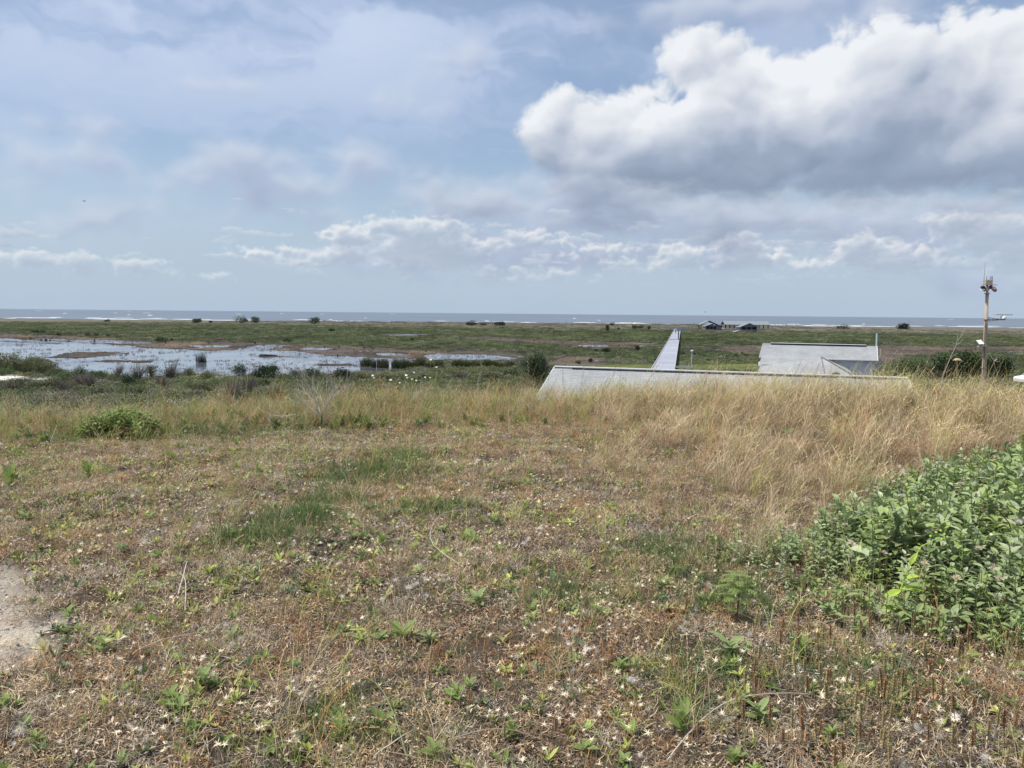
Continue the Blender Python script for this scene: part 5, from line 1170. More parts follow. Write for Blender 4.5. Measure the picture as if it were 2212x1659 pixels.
def boardwalk():
    a = BW0 - BWD * 46; b_ = BW1 + BWD * 58; L = (b_ - a).length; ang = math.atan2(b_.y - a.y, b_.x - a.x) - pi / 2
    r = empty('boardwalk', (a.x, a.y, 0), ang); tag(r, 'long straight grey boardwalk running over the marsh to the beach', 'boardwalk')
    m = MB(); y = 0; tone = .5
    while y < L:
        if int(y / 6) != int((y - .3) / 6): tone = U(.2, .8)
        z = 1.0 + (0.12 if y > 182 else 0) + U(-0.004, 0.004); m.box(-1.5, 1.5, y, y + (0.285 if int(y / 6) == int((y + .3) / 6) else 0.22), z - 0.04, z, tone + U(-0.2, 0.2)); y += 0.30
    mt, nt, b = newmat('deck_boards', 0.8, 0.25); sh = attr(nt, 'shade'); n = noise(nt, objco(nt), 0.35, 4, 0.6)
    put(nt, b.inputs['Base Color'], vmath(nt, 'SCALE', (0.37, 0.385, 0.44), None, sh * 0.32 + (n - 0.5) * 0.45 + 0.84))
    o = m.build('deck_boards', mt, r); o['kind'] = 'stuff'
    for s in (-1, 1):
        m = MB(); x = s * 1.56; m.box(x - 0.055, x + 0.055, 0, 182, 0.86, 1.12); m.box(x - 0.055, x + 0.055, 182.02, L, 0.98, 1.24); m.build('kerb_rail', WOODG, r)
    me = None
    for i in range(int(L / 6)):
        for s in (-1, 1):
            if me is None: mb = MB(); mb.box(-0.12, 0.12, -0.12, 0.12, -0.6, 0.84); me = mb.mesh('support_post', WOODB)
            o = bpy.data.objects.new('support_post', me); link(o, r); o.location = (s * 1.3, 3 + i * 6, 0)
    me = None
    for i in range(int(L / 6)):
        if me is None: mb = MB(); mb.box(-1.5, 1.5, -0.08, 0.08, 0.66, 0.838); me = mb.mesh('cross_beam', WOODB)
        o = bpy.data.objects.new('cross_beam', me); link(o, r); o.location = (0, 3.25 + i * 6, 0)
    # side landing with a lamp post near the start
    q = gp(*[v / S for v in c6(235, 930)], 1.0); d = (q - a); yl = d.dot(BWD); r2 = empty('side_landing', (a.x + BWD.x * yl, a.y + BWD.y * yl, 0), ang); tag(r2, 'small timber landing joined to the right side of the boardwalk', 'landing')
    m = MB(); x = 1.65
    for i in range(9): m.box(x + i * 0.27, x + i * 0.27 + 0.255, -1.2, 1.2, 0.86, 0.90)
    o = m.build('deck', WOODG, r2); m = MB(); m.box(1.65, 4.1, -1.28, -1.203, 0.78, 1.06); m.build('edge_beam', WOODG, r2)
    m = MB(); m.box(1.65, 4.1, -1.24, -1.204, 0.30, 0.44); m.build('lower_beam', WOODB, r2)
    for X in (1.75, 2.9, 4.0):
        m = MB(); m.box(X - 0.08, X + 0.08, -1.15, -1.0, -0.5, 0.85); m.build('leg', WOODB, r2)
    o = Matrix.Rotation(ang, 3, 'Z') @ Vector((3.95, -1.05, 0)); r3 = empty('lamp_post', (a.x + BWD.x * yl + o.x, a.y + BWD.y * yl + o.y, 0.90)); tag(r3, 'slim pale post with a small white cap on the side landing', 'post')
    m = MB(); m.tube([(0, 0, 0), (0, 0, 2.3)], [0.085, 0.075], 8); m.build('post', WOODG, r3); m = MB(); m.tube([(0, 0, 2.302), (0, 0, 2.38), (0, 0, 2.5), (0, 0, 2.56)], [0.12, 0.22, 0.2, 0.03], 10); m.build('lamp_head', TRIM, r3)
    # sign board on a post farther on
    q = gp(*[v / S for v in c6(316, 470)], 1.12); z = 0.2; kk = q.y / FPX / S / 4.424
    r4 = empty('sign_post', (q.x, q.y, z)); tag(r4, 'dark post carrying a long grey board beside the far boardwalk', 'sign')
    m = MB(); m.box(-0.14, 0.14, -0.1, 0.1, 0, 160 * kk + 0.9); m.build('post', PAVD, r4)
    m = MB(); m.box(-44 * kk, 128 * kk, -0.16, -0.102, 150 * kk + 0.9, 184 * kk + 0.9); m.build('board', PAVR, r4)
    q = gp(*[v / S for v in c6(345, 480)], 1.0); r5 = empty('bench', (q.x, q.y, 0.1)); tag(r5, 'dark low bench with one tall end post right of the boardwalk', 'bench')
    m = MB(); m.box(0, 62 * kk, -0.2, 0.2, 0.86, 0.96); m.build('seat', PAVD, r5)
    for X in (0.1, 58 * kk): m = MB(); m.box(X - 0.05, X + 0.05, -0.08, 0.08, 0, 0.858); m.build('leg', PAVD, r5)
    m = MB(); m.box(60 * kk, 64 * kk, -0.05, 0.05, 0.962, 0.962 + 62 * kk); m.build('end_post', PAVD, r5)
    return a, b_, ang
BWA, BWB, BWANG = boardwalk()

def pavilions():
    k = 0.0319
    # left bath house, front gable with a round vent
    P = PAV_L; r = empty('left_bath_house', (P.x, P.y, 0)); tag(r, 'grey gabled bath house with a round white vent, left of the two', 'building')
    r['label'] = 'grey gabled beach building with a round white vent in its gable'
    W = 4.9; m = MB()
    m.box(-W + .3, W - .3, 0, 0.2, 0, 0.9)
    m.add([(-W + .3, 0, 2.35), (W - .3, 0, 2.35), (W - .3, 0, 2.5), (0, 0, 4.0), (-W + .3, 0, 2.5)], [(0, 1, 2, 3, 4)])
    m.box(-W + .3, -W + .5, 0.21, 6, 0, 2.4); m.box(W - .5, W - .3, 0.21, 6, 0, 2.4); m.box(1.8, W - .51, 0.02, 0.19, 0.902, 2.348); m.box(-W + .501, -3.9, 0.02, 0.19, 0.902, 2.348)
    m.build('wall', PAVW, r)
    m = MB(); m.box(-W + .6, W - .6, 1.6, 1.7, 0.0, 2.4); m.build('inner_wall', PAVD, r)
    for x in (-2.0, -0.15, 1.7): mm = MB(); mm.box(x - 0.12, x + 0.12, 0.05, 0.17, 0.902, 2.346); mm.build('post', PAVR, r)
    def gr(par, w, y0, y1, ze, zr, name='roof', edge=PAVD, mat=PAVR):
        m = MB()
        for s in (-1, 1): m.add([(s * w, y0, ze), (0, y0, zr), (0, y1, zr), (s * w, y1, ze), (s * w, y0, ze - .12), (0, y0, zr - .12), (0, y1, zr - .12), (s * w, y1, ze - .12)], [(0, 1, 2, 3), (4, 7, 6, 5), (0, 3, 7, 4), (2, 6, 7, 3)])
        ro = m.build(name, mat, par); e = MB()
        for s in (-1, 1): e.bar((s * w, y0 - 0.06, ze - .04), (0, y0 - 0.06, zr - .04), 0.1, 0.3)
        e.build('rake_board', edge, ro)
    gr(r, W + .1, -0.6, 6.5, 2.35, 4.15)
    m = MB(); m.tube([(0.35, -0.10, 3.2), (0.35, -0.01, 3.2)], 0.52, 16); m.build('round_vent', TRIM, r)
    r2 = empty('rear_hall', (P.x - 0.5, P.y + 7.5, 0)); tag(r2, 'taller open hall gable rising directly behind the gabled building with the round vent', 'building')
    gr(r2, 4.8, 0, 8, 3.3, 5.45)
    for s in (-1, 1):
        for y in (0.3, 4, 7.6): m = MB(); m.box(s * 4.5 - .15, s * 4.5 + .15, y, y + 0.3, 0, 3.35); m.build('post', PAVD, r2)
    # right bath house
    P = PAV_R; kx = 0.0308; r = empty('gabled_bath_house', (P.x + 25 * kx, P.y, 0)); tag(r, 'grey gabled beach building with three dark window bays', 'building')
    W = 4.75; m = MB(); m.box(-W + .3, W - .3, 0, 0.2, 0, 1.15); m.add([(-W + .3, 0, 2.45), (W - .3, 0, 2.45), (W - .3, 0, 2.62), (0, 0, 4.3), (-W + .3, 0, 2.62)], [(0, 1, 2, 3, 4)])
    m.box(-W + .3, -W + .5, 0.21, 7, 0, 2.5); m.box(W - .5, W - .3, 0.21, 7, 0, 2.5); m.build('wall', PAVW, r)
    m = MB(); m.box(-W + .6, W - .6, 1.6, 1.7, 0.0, 2.5); m.build('inner_wall', PAVD, r)
    for x in (-4.2, -1.45, 1.45, 4.2): mm = MB(); mm.box(x - 0.16, x + 0.16, 0.03, 0.18, 1.152, 2.448); mm.build('post', PAVR, r)
    gr(r, W + .35, -0.5, 7.5, 2.4, 4.5, edge=PAVW)
    # long open pavilion
    x0 = pd(*[v / S for v in c6(1122, 200)], 448).x; x1 = pd(*[v / S for v in c6(1916, 200)], 448).x; L = x1 - x0
    r = empty('open_pavilion', (x0, 448, 0)); tag(r, 'long open beach pavilion with a pale roof on dark posts', 'pavilion')
    m = MB(); m.add([(0, 0, 3.35), (L, 0, 3.35), (L, 4.5, 5.45), (0, 4.5, 5.45), (0, 9, 3.35), (L, 9, 3.35)], [(0, 1, 2, 3), (3, 2, 5, 4)]); m.add([(0, 0, 3.2), (L, 0, 3.2), (L, 9, 3.2), (0, 9, 3.2)], [(0, 3, 2, 1)]); m.build('roof', PAVR, r)
    m = MB(); m.box(-0.1, L + .1, -0.15, -0.01, 3.12, 3.36); m.build('eave_beam', PAVD, r)
    m = MB(); m.box(-0.5, L + .5, -0.5, 9.5, 0.9, 1.15); m.build('floor', WOODG, r)
    me = MB(); me.box(-0.22, 0.22, -0.2, 0.2, 1.152, 3.18); me = me.mesh('post', PAVD)
    for X in (0.5, 3.0, 5.5, 8.0, 10.5, 13, 15.5, 18.2, 20.0, 22.6, 25.2):
        for y in (0.3, 8.5):
            if X < L: o = bpy.data.objects.new('post', me); link(o, r); o.location = (min(X, L - .4), y, 0)
    # plank walk and rails from the boardwalk end to the buildings
    a = gp(*[v / S for v in c6(430, 322)], 1.0); b_ = gp(*[v / S for v in c6(765, 325)], 1.0); r = empty('plank_walkway', (a.x, 418, 0)); tag(r, 'low plank walkway with board railing leading to the gabled buildings', 'walkway')
    L = b_.x - a.x + 4; m = MB(); m.box(0, L, 0, 2.5, 0.9, 1.0); m.build('deck', WOODG, r)
    for z in (1.15, 1.45, 1.75): m = MB(); m.box(0, L, -0.05, -0.003, z, z + 0.2); m.build('rail', plain('rail_board', (0.24, 0.24, 0.26), 0.8, 0.1) if z == 1.15 else bpy.data.materials['rail_board'], r)
    pm = MB(); pm.box(-0.08, 0.08, 0.0, 0.12, 0, 2.0); pm = pm.mesh('post', WOODB)
    i = 0
    while i * 2.4 < L: o = bpy.data.objects.new('post', pm); link(o, r); o.location = (i * 2.4, 0, 0); i += 1
    # ramp with hand rails between the two gabled buildings
    q = gp(*[v / S for v in c6(1218, 352)], 0.0); r = empty('ramp', (q.x, q.y, 0)); tag(r, 'pale timber ramp with hand rails between the two gabled buildings', 'ramp')
    m = MB(); m.bar((0.4, 0, 0.1), (4.5, 3, 1.0), 1.4, 0.08); m.build('deck', WOODG, r)
    for X, z in ((0, 2.5), (1.3, 1.4), (2.6, 1.9), (3.9, 2.2)): m = MB(); m.box(X - .07, X + .07, -0.7, -0.56, -.2, z); m.build('post', plain('pale_post', (0.5, 0.5, 0.48), .8, .1) if X == 0 else bpy.data.materials['pale_post'], r)
    m = MB(); m.bar((0, -0.76, 2.2), (2.0, -0.76, 0.5), 0.06, 0.1); m.bar((1.3, -0.76, 1.3), (4, -0.76, 2.1), 0.06, 0.1); m.build('hand_rail', WOODG, r)
pavilions()

def beach_bits():
    blue = plain('blue_canvas', (0.06, 0.16, 0.50), 0.7, 0.05); white = plain('white_canvas', (0.7, 0.7, 0.7), 0.7, 0.05)
    for i, (X, Y, w, c, lab) in enumerate(((30, 236, 70, blue, 'blue beach shade at the far left of the boardwalk head'), (112, 240, 44, blue, 'small blue beach shade second from the left'), (444, 222, 64, blue, 'blue beach shade nearest the gabled building'), (1178, 243, 60, blue, 'blue and white beach shade seen under the open pavilion'), (-360, 242, 50, blue, 'blue beach shade far left of the boardwalk by the surf'), (-600, 240, 40, blue, 'leftmost blue beach shade by the surf'))):
        Yd = 606; p = pd(*[v / S for v in c6(X, Y)], Yd); k = Yd / FPX / S / 4.424; g = gz(p.x, p.y); zt = max(p.z + 0.4, g + 1.3); w2 = w * k / 2
        r = empty('beach_shade', (p.x, p.y, g)); tag(r, lab, 'beach shade', 'beach shades'); zt -= g
        m = MB(); m.add([(-w2, -w2, zt - .5), (w2, -w2, zt - .5), (w2, w2, zt - .5), (-w2, w2, zt - .5), (0, 0, zt)], [(0, 1, 4), (1, 2, 4), (2, 3, 4), (3, 0, 4)]); m.build('canopy', c, r)
        for sx in (-1, 1):
            for sy in (-1, 1): m = MB(); m.tube([(sx * w2 * .95, sy * w2 * .95, 0), (sx * w2 * .95, sy * w2 * .95, zt - .5)], 0.04, 5); m.build('pole', white, r)
    pm = MB(); pm.box(-0.09, 0.09, -0.09, 0.09, -0.3, 1.25); pm = pm.mesh('fence_post', WOODB)
    xs = [c3(x, 184) for x in (290, 330, 440, 505, 600, 705, 815, 860, 1110, 1400, 1440)] + [c6(x, 262) for x in (1975, 2050, 2130, 2200)] + [c4(x, 176) for x in (300, 380, 460)]
    for x, y in xs:
        p = pd(x / S, y / S, 575); o = bpy.data.objects.new('fence_post', pm); link(o); o.location = (p.x, 575, gz(p.x, 575)); o.scale = (1.3, 1.3, U(0.8, 1.3)); tag(o, 'weathered fence post on the dune line before the surf', 'post', 'fence posts along the dune line')
beach_bits()

def skin_person(name, label, loc, face, h, shirt, legs, hair, pose='walk', carry=None, sc=1.0):
    """a figure grown as one skin over a skeleton, hair as its child"""
    r = empty(name, loc, face); tag(r, label, 'person')
    st = 0.22 if pose == 'walk' else 0.06
    V = [(0, 0, .98), (0, 0, 1.18), (0, .01, 1.40), (0, 0, 1.52), (0, 0, 1.66), (-.11, 0, .93), (-.12, -st * .4, .52), (-.12, -st, .09), (-.12, -st - .14, .04), (.11, 0, .93), (.12, st * .7, .52), (.12, st, .09), (.12, st - .14, .04),
         (-.19, 0, 1.42), (-.25, .05, 1.14), (-.24, -.08, .92), (.19, 0, 1.42), (.25, -.04, 1.14), (.24, .06, .90)]
    Ed = [(0, 1), (1, 2), (2, 3), (3, 4), (0, 5), (5, 6), (6, 7), (7, 8), (0, 9), (9, 10), (10, 11), (11, 12), (2, 13), (13, 14), (14, 15), (2, 16), (16, 17), (17, 18)]
    Rd = [.13, .12, .14, .055, .10, .09, .062, .045, .04, .09, .062, .045, .04, .06, .045, .035, .06, .045, .035]
    me = bpy.data.meshes.new('body'); me.from_pydata([tuple(c * h / 1.75 for c in v) for v in V], Ed, []); o = bpy.data.objects.new('body', me); link(o, r)
    md = o.modifiers.new('skin', 'SKIN'); 
    for i, d in enumerate(me.skin_vertices[0].data if me.skin_vertices else []): d.radius = (Rd[i] * h / 1.75,) * 2; d.use_root = (i == 0)
    o.modifiers.new('smooth', 'SUBSURF').render_levels = 1
    m, nt, b = newmat('clothes_and_skin', 0.8, 0.2); z = nt.nodes.new('ShaderNodeSeparateXYZ'); nt.links.new(nt.nodes.new('ShaderNodeTexCoord').outputs['Object'], z.inputs[0]); Z = E(nt, z.outputs[2]); X = E(nt, z.outputs[0])._m('ABSOLUTE')
    c = mixc(nt, Z._m('GREATER_THAN', .96 * h / 1.75), legs, shirt); skn = (0.42, 0.26, 0.18)
    c = mixc(nt, Z._m('GREATER_THAN', 1.47 * h / 1.75), c, skn); c = mixc(nt, Z._m('LESS_THAN', .45 * h / 1.75), c, skn); c = mixc(nt, X._m('GREATER_THAN', .235 * h / 1.75), c, skn)
    put(nt, b.inputs['Base Color'], c); me.materials.append(m)
    hm = MB(); q = h / 1.75
    hm.tube([(0, .02, 1.60 * q), (0, .03, 1.66 * q), (0, .02, 1.73 * q), (0, 0.01, 1.775 * q)], [.075 * q, .108 * q, .095 * q, .03 * q], 8); hm.build('hair', plain('hair', hair, .7, .1), r, True)
    return r
def people():
    def at(X, Y, z):
        return gp(*[v / S for v in c6(X, Y)], z)
    p = at(258, 345, 1.12); skin_person('person', 'person in a white top walking away near the head of the boardwalk', (p.x, p.y, 1.12), 0.1, 1.75, (0.7, 0.7, 0.7), (0.04, 0.05, 0.09), (0.02, 0.015, 0.012))
    p = at(290, 368, 1.12); skin_person('person', 'person in a bright green shirt and white shorts on the boardwalk', (p.x, p.y, 1.12), 0.1, 1.7, (0.25, 0.62, 0.12), (0.65, 0.65, 0.65), (0.05, 0.035, 0.02))
    p = at(262, 375, 1.12); skin_person('person', 'person in dark clothes beside the one in the green shirt', (p.x, p.y, 1.12), 0.1, 1.62, (0.05, 0.08, 0.20), (0.10, 0.22, 0.42), (0.02, 0.015, 0.012))
    for X, s, l, lab in ((348, (.6, .6, .6), (.3, .1, .1), 'tiny person in white on the beach left of the low railing'), (392, (.7, .7, .7), (.05, .05, .1), 'tiny person in a white shirt on the beach right of the other one'), (455, (.4, .1, .1), (.1, .1, .15), 'tiny person in dark red under the blue beach shade'), (735, (.1, .1, .12), (.1, .1, .15), 'tiny dark figure on the beach just left of the round vent gable'), (1250, (.2, .25, .5), (.1, .1, .15), 'tiny figure in blue under the open pavilion')):
        p = pd(*[v / S for v in c6(X, 268)], 588 if X != 1250 else 450); g = gz(p.x, p.y) if X != 1250 else 1.15; skin_person('person', lab, (p.x, p.y, g), U(0, 6), 1.72, s, l, (0.03, 0.02, 0.015), 'stand')
people()

def camera_pole():
    Y = 64.0; c5 = lambda X, Z: (3700 + X / 2.765, 1000 + Z / 2.765)
    P = lambda X, Z, y=0.0: pd(*[v / S for v in c5(X, Z)], Y) + Vector((0, y, 0))
    top = P(517, 432); low = P(478, 1400); d = (top - low); t = (low.z - 0.3) / d.z; base = low - d * t; g = gz(base.x, base.y); base = low - d * ((low.z - g) / d.z)
    r = empty('camera_pole', base); tag(r, 'tall tan camera pole with radar arm and antennas at the right', 'pole'); o = Vector(base); k = 64 / FPX / S / 2.765
    tanp = plain('tan_pole', (0.42, 0.34, 0.255), 0.75, 0.14, 1.2, stretch=(3, 3, 0.4)); tanb = plain('tan_box', (0.46, 0.37, 0.28), 0.6, 0.06); blk = plain('black_plastic', (0.02, 0.022, 0.03), 0.4, 0.1); wht = plain('white_plastic', (0.72, 0.74, 0.78), 0.4, 0.04)
    stl = plain('steel', (0.30, 0.30, 0.31), 0.45, 0.1, 5, 0.5, 0.6); rust = plain('rusty_steel', (0.22, 0.10, 0.07), 0.8, 0.3, 6); pink = plain('mauve_housing', (0.50, 0.36, 0.36), 0.5, 0.05); drk = plain('cable', (0.12, 0.09, 0.07), .8, .1)
    def bx(name, X0, X1, Z0, Z1, dep, mat, par, y=0.0):
        a = P(X0, Z1) - o; b_ = P(X1, Z0) - o; m = MB(); m.box(a.x, b_.x, y - dep / 2, y + dep / 2, a.z, b_.z); return m.build(name, mat, par)
    q = lambda X, Z, y=0.0: P(X, Z, y) - o
    m = MB(); m.tube([(0, 0, -0.3), q(478, 1400), q(498, 900), q(517, 432)], [0.19, 0.175, 0.155, 0.125], 14); m.build('pole', tanp, r, True)
    m = MB(); m.tube([q(452, 1390, -.2), q(470, 1060, -.19), q(478, 860, -.17), q(486, 730, -.16)], 0.028, 6); m.build('conduit', drk, r)
    for Z, X in ((716, 508), (1005, 492), (1236, 483)):
        m = MB(); m.tube([q(X, Z + 5), q(X, Z - 5)], 0.205, 14); m.build('band', rust if Z == 716 else tanp, r)
    m = MB(); m.tube([q(517, 433), q(517, 424)], 0.22, 14); m.tube([q(517, 423), q(517, 405)], 0.09, 10); m.build('top_plate', stl, r)
    bx('camera_body', 492, 528, 352, 404, 0.3, tanb, r); m = MB(); m.tube([q(517, 352), q(517, 336)], 0.07, 8); m.build('neck', blk, r)
    u = bx('upper_box', 486, 562, 288, 334, 0.42, tanb, r); bx('lid', 512, 536, 280, 287, 0.2, tanb, u)
    bx('cross_bar', 445, 603, 335.5, 339.5, 0.05, stl, r, -0.26)
    # dark lamp with a white hood at the left, mauve horn at the right
    m = MB(); m.tube([q(488, 378), q(472, 368, -.05), q(455, 364, -.12), q(442, 366, -.16)], [0.10, 0.16, 0.15, 0.10], 12); lc = m.build('spot_lamp', blk, r, True)
    m = MB(); m.tube([q(490, 404), q(478, 398, -.05), q(466, 384, -.08)], [0.05, 0.06, 0.05], 8); m.build('bracket', blk, lc)
    m = MB(); m.box(*(lambda a, b_: (a.x, b_.x, -0.32, -0.05, a.z, b_.z))(q(433, 398), q(466, 382))); m.build('hood', wht, lc)
    m = MB(); m.tube([q(528, 376), q(545, 362, -.04), q(565, 356, -.1)], [0.10, 0.16, 0.13], 12); hc = m.build('search_lamp', plain('dark_violet_housing', (0.09, 0.03, 0.10), .5, .1), r, True)
    m = MB(); m.tube([q(558, 352, -.1), q(580, 380, -.12), q(600, 408, -.14)], [0.10, 0.18, 0.12], 12); m.build('lamp_tube', pink, hc, True)
    for X, Z0, Z1, w in ((507, 284, 246, .022), (546, 284, 246, .03), (566, 290, 243, .045)):
        m = MB(); m.tube([q(X, Z0, -.05), q(X, Z1, -.05)], w, 6); m.build('antenna', stl, r)
    m = MB(); m.tube([q(489, 300, .1), q(497, 180, .1), q(503, 75, .1)], [.022, .013, .006], 5); m.build('whip_antenna', stl, r)
    # radar on its arm
    a = empty('radar_arm', (0, 0, 0)); a.parent = r
    m = MB(); m.bar(q(515, 716, -.1), q(705, 716, -.1), .05, .06); m.bar(q(522, 690, -.1), q(640, 713, -.1), .03, .035); m.bar(q(525, 732, -.1), q(645, 718, -.1), .03, .03); m.bar(q(530, 690, -.1), q(530, 735, -.1), .03, .03)
    for X in (560, 590, 620): m.bar(q(X, 716, -.1), q(X + 12, 704, -.1), .02, .02)
    m.build('bracket', rust, a)
    m = MB(); m.tube([q(684, 712, -.1), q(684, 700, -.1), q(684, 680, -.1), q(684, 671, -.1)], [.22, .23, .19, .12], 14); m.build('radar_motor', wht, a, True)
    m = MB(); m.box(*(lambda a_, b_: (a_.x, b_.x, -.22, .02, a_.z, b_.z))(q(592, 667), q(778, 655))); m.tube([q(684, 671, -.1), q(684, 667, -.1)], .08, 8); m.build('radar_bar', wht, a)
    # white panel on a small shelf
    a = bx('shelf', 410, 500, 1001, 1012, 0.3, tanp, r, -0.1)
    m = MB(); m.tube([q(420, 1002, -.1), q(430, 980, -.1)], .04, 6); m.build('strut', stl, a)
    c = [q(395, 938, -.05), q(447, 934, -.05), q(460, 976, -.35), q(408, 980, -.35)]; m = MB(); m.add([v for v in c] + [v + Vector((0, .04, -.04)) for v in c], [(0, 3, 2, 1), (4, 5, 6, 7), (0, 1, 5, 4), (1, 2, 6, 5), (2, 3, 7, 6), (3, 0, 4, 7)]); m.build('flat_panel', plain('white_panel', (0.80, 0.83, 0.87), .25, .02), a)
camera_pole()

def car():
    Y = 98; p = pd(1035, 378, Y); g = gz(p.x, p.y); r = empty('parked_car', (p.x, p.y, g), R(8)); tag(r, 'white parked car cut by the right edge behind the grass', 'car')
    white = plain('white_car_paint', (0.72, 0.74, 0.76), .3, .02, 1, .5); dk = plain('tinted_glass', (0.035, 0.035, 0.06), .1, .1, 1, .6); rub = plain('tyre_rubber', (0.02, 0.02, 0.02), .8, .1)
    H = 2.0; prof = [(-2.3, .35), (-2.35, .8), (-2.2, 1.0), (-1.2, 1.15), (-.35, 1.85), (.4, H), (1.9, H - .04), (2.25, 1.3), (2.35, .9), (2.3, .35)]
    m = MB(); n = len(prof); vs = [(x, y, z) for y in (-.9, .9) for x, z in prof]; m.add(vs, [tuple(range(n)), tuple(range(2 * n - 1, n - 1, -1))] + [(i, i + n, (i + 1) % n + n, (i + 1) % n) for i in range(n)]); o = m.build('body', white, r)
    o.modifiers.new('rounding', 'BEVEL').width = 0.06
    m = MB(); m.add([(-1.15, -.78, 1.21), (-1.15, .78, 1.21), (-.42, .70, 1.84), (-.42, -.70, 1.84)], [(0, 1, 2, 3)]); m.build('windscreen', dk, r)
    m = MB(); m.add([(-.95, -.925, 1.22), (2.05, -.925, 1.28), (1.85, -.925, 1.82), (-.25, -.925, 1.8)], [(0, 1, 2, 3)]); m.build('side_glass', dk, r)
    for x in (-1.45, 1.5):
        for s in (-1, 1): m = MB(); m.tube([(x, s * .78, .36), (x, s * .95, .36)], .36, 18); w = m.build('wheel', rub, r); m = MB(); m.tube([(x, s * .95, .36), (x, s * .965, .36)], .21, 14); m.build('rim', white, w)
car()

def birds():
    dkb = plain('dark_feathers', (0.035, 0.038, 0.055), .8, .2)
    def bird(px, py, Y, span, label, wing=True):
        p = pd(px, py, Y); r = empty('bird', p, 0); r.scale = (span,) * 3; tag(r, label, 'bird')
        m = MB(); m.tube([(.30, .0, -.02), (.22, 0, 0), (.08, 0, -.01), (-.08, 0, -.045), (-.20, 0, -.08)], [.01, .035, .05, .04, .012], 8); m.build('body', dkb, r, True)
        m = MB(); m.add([(.18, 0, .02), (.02, 0, 0), (-.25, .1, .10), (-.12, .08, .11), (-.72, .22, .24), (-.45, .2, .20)], [(0, 3, 2, 1), (3, 5, 4, 2)]); m.add([(.18, 0, .012), (.02, 0, -.008), (-.25, .1, .092), (-.12, .08, .102), (-.72, .22, .235), (-.45, .2, .19)], [(0, 1, 2, 3), (3, 2, 4, 5)]); m.build('wing', dkb, r)
        m = MB(); m.add([(.16, 0, 0), (0, 0, -.01), (-.08, -.25, -.16), (.02, -.3, -.19)], [(0, 1, 2, 3)]); m.add([(.16, 0, -.008), (0, 0, -.018), (-.08, -.25, -.168), (.02, -.3, -.198)], [(0, 3, 2, 1)]); m.build('wing', dkb, r)
        m = MB(); m.add([(-.16, 0, -.06), (-.06, 0, -.06), (-.12, 0, -.20), (-.2, 0, -.17)], [(0, 1, 2, 3)]); m.build('tail', dkb, r)
    bird(84.5, 201, 60, .42, 'dark bird gliding with spread wings in the left sky')
    bird(705.5, 312, 260, 1.0, 'tiny distant bird just above the horizon near the pavilions')
birds()

# ------------------------------------------------------------------ single plants of the mound
def gm(px, py):
    """point of the mound top seen at a place of the photograph"""
    d = ray(px, py); t = 2.0
    for _ in range(60):
        p = EYE + d * t; h = p.z - gz(p.x, p.y)
        if h < 0.004: break
        t += max(h * 0.9 / max(0.03, -d.z), 0.004)
        if t > 40: break
    return EYE + d * t
def g2(X, Y): return gm(X / 2.16, Y / 2.16)          # from the 2212 wide view
def P2(X, Y, Yd): return pd(X / 2.16, Y / 2.16, Yd)

LF = leafmat('sage_leaf', (0.27, 0.34, 0.14), rough=0.75, trans=0.3); LF2 = leafmat('fresh_leaf', (0.235, 0.31, 0.095), trans=0.35); LFB = leafmat('bright_yellow_leaf', (0.42, 0.55, 0.10), trans=0.4)
STEMG = leafmat('green_stem', (0.26, 0.30, 0.14)); STEMD = leafmat('dry_stem', (0.42, 0.34, 0.24)); STEMP = leafmat('grey_twig', (0.60, 0.56, 0.50)); STEMK = leafmat('dark_twig', (0.20, 0.155, 0.135))
WH = leafmat('white_petal', (0.80, 0.80, 0.72)); SPK = leafmat('rust_spike', (0.34, 0.21, 0.115)); SPK2 = leafmat('olive_spike', (0.40, 0.33, 0.17))

def leaf_mesh(L, w, mat, seed):
    random.seed(seed); m = MB(); m.leaf((0, 0, 0), (1, 0, 0.0), ZUP, L, w, 0.55, 0.35, U(-0.1, 0.35), 5); return m.mesh('leaf', mat)
def proto_sprig(nl, L, H, mat=None, seed=0):
    """an upright stem with whorls of broad leaves on its upper part"""
    random.seed(seed); mb = MB(); top = Vector((U(-.04, .04), U(-.04, .04), H)); mb.tube([(0, 0, 0), top * .5, top], [.0025, .002, .0015], 4, 0.35)
    for k in range(nl):
        t = 0.30 + 0.70 * k / nl; a = k * 2.4 + U(-.3, .3); el = U(-0.1, 0.5) + 0.75 * t ** 3; q = top * t
        mb.leaf(q, (cos(a) * cos(el), sin(a) * cos(el), sin(el)), ZUP, L * U(.7, 1.15) * (1.1 - .35 * t), L * U(.36, .48), U(.35, .65) + 0.1 * t, .35, U(0, .5), 4)
    return mb.mesh('sprig', mat or LEAF_I)
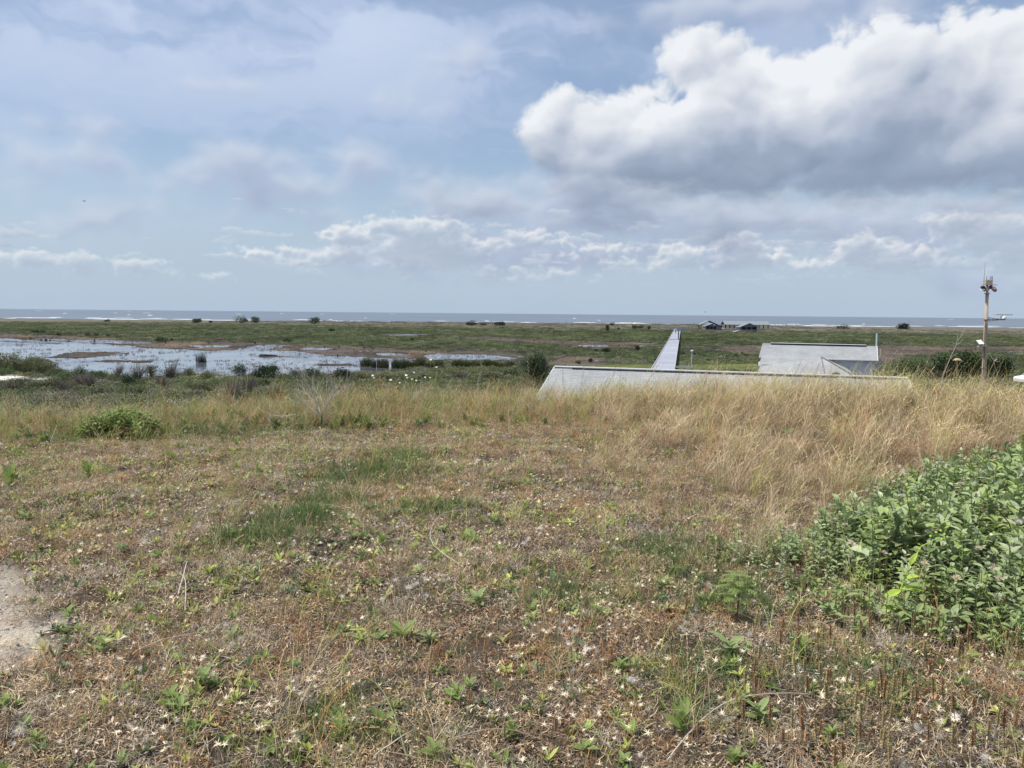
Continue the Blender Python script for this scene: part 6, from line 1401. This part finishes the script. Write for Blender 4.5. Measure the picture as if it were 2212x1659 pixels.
def big_bush():
    c = Vector((4.3, 5.6)); r = empty('leafy_bush', (c.x, c.y, gz(c.x, c.y))); tag(r, 'broad low bush of sage green leaves at the right of the mound', 'bush')
    SP = [proto_sprig(14, .050, .26, None, 300 + i) for i in range(4)] + [proto_sprig(12, .062, .24, None, 320 + i) for i in range(3)] + [proto_sprig(9, .072, .19, None, 310 + i) for i in range(2)]
    x = rng.uniform(1.2, 8.5, 15000); y = rng.uniform(2.8, 9.2, 15000); w = bush_w(x, y)
    x, y, w = keep(w > 0.05 - 0.45 * rnd(len(x)) ** 4, x, y, w); w = w.clip(0.02, 9); n = min(len(x), 6500); x, y, w = x[:n], y[:n], w[:n]
    P = place(x, y, 0.01) - np.array([c.x, c.y, gz(c.x, c.y)])
    s = rng.uniform(.6, 1.3, n) * (0.68 + 0.66 * sstep(0, 0.7, w)) * (1 + 0.5 * fbm(x / .45, y / .45, 2, .5, 701))
    up = fbm(x / .5, y / .5, 3, .5, 711)[:, None]
    t = tints([(0.255, 0.325, 0.145), (0.19, 0.255, 0.10), (0.33, 0.38, 0.225), (0.26, 0.33, 0.10)], n, None, .10, .3) * (1 + .25 * up)
    o = scatter('foliage', P, rots(n, .2), s, rng.integers(0, 9, n), t, SP); o.parent = r
    SH = [proto_star(h) for h in (0.10, 0.14, 0.18)]; i = rng.choice(n, 300); scatter('bush_seed_heads', np.stack([x[i], y[i], ground_z(x[i], y[i]) + .17 * s[i]], 1), rots(300, .25), rng.uniform(.8, 1.4, 300), rng.integers(0, 3, 300), tints([CREAM, (0.70, 0.58, 0.45), (0.62, 0.48, 0.38)], 300), SH, label='pale dried flower heads standing over the leafy bush')
    TS = [proto_tall(6, .40, .05, .3) for _ in range(3)]; i = rng.choice(n, 420); scatter('stalks_in_bush', np.stack([x[i], y[i], ground_z(x[i], y[i])], 1), rots(420, .12), rng.uniform(.5, 1.0, 420), rng.integers(0, 3, 420), tints([TAN, OLV, YGRN, STRAW], 420), TS, label='thin dry stalks growing up through the leafy bush')
    # the largest leaves at the near edge, one by one
    lm = [leaf_mesh(.068, .030, LF, 330 + i) for i in range(6)]; k = 0
    front = sorted(range(n), key=lambda i: x[i] * .35 + y[i] - (0 if x[i] < 3.2 else 3))[:0]
    cand = [i for i in np.argsort(y - 0.1 * np.abs(x - 2.6)) if abs(math.atan2(x[i], y[i])) < 0.60][:60]
    for i in cand:
        for q in range(5):
            if k >= 300: break
            a = q * 2.4 + U(-.5, .5); el = U(.0, .8); H = .24 * s[i] * (.45 + .12 * q)
            o = bpy.data.objects.new('leaf', lm[k % 6]); link(o, r); o.location = (P[i][0] + cos(a) * .008, P[i][1] + sin(a) * .008, P[i][2] + H); o.rotation_euler = (U(-.5, .5), -el, a); f = U(.75, 1.1); o.scale = (f, f, f); k += 1
    st = MB()
    for i in cand: st.tube([P[i], Vector(P[i]) + Vector((0, 0, .25 * s[i]))], [.003, .0018], 4, .4)
    st.build('stems', STEMG, r)['kind'] = 'stuff'
    # dried flower heads and tangled white down standing over the leaves
    mb = MB(); random.seed(77)
    me = MB()
    for _ in range(70): 
        d = Vector((random.gauss(0, 1), random.gauss(0, 1), abs(random.gauss(0, 1)))).normalized(); e = d * U(.010, .026); me.strip([Vector((0, 0, 0)), e * .5, e], [.0015, .0024, .0004], d.orthogonal().normalized(), U(.4, .9))
    me.strip([Vector((0, 0, -.12)), Vector((0, 0, -.05)), Vector((0, 0, 0))], [.003, .0025, .002], Vector((1, 0, 0)), .25)
    hm = me.mesh('dried_flower_head', leafmat('pinkish_dry_flower', (0.60, 0.50, 0.40)))
    for (X, Y) in ((1995, 1030), (1945, 1075), (1850, 1050), (1870, 1130), (1905, 1125), (1820, 1190), (1760, 1160), (1960, 1160), (1985, 1145), (2120, 1130), (2160, 1080), (2070, 1080), (2010, 1200), (2105, 1250), (2140, 1300), (2180, 1250), (2060, 1330), (1905, 1260), (1835, 1240), (2190, 1180), (2030, 1100), (2095, 1060), (1920, 1035), (1790, 1100), (2150, 1330), (1990, 1290)):
        p = g2(X, Y + 45); o = bpy.data.objects.new('dried_flower_head', hm); link(o); s_ = U(.8, 1.5); o.scale = (s_,) * 3; o.location = (p.x, p.y, p.z + .30); o.rotation_euler = (U(-.4, .4), U(-.4, .4), U(0, 6)); tag(o, 'pinkish brown dried flower head rising from the broad leafy bush', 'flower head', 'dried flower heads in the leafy bush')
    FL = [proto_fluff(.022, 120), proto_fluff(.03, 150)]
    i = rng.choice(n, 480); PP = np.stack([x[i], y[i], ground_z(x[i], y[i]) + .22 * s[i] + rng.uniform(-.06, .05, 480)], 1)
    scatter('bush_down', PP, rots(480, .6), rng.uniform(.4, 1.1, 480), rng.integers(0, 2, 480), tints([(.66, .66, .60), (.74, .70, .60)], 480), FL, label='white seed down caught on the leafy bush')
big_bush()

def rosettes():
    random.seed(41)
    kinds = []
    for i in range(6):
        L = (.055, .065, .05, .07, .045, .06)[i]; n = (8, 9, 10, 7, 9, 12)[i]; kinds.append([leaf_mesh(L, L * .45, (LF2, LF, LF2)[i % 3], 350 + i), L, n])
    def rosette(p, kind, s, label, group=None, el0=.35):
        me, L, n = kinds[kind]; r = empty('leafy_weed', (p.x, p.y, p.z - .004), U(0, 6.28)); r.scale = (s,) * 3; tag(r, label, 'weed', group)
        for k in range(n):
            o = bpy.data.objects.new('leaf', me); link(o, r); a = k * 2.4; e = el0 + .06 * k; o.location = (0, 0, .004 * k + .01); o.rotation_euler = (U(-.3, .3), -e, a); f = U(.75, 1.1); o.scale = (f,) * 3
    for X, Y, kd, s, lab in ((872, 1385, 3, 1.45, 'largest broad leaved weed low in the centre of the mound'), (822, 1388, 1, .9, 'small weed touching the left of the largest broad leaved one'), (925, 1388, 1, .9, 'small weed right beside the largest broad leaved one'), (985, 1520, 2, 1.3, 'bright weed below the largest one, between thin stalks'), (938, 1648, 2, 1.2, 'bright weed at the bottom edge of the view near the middle'),
                             (1470, 1590, 5, 1.35, 'pale green spreading weed at the bottom right of the middle'), (372, 995, 3, 1.5, 'tall leaved weed left of the dark grass mat'), (512, 1015, 3, 1.6, 'broad green weed above the dark grass mat'), (1705, 950, 1, 2.2, 'green weed inside the straw behind the leafy bush'), (440, 1485, 4, 1.3, 'green weed low at the left among brown litter'),
                             (25, 1055, 5, 2.4, 'dense green weed at the left edge above the sand'), (190, 1035, 5, 2.0, 'dense green weed right of the one at the left edge'), (150, 1340, 2, 1.2, 'green weed at the corner of the sandy patch'), (225, 1410, 2, 1.2, 'green weed below the sandy patch corner'), (640, 1450, 4, 1.1, 'small weed beside a rust seed stalk at lower left'), (1030, 1310, 1, 1.3, 'weed with raised oval leaves right of centre'),
                             (1265, 895, 5, 1.3, 'spiky green weed in the rust coloured rim before the roof'), (1150, 1345, 0, 1.0, 'small green weed right of the weed with raised leaves'), (830, 945, 4, 1.4, 'green weed near the middle of the rim'), (1575, 1420, 1, 1.6, 'green weed at the foot of the feathery plant'), (1265, 1690 - 60, 0, 1.0, 'small weed at the bottom edge right of the middle'), (1640, 1560, 1, 1.3, 'pale weed among the rust seed spikes')):
        p = g2(X, Y); rosette(p, kd, s, lab)
    i = 0
    while i < 150:
        a = U(-.6, .6); rr = 2.6 + 8.5 * random.random() ** 1.1; x, y = rr * sin(a), rr * cos(a)
        q = float(fbm(np.array([x / 1.1]), np.array([y / 1.1]), 2, .5, 721)[0])
        if random.random() > .35 + q + .12 * (x < 0) or float(bush_w(np.array([x]), np.array([y]))[0]) > -.05 or float(path_field(np.array([x]), np.array([y]))[0]) < -.02: continue
        rosette(Vector((x, y, gz(x, y))), random.randrange(6), U(.5, 1.15), 'small green leafy weed in the dry ground cover', 'small leafy weeds of the ground cover'); i += 1
    # bush of fresh leaves at the left rim
    p = g2(262, 946); r = empty('green_shrub', (p.x, p.y, p.z)); tag(r, 'dense low shrub of fresh green leaves at the left rim of the mound', 'shrub'); k = p.y / FPX / 2.16; n = 0
    mb = MB(); st = MB()
    for _ in range(150):
        X = U(-1, 1); yy = U(-.30, .30); X *= U(.5, 1.0); top = (66 * k) * (1 - X * X * .5) * U(.25, 1.15); bx_ = X * 86 * k; st.tube([(bx_ * .6, yy * .5, 0), (bx_, yy, top)], [.004, .002], 4, .35)
        for j in range(9):
            a = j * 2.4 + U(-.4, .4); e = U(.0, .9); mb.leaf((bx_, yy, top * (.35 + .07 * j)), (cos(a) * cos(e), sin(a) * cos(e), sin(e)), ZUP, U(.065, .11), U(.028, .042), U(.25, .8), .3, U(0, .5), 3)
    st.build('stems', STEMG, r)['kind'] = 'stuff'; f = mb.build('foliage', LF2, r)
    m = MB(); m.leaf((k * 0, -.27, .035), (.7, -.6, .2), ZUP, .10, .05, .6, .2, .3, 4); m.build('yellow_leaf', leafmat('yellowing_leaf', (0.62, 0.48, 0.06)), r)
rosettes()

def branching(mb, p, d, L, r, depth, curve=.35, up=.15, spread=.6, shade=.5):
    pts = [Vector(p)]; rs = [r]; n = 5; d = Vector(d).normalized(); ax = Vector((U(-1, 1), U(-1, 1), U(-1, 1))).normalized()
    for i in range(n):
        d = (d + d.cross(ax) * curve / n * U(.4, 1.6) + Vector((0, 0, up / n)) + Vector((U(-1, 1), U(-1, 1), U(-1, 1))) * .10).normalized(); pts.append(pts[-1] + d * L / n); rs.append(r * (1 - .75 * (i + 1) / n))
    mb.tube(pts, rs, 4, shade + U(-.12, .12), cap=False)
    if depth > 0:
        for _ in range(random.randint(2, 4)):
            i = random.randint(1, n - 1); dd = (pts[i + 1] - pts[i]).normalized(); s = Vector((U(-1, 1), U(-1, 1), U(-.6, 1))); branching(mb, pts[i], dd + s * spread, L * U(.45, .8), rs[i] * .75, depth - 1, curve, up, spread, shade)
def bare_shrubs():
    def shrub(X, Y, name, label, n, L, r, mat, seed, lean=0, flat=.9, trunk=.12):
        random.seed(seed); p = g2(X, Y); ro = empty(name, p); tag(ro, label, 'shrub'); t = MB(); t.tube([(0, 0, -.05), (.01, 0, trunk)], [r * 2.0, r * 1.6], 6, .35); t.build('trunk', STEMK, ro)
        for g in range(n):
            a = 2 * pi * g / n + U(-.3, .3); el = U(.25, 1.2) * flat; mb = MB(); branching(mb, (0, 0, trunk * .9), (cos(a) * cos(el) + lean, sin(a) * cos(el) * .6, sin(el)), L * U(.5, 1.1), r * U(.6, 1), 2, random.choice((.3, 1.2, 2.0)), .35, .8); mb.build('branch', mat, ro)
    shrub(694, 930, 'bare_shrub', 'leafless pale grey twiggy shrub on the rim left of the white flowers', 17, .66, .0075, STEMP, 5, 0, 1.0, .22)
    shrub(830, 895, 'bare_shrub', 'low dark twiggy shrub tangled beneath the white flowers', 15, .55, .0062, STEMK, 9, 0, .7, .06)
    shrub(905, 880, 'bare_shrub', 'sparse grey twiggy shrub to the right of the white flowers', 10, .48, .0055, STEMP, 19, 0, .7, .06)
    # thin single twigs rising over the pond: lines in the 2212 wide view, standing at the rim
    def twig(name, label, pts, Yd, r, mat, cat='twig'):
        P = [P2(x, y, Yd) for x, y in pts]; b_ = P[0].copy(); m = MB(); g = gz(b_.x, b_.y); b_.z = min(b_.z, g + 0.02)
        Q = [p - P[0] for p in P]; m.tube([Vector((0, U(-.02, .02), 0)) + q + Vector((0, U(-.05, .05), 0)) for q in Q], [r * (1 - .6 * i / (len(Q) - 1)) for i in range(len(Q))], 5, .5); o = m.build(name, mat, loc=P[0]); tag(o, label, cat); return o
    def v2(X, Y): return ((1000 + X / 1.8433) / 1.8228, (1150 + Y / 1.8433) / 1.8228)
    def v4(X, Y): return ((2900 + X / 1.954) / 1.8228, (1200 + Y / 1.954) / 1.8228)
    def v1(X, Y): return ((X / 2.011) / 1.8228, (1150 + Y / 2.011) / 1.8228)
    twig('twig', 'long thin dark twig leaning left to right over the pond above the bare shrub', [v2(600, 780), v2(560, 600), v2(480, 450), v2(400, 335)], 11, .0035, STEMK)
    twig('twig', 'long thin twig leaning right above the bare shrub', [v2(640, 760), v2(700, 640), v2(800, 500), v2(910, 402)], 11, .003, STEMK)
    twig('twig', 'curved twig at the left of the bare shrub', [v2(470, 820), v2(380, 700), v2(310, 560), v2(285, 430)], 11, .0035, STEMP)
    twig('twig', 'dark forked twig standing upright in the bare shrub', [v2(560, 800), v2(545, 650), v2(520, 480), v2(505, 390)], 11, .003, STEMK)
    twig('twig', 'thin upright twig right of the bare shrub', [v2(680, 800), v2(678, 620), v2(690, 480)], 11, .0028, STEMP)
    twig('twig', 'thick dark arching twig lying along the rim left of the bare shrub', [v1(2212, 1000), v1(2080, 1040), v1(1950, 1010), v1(1830, 920), v1(1765, 865)], 10.5, .007, STEMK)
    twig('twig', 'pale arching twig below the bare shrub', [v2(300, 890), v2(200, 905), v2(110, 895), v2(50, 855)], 10.5, .005, STEMP)
    # dead forked branch at the right
    random.seed(4); b0 = P2(*v4(1590, 560), 12.2); r = empty('dead_branch', (b0.x, b0.y, gz(b0.x, b0.y))); tag(r, 'pale dead forked branch standing in the straw left of the camera pole', 'branch'); o = Vector(r.location)
    q = lambda X, Y: P2(*v4(X, Y), 12.2) - o
    m = MB(); m.tube([Vector((-.08, 0, -.03)), q(1590, 540), q(1640, 420), q(1690, 310)], [.007, .006, .005, .0045], 6, .35); m.build('stem', STEMP, r)
    for pts in (((1690, 310), (1700, 250), (1700, 190)), ((1690, 310), (1720, 290), (1745, 265)), ((1700, 280), (1740, 220), (1768, 155)), ((1643, 400), (1620, 350), (1583, 300)), ((1648, 410), (1675, 388), (1697, 372))):
        m = MB(); m.tube([q(*p) for p in pts], [.0045, .003, .0015], 5, .4); m.build('fork', STEMP, r)
    r = empty('pale_twig', P2(*v4(1925, 375), 12.3)); tag(r, 'crooked pale twig just right of the camera pole', 'twig'); o = Vector(r.location); qq = lambda X, Y: P2(*v4(X, Y), 12.3) - o
    m = MB(); m.tube([qq(2070, 560) + Vector((0, 0, -.3)), qq(1975, 430), qq(1985, 432), qq(1960, 400), qq(1945, 375), qq(1925, 378)], [.001, .002, .004, .004, .003, .002], 5, .6); m.tube([qq(1985, 432), qq(2030, 440)], [.004, .002], 5, .6); m.tube([qq(1985, 432), qq(2003, 418)], [.004, .004], 5, .8); m.build('twig_body', STEMP, r)
    r0 = P2(*v4(1698, 430), 11.8); g = gz(r0.x, r0.y); r = empty('flower_stalk', (r0.x, r0.y, g)); tag(r, 'thick yellowish stalk with a flat tan seed head in the straw at the right', 'flower stalk'); h = r0.z - g
    m = MB(); m.tube([(0, 0, -.02), (.01, 0, h * .6), (0, 0, h)], [.005, .005, .006], 6, .5); m.build('stalk', leafmat('yellow_stalk', (0.50, 0.45, 0.20)), r)
    m = MB(); m.tube([(-.0, 0, h), (0, 0, h + .012), (0, 0, h + .030), (0, 0, h + .038)], [.012, .050, .040, .006], 12, .6)
    for j in range(30): a = U(0, 6.28); m.strip([Vector((cos(a) * .04, sin(a) * .04, h + .02)), Vector((cos(a) * .058, sin(a) * .058, h + .016)), Vector((cos(a) * .068, sin(a) * .068, h + .0))], [.01, .01, .002], Vector((-sin(a), cos(a), 0)), U(.4, .9))
    m.build('seed_head', leafmat('tan_head', (0.52, 0.40, 0.24)), r)
    # white flowers
    pos = ((862, 605, 'leftmost white flower cluster on the rim, the largest'), (993, 637, 'white flower with spread petals, second from the left'), (1058, 658, 'low white flower below the double cluster'), (1105, 603, 'upper bloom of the double white cluster'), (1112, 622, 'lower bloom of the double white cluster'), (1147, 632, 'tiny white flower right of the double cluster'), (1163, 583, 'small white flower above the tiny one'),
           (1178, 641, 'cream flower right of the low white ones'), (1277, 620, 'small white flower below the high pair'), (1242, 618, 'faded cream flower left of the small white one'), (1283, 490, 'highest white flower, standing over the reeds'), (1325, 544, 'second highest white flower, right of the highest'))
    for i, (X, Y, lab) in enumerate(pos):
        p = P2(*v2(X, Y), 12.0 + .1 * (i % 3)); g = gz(p.x, p.y); r = empty('white_flower', (p.x, p.y, g)); tag(r, lab, 'flower', 'white flowers on the rim'); h = p.z - g; s = (.85 if i in (0, 1, 3, 10) else .6)
        m = MB(); m.tube([(-.05, 0, -.02), (-.03, 0.02, h * .5), (0, 0, h)], [.0042, .0034, .0026], 5, .6); m.build('stem', STEMG, r)
        m = MB()
        for k in range(7): a = k * 2 * pi / 7; m.leaf((0, 0, h), (cos(a), -.35 - .4 * sin(a), sin(a) * .8), Vector((0, -.8, .6)), .026 * s, .017 * s, .9, .1, .2, 2)
        if i in (0, 3): 
            for k in range(7): a = k * 2 * pi / 7 + .4; m.leaf((.02, 0, h - .035), (cos(a), -.3 - .4 * sin(a), sin(a) * .8), Vector((0, -.8, .6)), .018, .012, .85, .1, .2, 2)
        m.build('petals', WH, r); m = MB(); m.tube([(0, 0, h - .002), (0, 0, h + .008)], [.005, .003], 7, .7); m.build('centre', leafmat('flower_centre', (.55, .42, .08)) if i == 0 else bpy.data.materials['flower_centre'], r)
bare_shrubs()

def single_stems():
    random.seed(63)
    # eared grass stems standing clear above the roofs (x, foot y, tip x, tip y in the 2212 view)
    L = ((1318, 850, 1335, 752), (1340, 850, 1345, 735), (1290, 860, 1330, 800), (1250, 850, 1262, 790), (1225, 850, 1215, 800), (1370, 850, 1420, 790), (1450, 845, 1470, 800), (1180, 850, 1190, 780), (1150, 850, 1140, 770), (1080, 855, 1100, 790), (1020, 860, 1040, 800), (1510, 850, 1530, 805), (1560, 850, 1600, 800), (1620, 850, 1645, 790),
         (1700, 850, 1730, 780), (1745, 850, 1770, 785), (1800, 850, 1850, 790), (1890, 850, 1960, 745), (1950, 850, 1985, 790), (2010, 850, 2100, 770), (2090, 850, 2170, 775), (2140, 850, 2205, 760), (1860, 850, 1915, 760), (505, 880, 512, 815), (120, 900, 105, 850), (225, 890, 230, 830), (960, 880, 975, 820), (590, 890, 590, 825))
    for i, (X0, Y0, X1, Y1) in enumerate(L):
        Yd = 12.3 + U(-.4, .5); a = P2(X0, Y0, Yd); b_ = P2(X1, Y1, Yd + U(-.2, .2)); g = gz(a.x, a.y); a = Vector((a.x, a.y, g)); d = b_ - a; r = empty('eared_grass', a); tag(r, 'tall grass stem with a loose ear standing clear of the rim grass', 'grass stem', 'tall eared grass stems on the rim')
        pts = [Vector((0, 0, 0)), d * .35 + Vector((-.02, 0, .03)), d * .7 + Vector((-.01, 0, .03)), d]; m = MB(); m.tube(pts, [.0024, .002, .0016, .001], 4, .5); m.build('stem', STEMG if i % 2 else STEMD, r); m = MB()
        for k in range(12):
            t = .62 + .38 * k / 11; q = (pts[2].lerp(pts[3], (t - .7) / .3) if t > .7 else pts[1].lerp(pts[2], (t - .35) / .35)); s = (1 if k % 2 else -1); dd = d.normalized(); sd = Vector((dd.z, U(-.3, .3), -dd.x)) * s; m.leaf(q, dd + sd * .7, Vector((0, -1, 0)), .030, .008, U(.5, .9), .2, 0, 2)
        m.build('ear', STEMD, r)
    # arched and fallen long stems in the near field
    arcs = (('pale arched stem curving over the middle of the mound', (1000, 1235, 930, 1190, 955, 1130, 1030, 1110), STEMP, .0028), ('long dark stem lying level right of the middle', (880, 1165, 960, 1162, 1040, 1150, 1110, 1130), STEMK, .0026), ('pale bent stem low at the left, twin stalks', (385, 1295, 398, 1265, 404, 1240, 408, 1225), STEMP, .0042),
            ('arched brown stem leaning over the left side of the leafy bush', (1650, 1175, 1685, 1130, 1760, 1085, 1870, 1092), STEMD, .0034), ('long pale stem rising to the right at the lower right', (1440, 1660, 1530, 1580, 1620, 1540, 1750, 1515), STEMP, .0030), ('second long stem below the pale rising one', (1440, 1700, 1520, 1620, 1600, 1575, 1700, 1530), STEMK, .0030),
            ('pale curved stem at the bottom edge left of the middle', (810, 1650, 850, 1645, 880, 1625, 895, 1595), STEMP, .0030), ('thin green bent stalk rising at the bottom left of the middle', (880, 1660, 850, 1580, 820, 1520, 790, 1480), STEMG, .0028), ('straight straw stalk leaning by the left green shrub', (215, 960, 235, 905, 250, 880, 270, 852), STEMD, .0034),
            ('bent straw stalk left of the left green shrub', (100, 980, 125, 925, 130, 900, 160, 885), STEMD, .0032), ('forked pale stalk right of the sandy patch', (400, 1330, 402, 1290, 396, 1270, 385, 1250), STEMP, .0030), ('long stem lying across the lower middle', (950, 1625, 1040, 1618, 1120, 1620, 1200, 1632), STEMD, .0026),
            ('dark stem lying flat at the lower left', (520, 1420, 600, 1440, 680, 1445, 760, 1430), STEMK, .0024), ('thin dark stick low right of the feathery plant', (1650, 1295, 1690, 1275, 1720, 1262, 1745, 1255), STEMK, .0040), ('pale looping stem left of the leafy bush', (1560, 1060, 1650, 1040, 1700, 1050, 1770, 1080), STEMD, .0026))
    for lab, c, mat, rr in arcs:
        P = [g2(c[i], c[i + 1]) for i in (0, 2, 4, 6)]; o = P[0].copy(); zz = (0, .05, .07, .03); pts = []
        for i in range(12):
            t = i / 11 * 3; k = min(2, int(t)); f = t - k; w = [max(0, k - 1), k, k + 1, min(3, k + 2)]; A, B, C, D = (P[j] for j in w); pts.append(.5 * ((2 * B) + (C - A) * f + (2 * A - 5 * B + 4 * C - D) * f * f + (3 * B - A - 3 * C + D) * f ** 3) - o + Vector((0, 0, .03 + .05 * sin(pi * i / 11))))
        m = MB(); m.tube(pts, [rr * (1 - .05 * i) for i in range(12)], 5, .55); ob = m.build('long_straw', mat, loc=o); tag(ob, lab, 'stem')
    # rust brown seed spikes
    sm = MB(); sm.tube([(0, 0, 0), (.003, 0, .04), (0, 0, .075)], [.0016, .0014, .0012], 4, .4); sm = sm.mesh('stalk', STEMD)
    heads = []
    for v in range(4):
        m = MB(); H = (.045, .055, .065, .05)[v]
        m.tube([(0, 0, .07), (0, 0, .07 + H)], [.0022, .0018], 5, .25)
        for k in range(46):
            z = .072 + H * k / 46; a = k * 2.4; R_ = .0058 * (1 - .5 * (k / 46) ** 3); q = Vector((cos(a) * .002, sin(a) * .002, z)); m.strip([q, q + Vector((cos(a) * R_, sin(a) * R_, .002)), q + Vector((cos(a) * R_ * 1.2, sin(a) * R_ * 1.2, .006))], [.0034, .0044, .0010], Vector((-sin(a), cos(a), 0)), U(.3, .95))
        heads.append((m.mesh('spike', SPK), None)); m2 = heads[-1][0].copy(); m2.materials.clear(); m2.materials.append(SPK2); heads[-1] = (heads[-1][0], m2)
    i = 0
    while i < 175:
        if i < 125:
            px, py = (U(725, 1030), U(615, 790)) if i % 3 == 0 or i < 3 else (px + random.gauss(0, 16), py + random.gauss(0, 9))
            if not (715 < px < 1040 and 612 < py < 795): px, py = U(725, 1030), U(640, 790)
            if py < 640 + (px < 800) * 20 + 8 * sin(px): pass
        else: px, py = U(60, 700), U(470, 760)
        p = gm(px, py)
        if float(path_field(np.array([p.x]), np.array([p.y]))[0]) < .1: continue
        r = empty('seed_spike', p, U(0, 6.28)); s = U(.75, 1.25) * (1.1 if i < 125 else .9); r.scale = (s, s, s * U(.9, 1.2)); r.rotation_euler = (U(-.12, .12), U(-.12, .12), U(0, 6))
        tag(r, 'rust or olive brown seed spike on a short stalk below the leafy bush' if i < 125 else 'rust brown seed spike scattered in the left and middle ground cover', 'seed spike', 'seed spikes below the leafy bush' if i < 125 else 'seed spikes scattered over the mound')
        o = bpy.data.objects.new('stalk', sm); link(o, r); o = bpy.data.objects.new('spike', heads[i % 4][1 if random.random() < .5 else 0]); link(o, r); i += 1
    # feathery green plant left of the leafy bush
    p = g2(1590, 1345); r = empty('feathery_plant', p); tag(r, 'upright green plant with finely cut leaves left of the leafy bush', 'plant'); H = .26
    m = MB(); m.tube([(0, 0, 0), (.01, 0, H * .5), (0, 0, H)], [.005, .004, .002], 6, .4); m.build('stem', STEMK, r)
    for z, n, L in ((H * .30, 4, .07), (H * .52, 5, .10), (H * .72, 5, .115), (H * .88, 5, .10), (H, 4, .07)):
        for k in range(n):
            a = 2 * pi * k / n + z * 9; e = .25; d = Vector((cos(a) * cos(e), sin(a) * cos(e), sin(e))); m = MB(); sd = d.cross(ZUP).normalized(); m.leaf((0, 0, z), d, ZUP, L, L * .10, .5, .1, .3, 3)
            for j in range(1, 7):
                t = j / 7; q = Vector((0, 0, z)) + d * L * t - ZUP * .3 * L * t * t
                for s in (-1, 1): m.leaf(q, d * .7 + sd * s, ZUP, L * .42 * (1 - t * .6), L * .10, U(.4, .7), .1, .3, 2)
            m.build('leaf', LF2, r)
    # bright yellow green flowering stem in the leafy bush
    b0 = g2(1935, 1340); r = empty('bright_plant', b0); tag(r, 'bright yellow green plant with a bent flowering stem in the leafy bush', 'plant'); o = Vector(b0); Yd = b0.y
    q = lambda X, Y, y=0: P2(X, Y, Yd + y) - o
    m = MB(); m.tube([Vector((0, 0, 0)), q(1940, 1290), q(1960, 1230), q(1990, 1180), q(2030, 1160)], [.004, .0038, .0034, .0028, .002], 6, .7); m.build('stem', LFB, r)
    for X, Y, dx, dz, L in ((1945, 1275, -.9, -.1, .10), (1945, 1270, .9, .2, .10), (1950, 1250, .8, .5, .075), (1955, 1240, -.6, .7, .07), (1965, 1220, .2, 1, .07), (1940, 1300, -1, -.3, .11), (1942, 1300, 1, -.1, .08), (1940, 1320, .9, -.4, .09), (1940, 1320, -.7, -.5, .09)):
        m = MB(); m.leaf(q(X, Y), (dx, -.35, dz), Vector((0, -.5, 1)), L * 1.1, L * .42, .65, .3, .3, 4); m.build('leaf', LFB, r)
    m = MB()
    for X, Y in ((2010, 1158), (2022, 1150), (2032, 1146), (2040, 1154), (2034, 1165), (2046, 1160)): c = q(X, Y, U(-.02, .02)); m.tube([c - Vector((0, 0, .006)), c, c + Vector((0, 0, .006))], [.003, .007, .003], 7, .8)
    m.build('buds', LFB, r)
    # reddish twig hanging in at the right edge
    b0 = g2(2212, 1215); r = empty('reddish_twig', b0); tag(r, 'reddish curved twig with dull leaves at the right edge of the bush', 'twig'); o = Vector(b0); Yd = b0.y - .3; q = lambda X, Y: P2(X, Y, Yd) - o
    m = MB(); m.tube([q(2212, 1250) , q(2195, 1190), q(2180, 1130), q(2150, 1095), q(2120, 1085)], [.004, .004, .0035, .003, .002], 6, .4); m.build('twig', leafmat('red_twig', (.24, .10, .06)), r)
    for X, Y, dx, dz in ((2190, 1170, -1, .1), (2180, 1130, -1, -.2), (2160, 1100, -.6, .7), (2140, 1090, -1, .2), (2185, 1140, 1, .2), (2165, 1105, .9, .4), (2195, 1200, 1, 0), (2130, 1088, -.4, -.6)):
        m = MB(); m.leaf(q(X, Y), (dx, -.2, dz), Vector((0, -.3, 1)), .055, .02, .4, .2, .3, 3); m.build('leaf', leafmat('dull_leaf', (.16, .17, .07)) if X == 2190 and dx < 0 else bpy.data.materials['dull_leaf'], r)
single_stems()

def path_stones():
    random.seed(8); me = []
    for v in range(4):
        m = MB(); m.tube([(0, 0, -.004), (0, 0, .003), (0, 0, .010), (0, 0, .014)], [.010 * U(.7, 1.2), .016, .012, .003], 7, U(.3, .7)); me.append(m.mesh('clod', LEAF_I))
    x = rng.uniform(-3.6, -1.2, 9000); y = rng.uniform(2.0, 6.2, 9000); pf = path_field(x, y); x, y = keep((pf < .25) & (rnd(9000) < .5 + fbm(x / .3, y / .3, 2, .5, 731)), x, y); n = len(x)
    scatter('sand_clods', place(x, y), rots(n, .6), rng.uniform(.15, .85, n) ** 1.6, rng.integers(0, 4, n), tints([(.60, .53, .44), (.46, .40, .33), (.66, .60, .50)], n), me, label='crumbly sand clods on the bare patch')
path_stones()
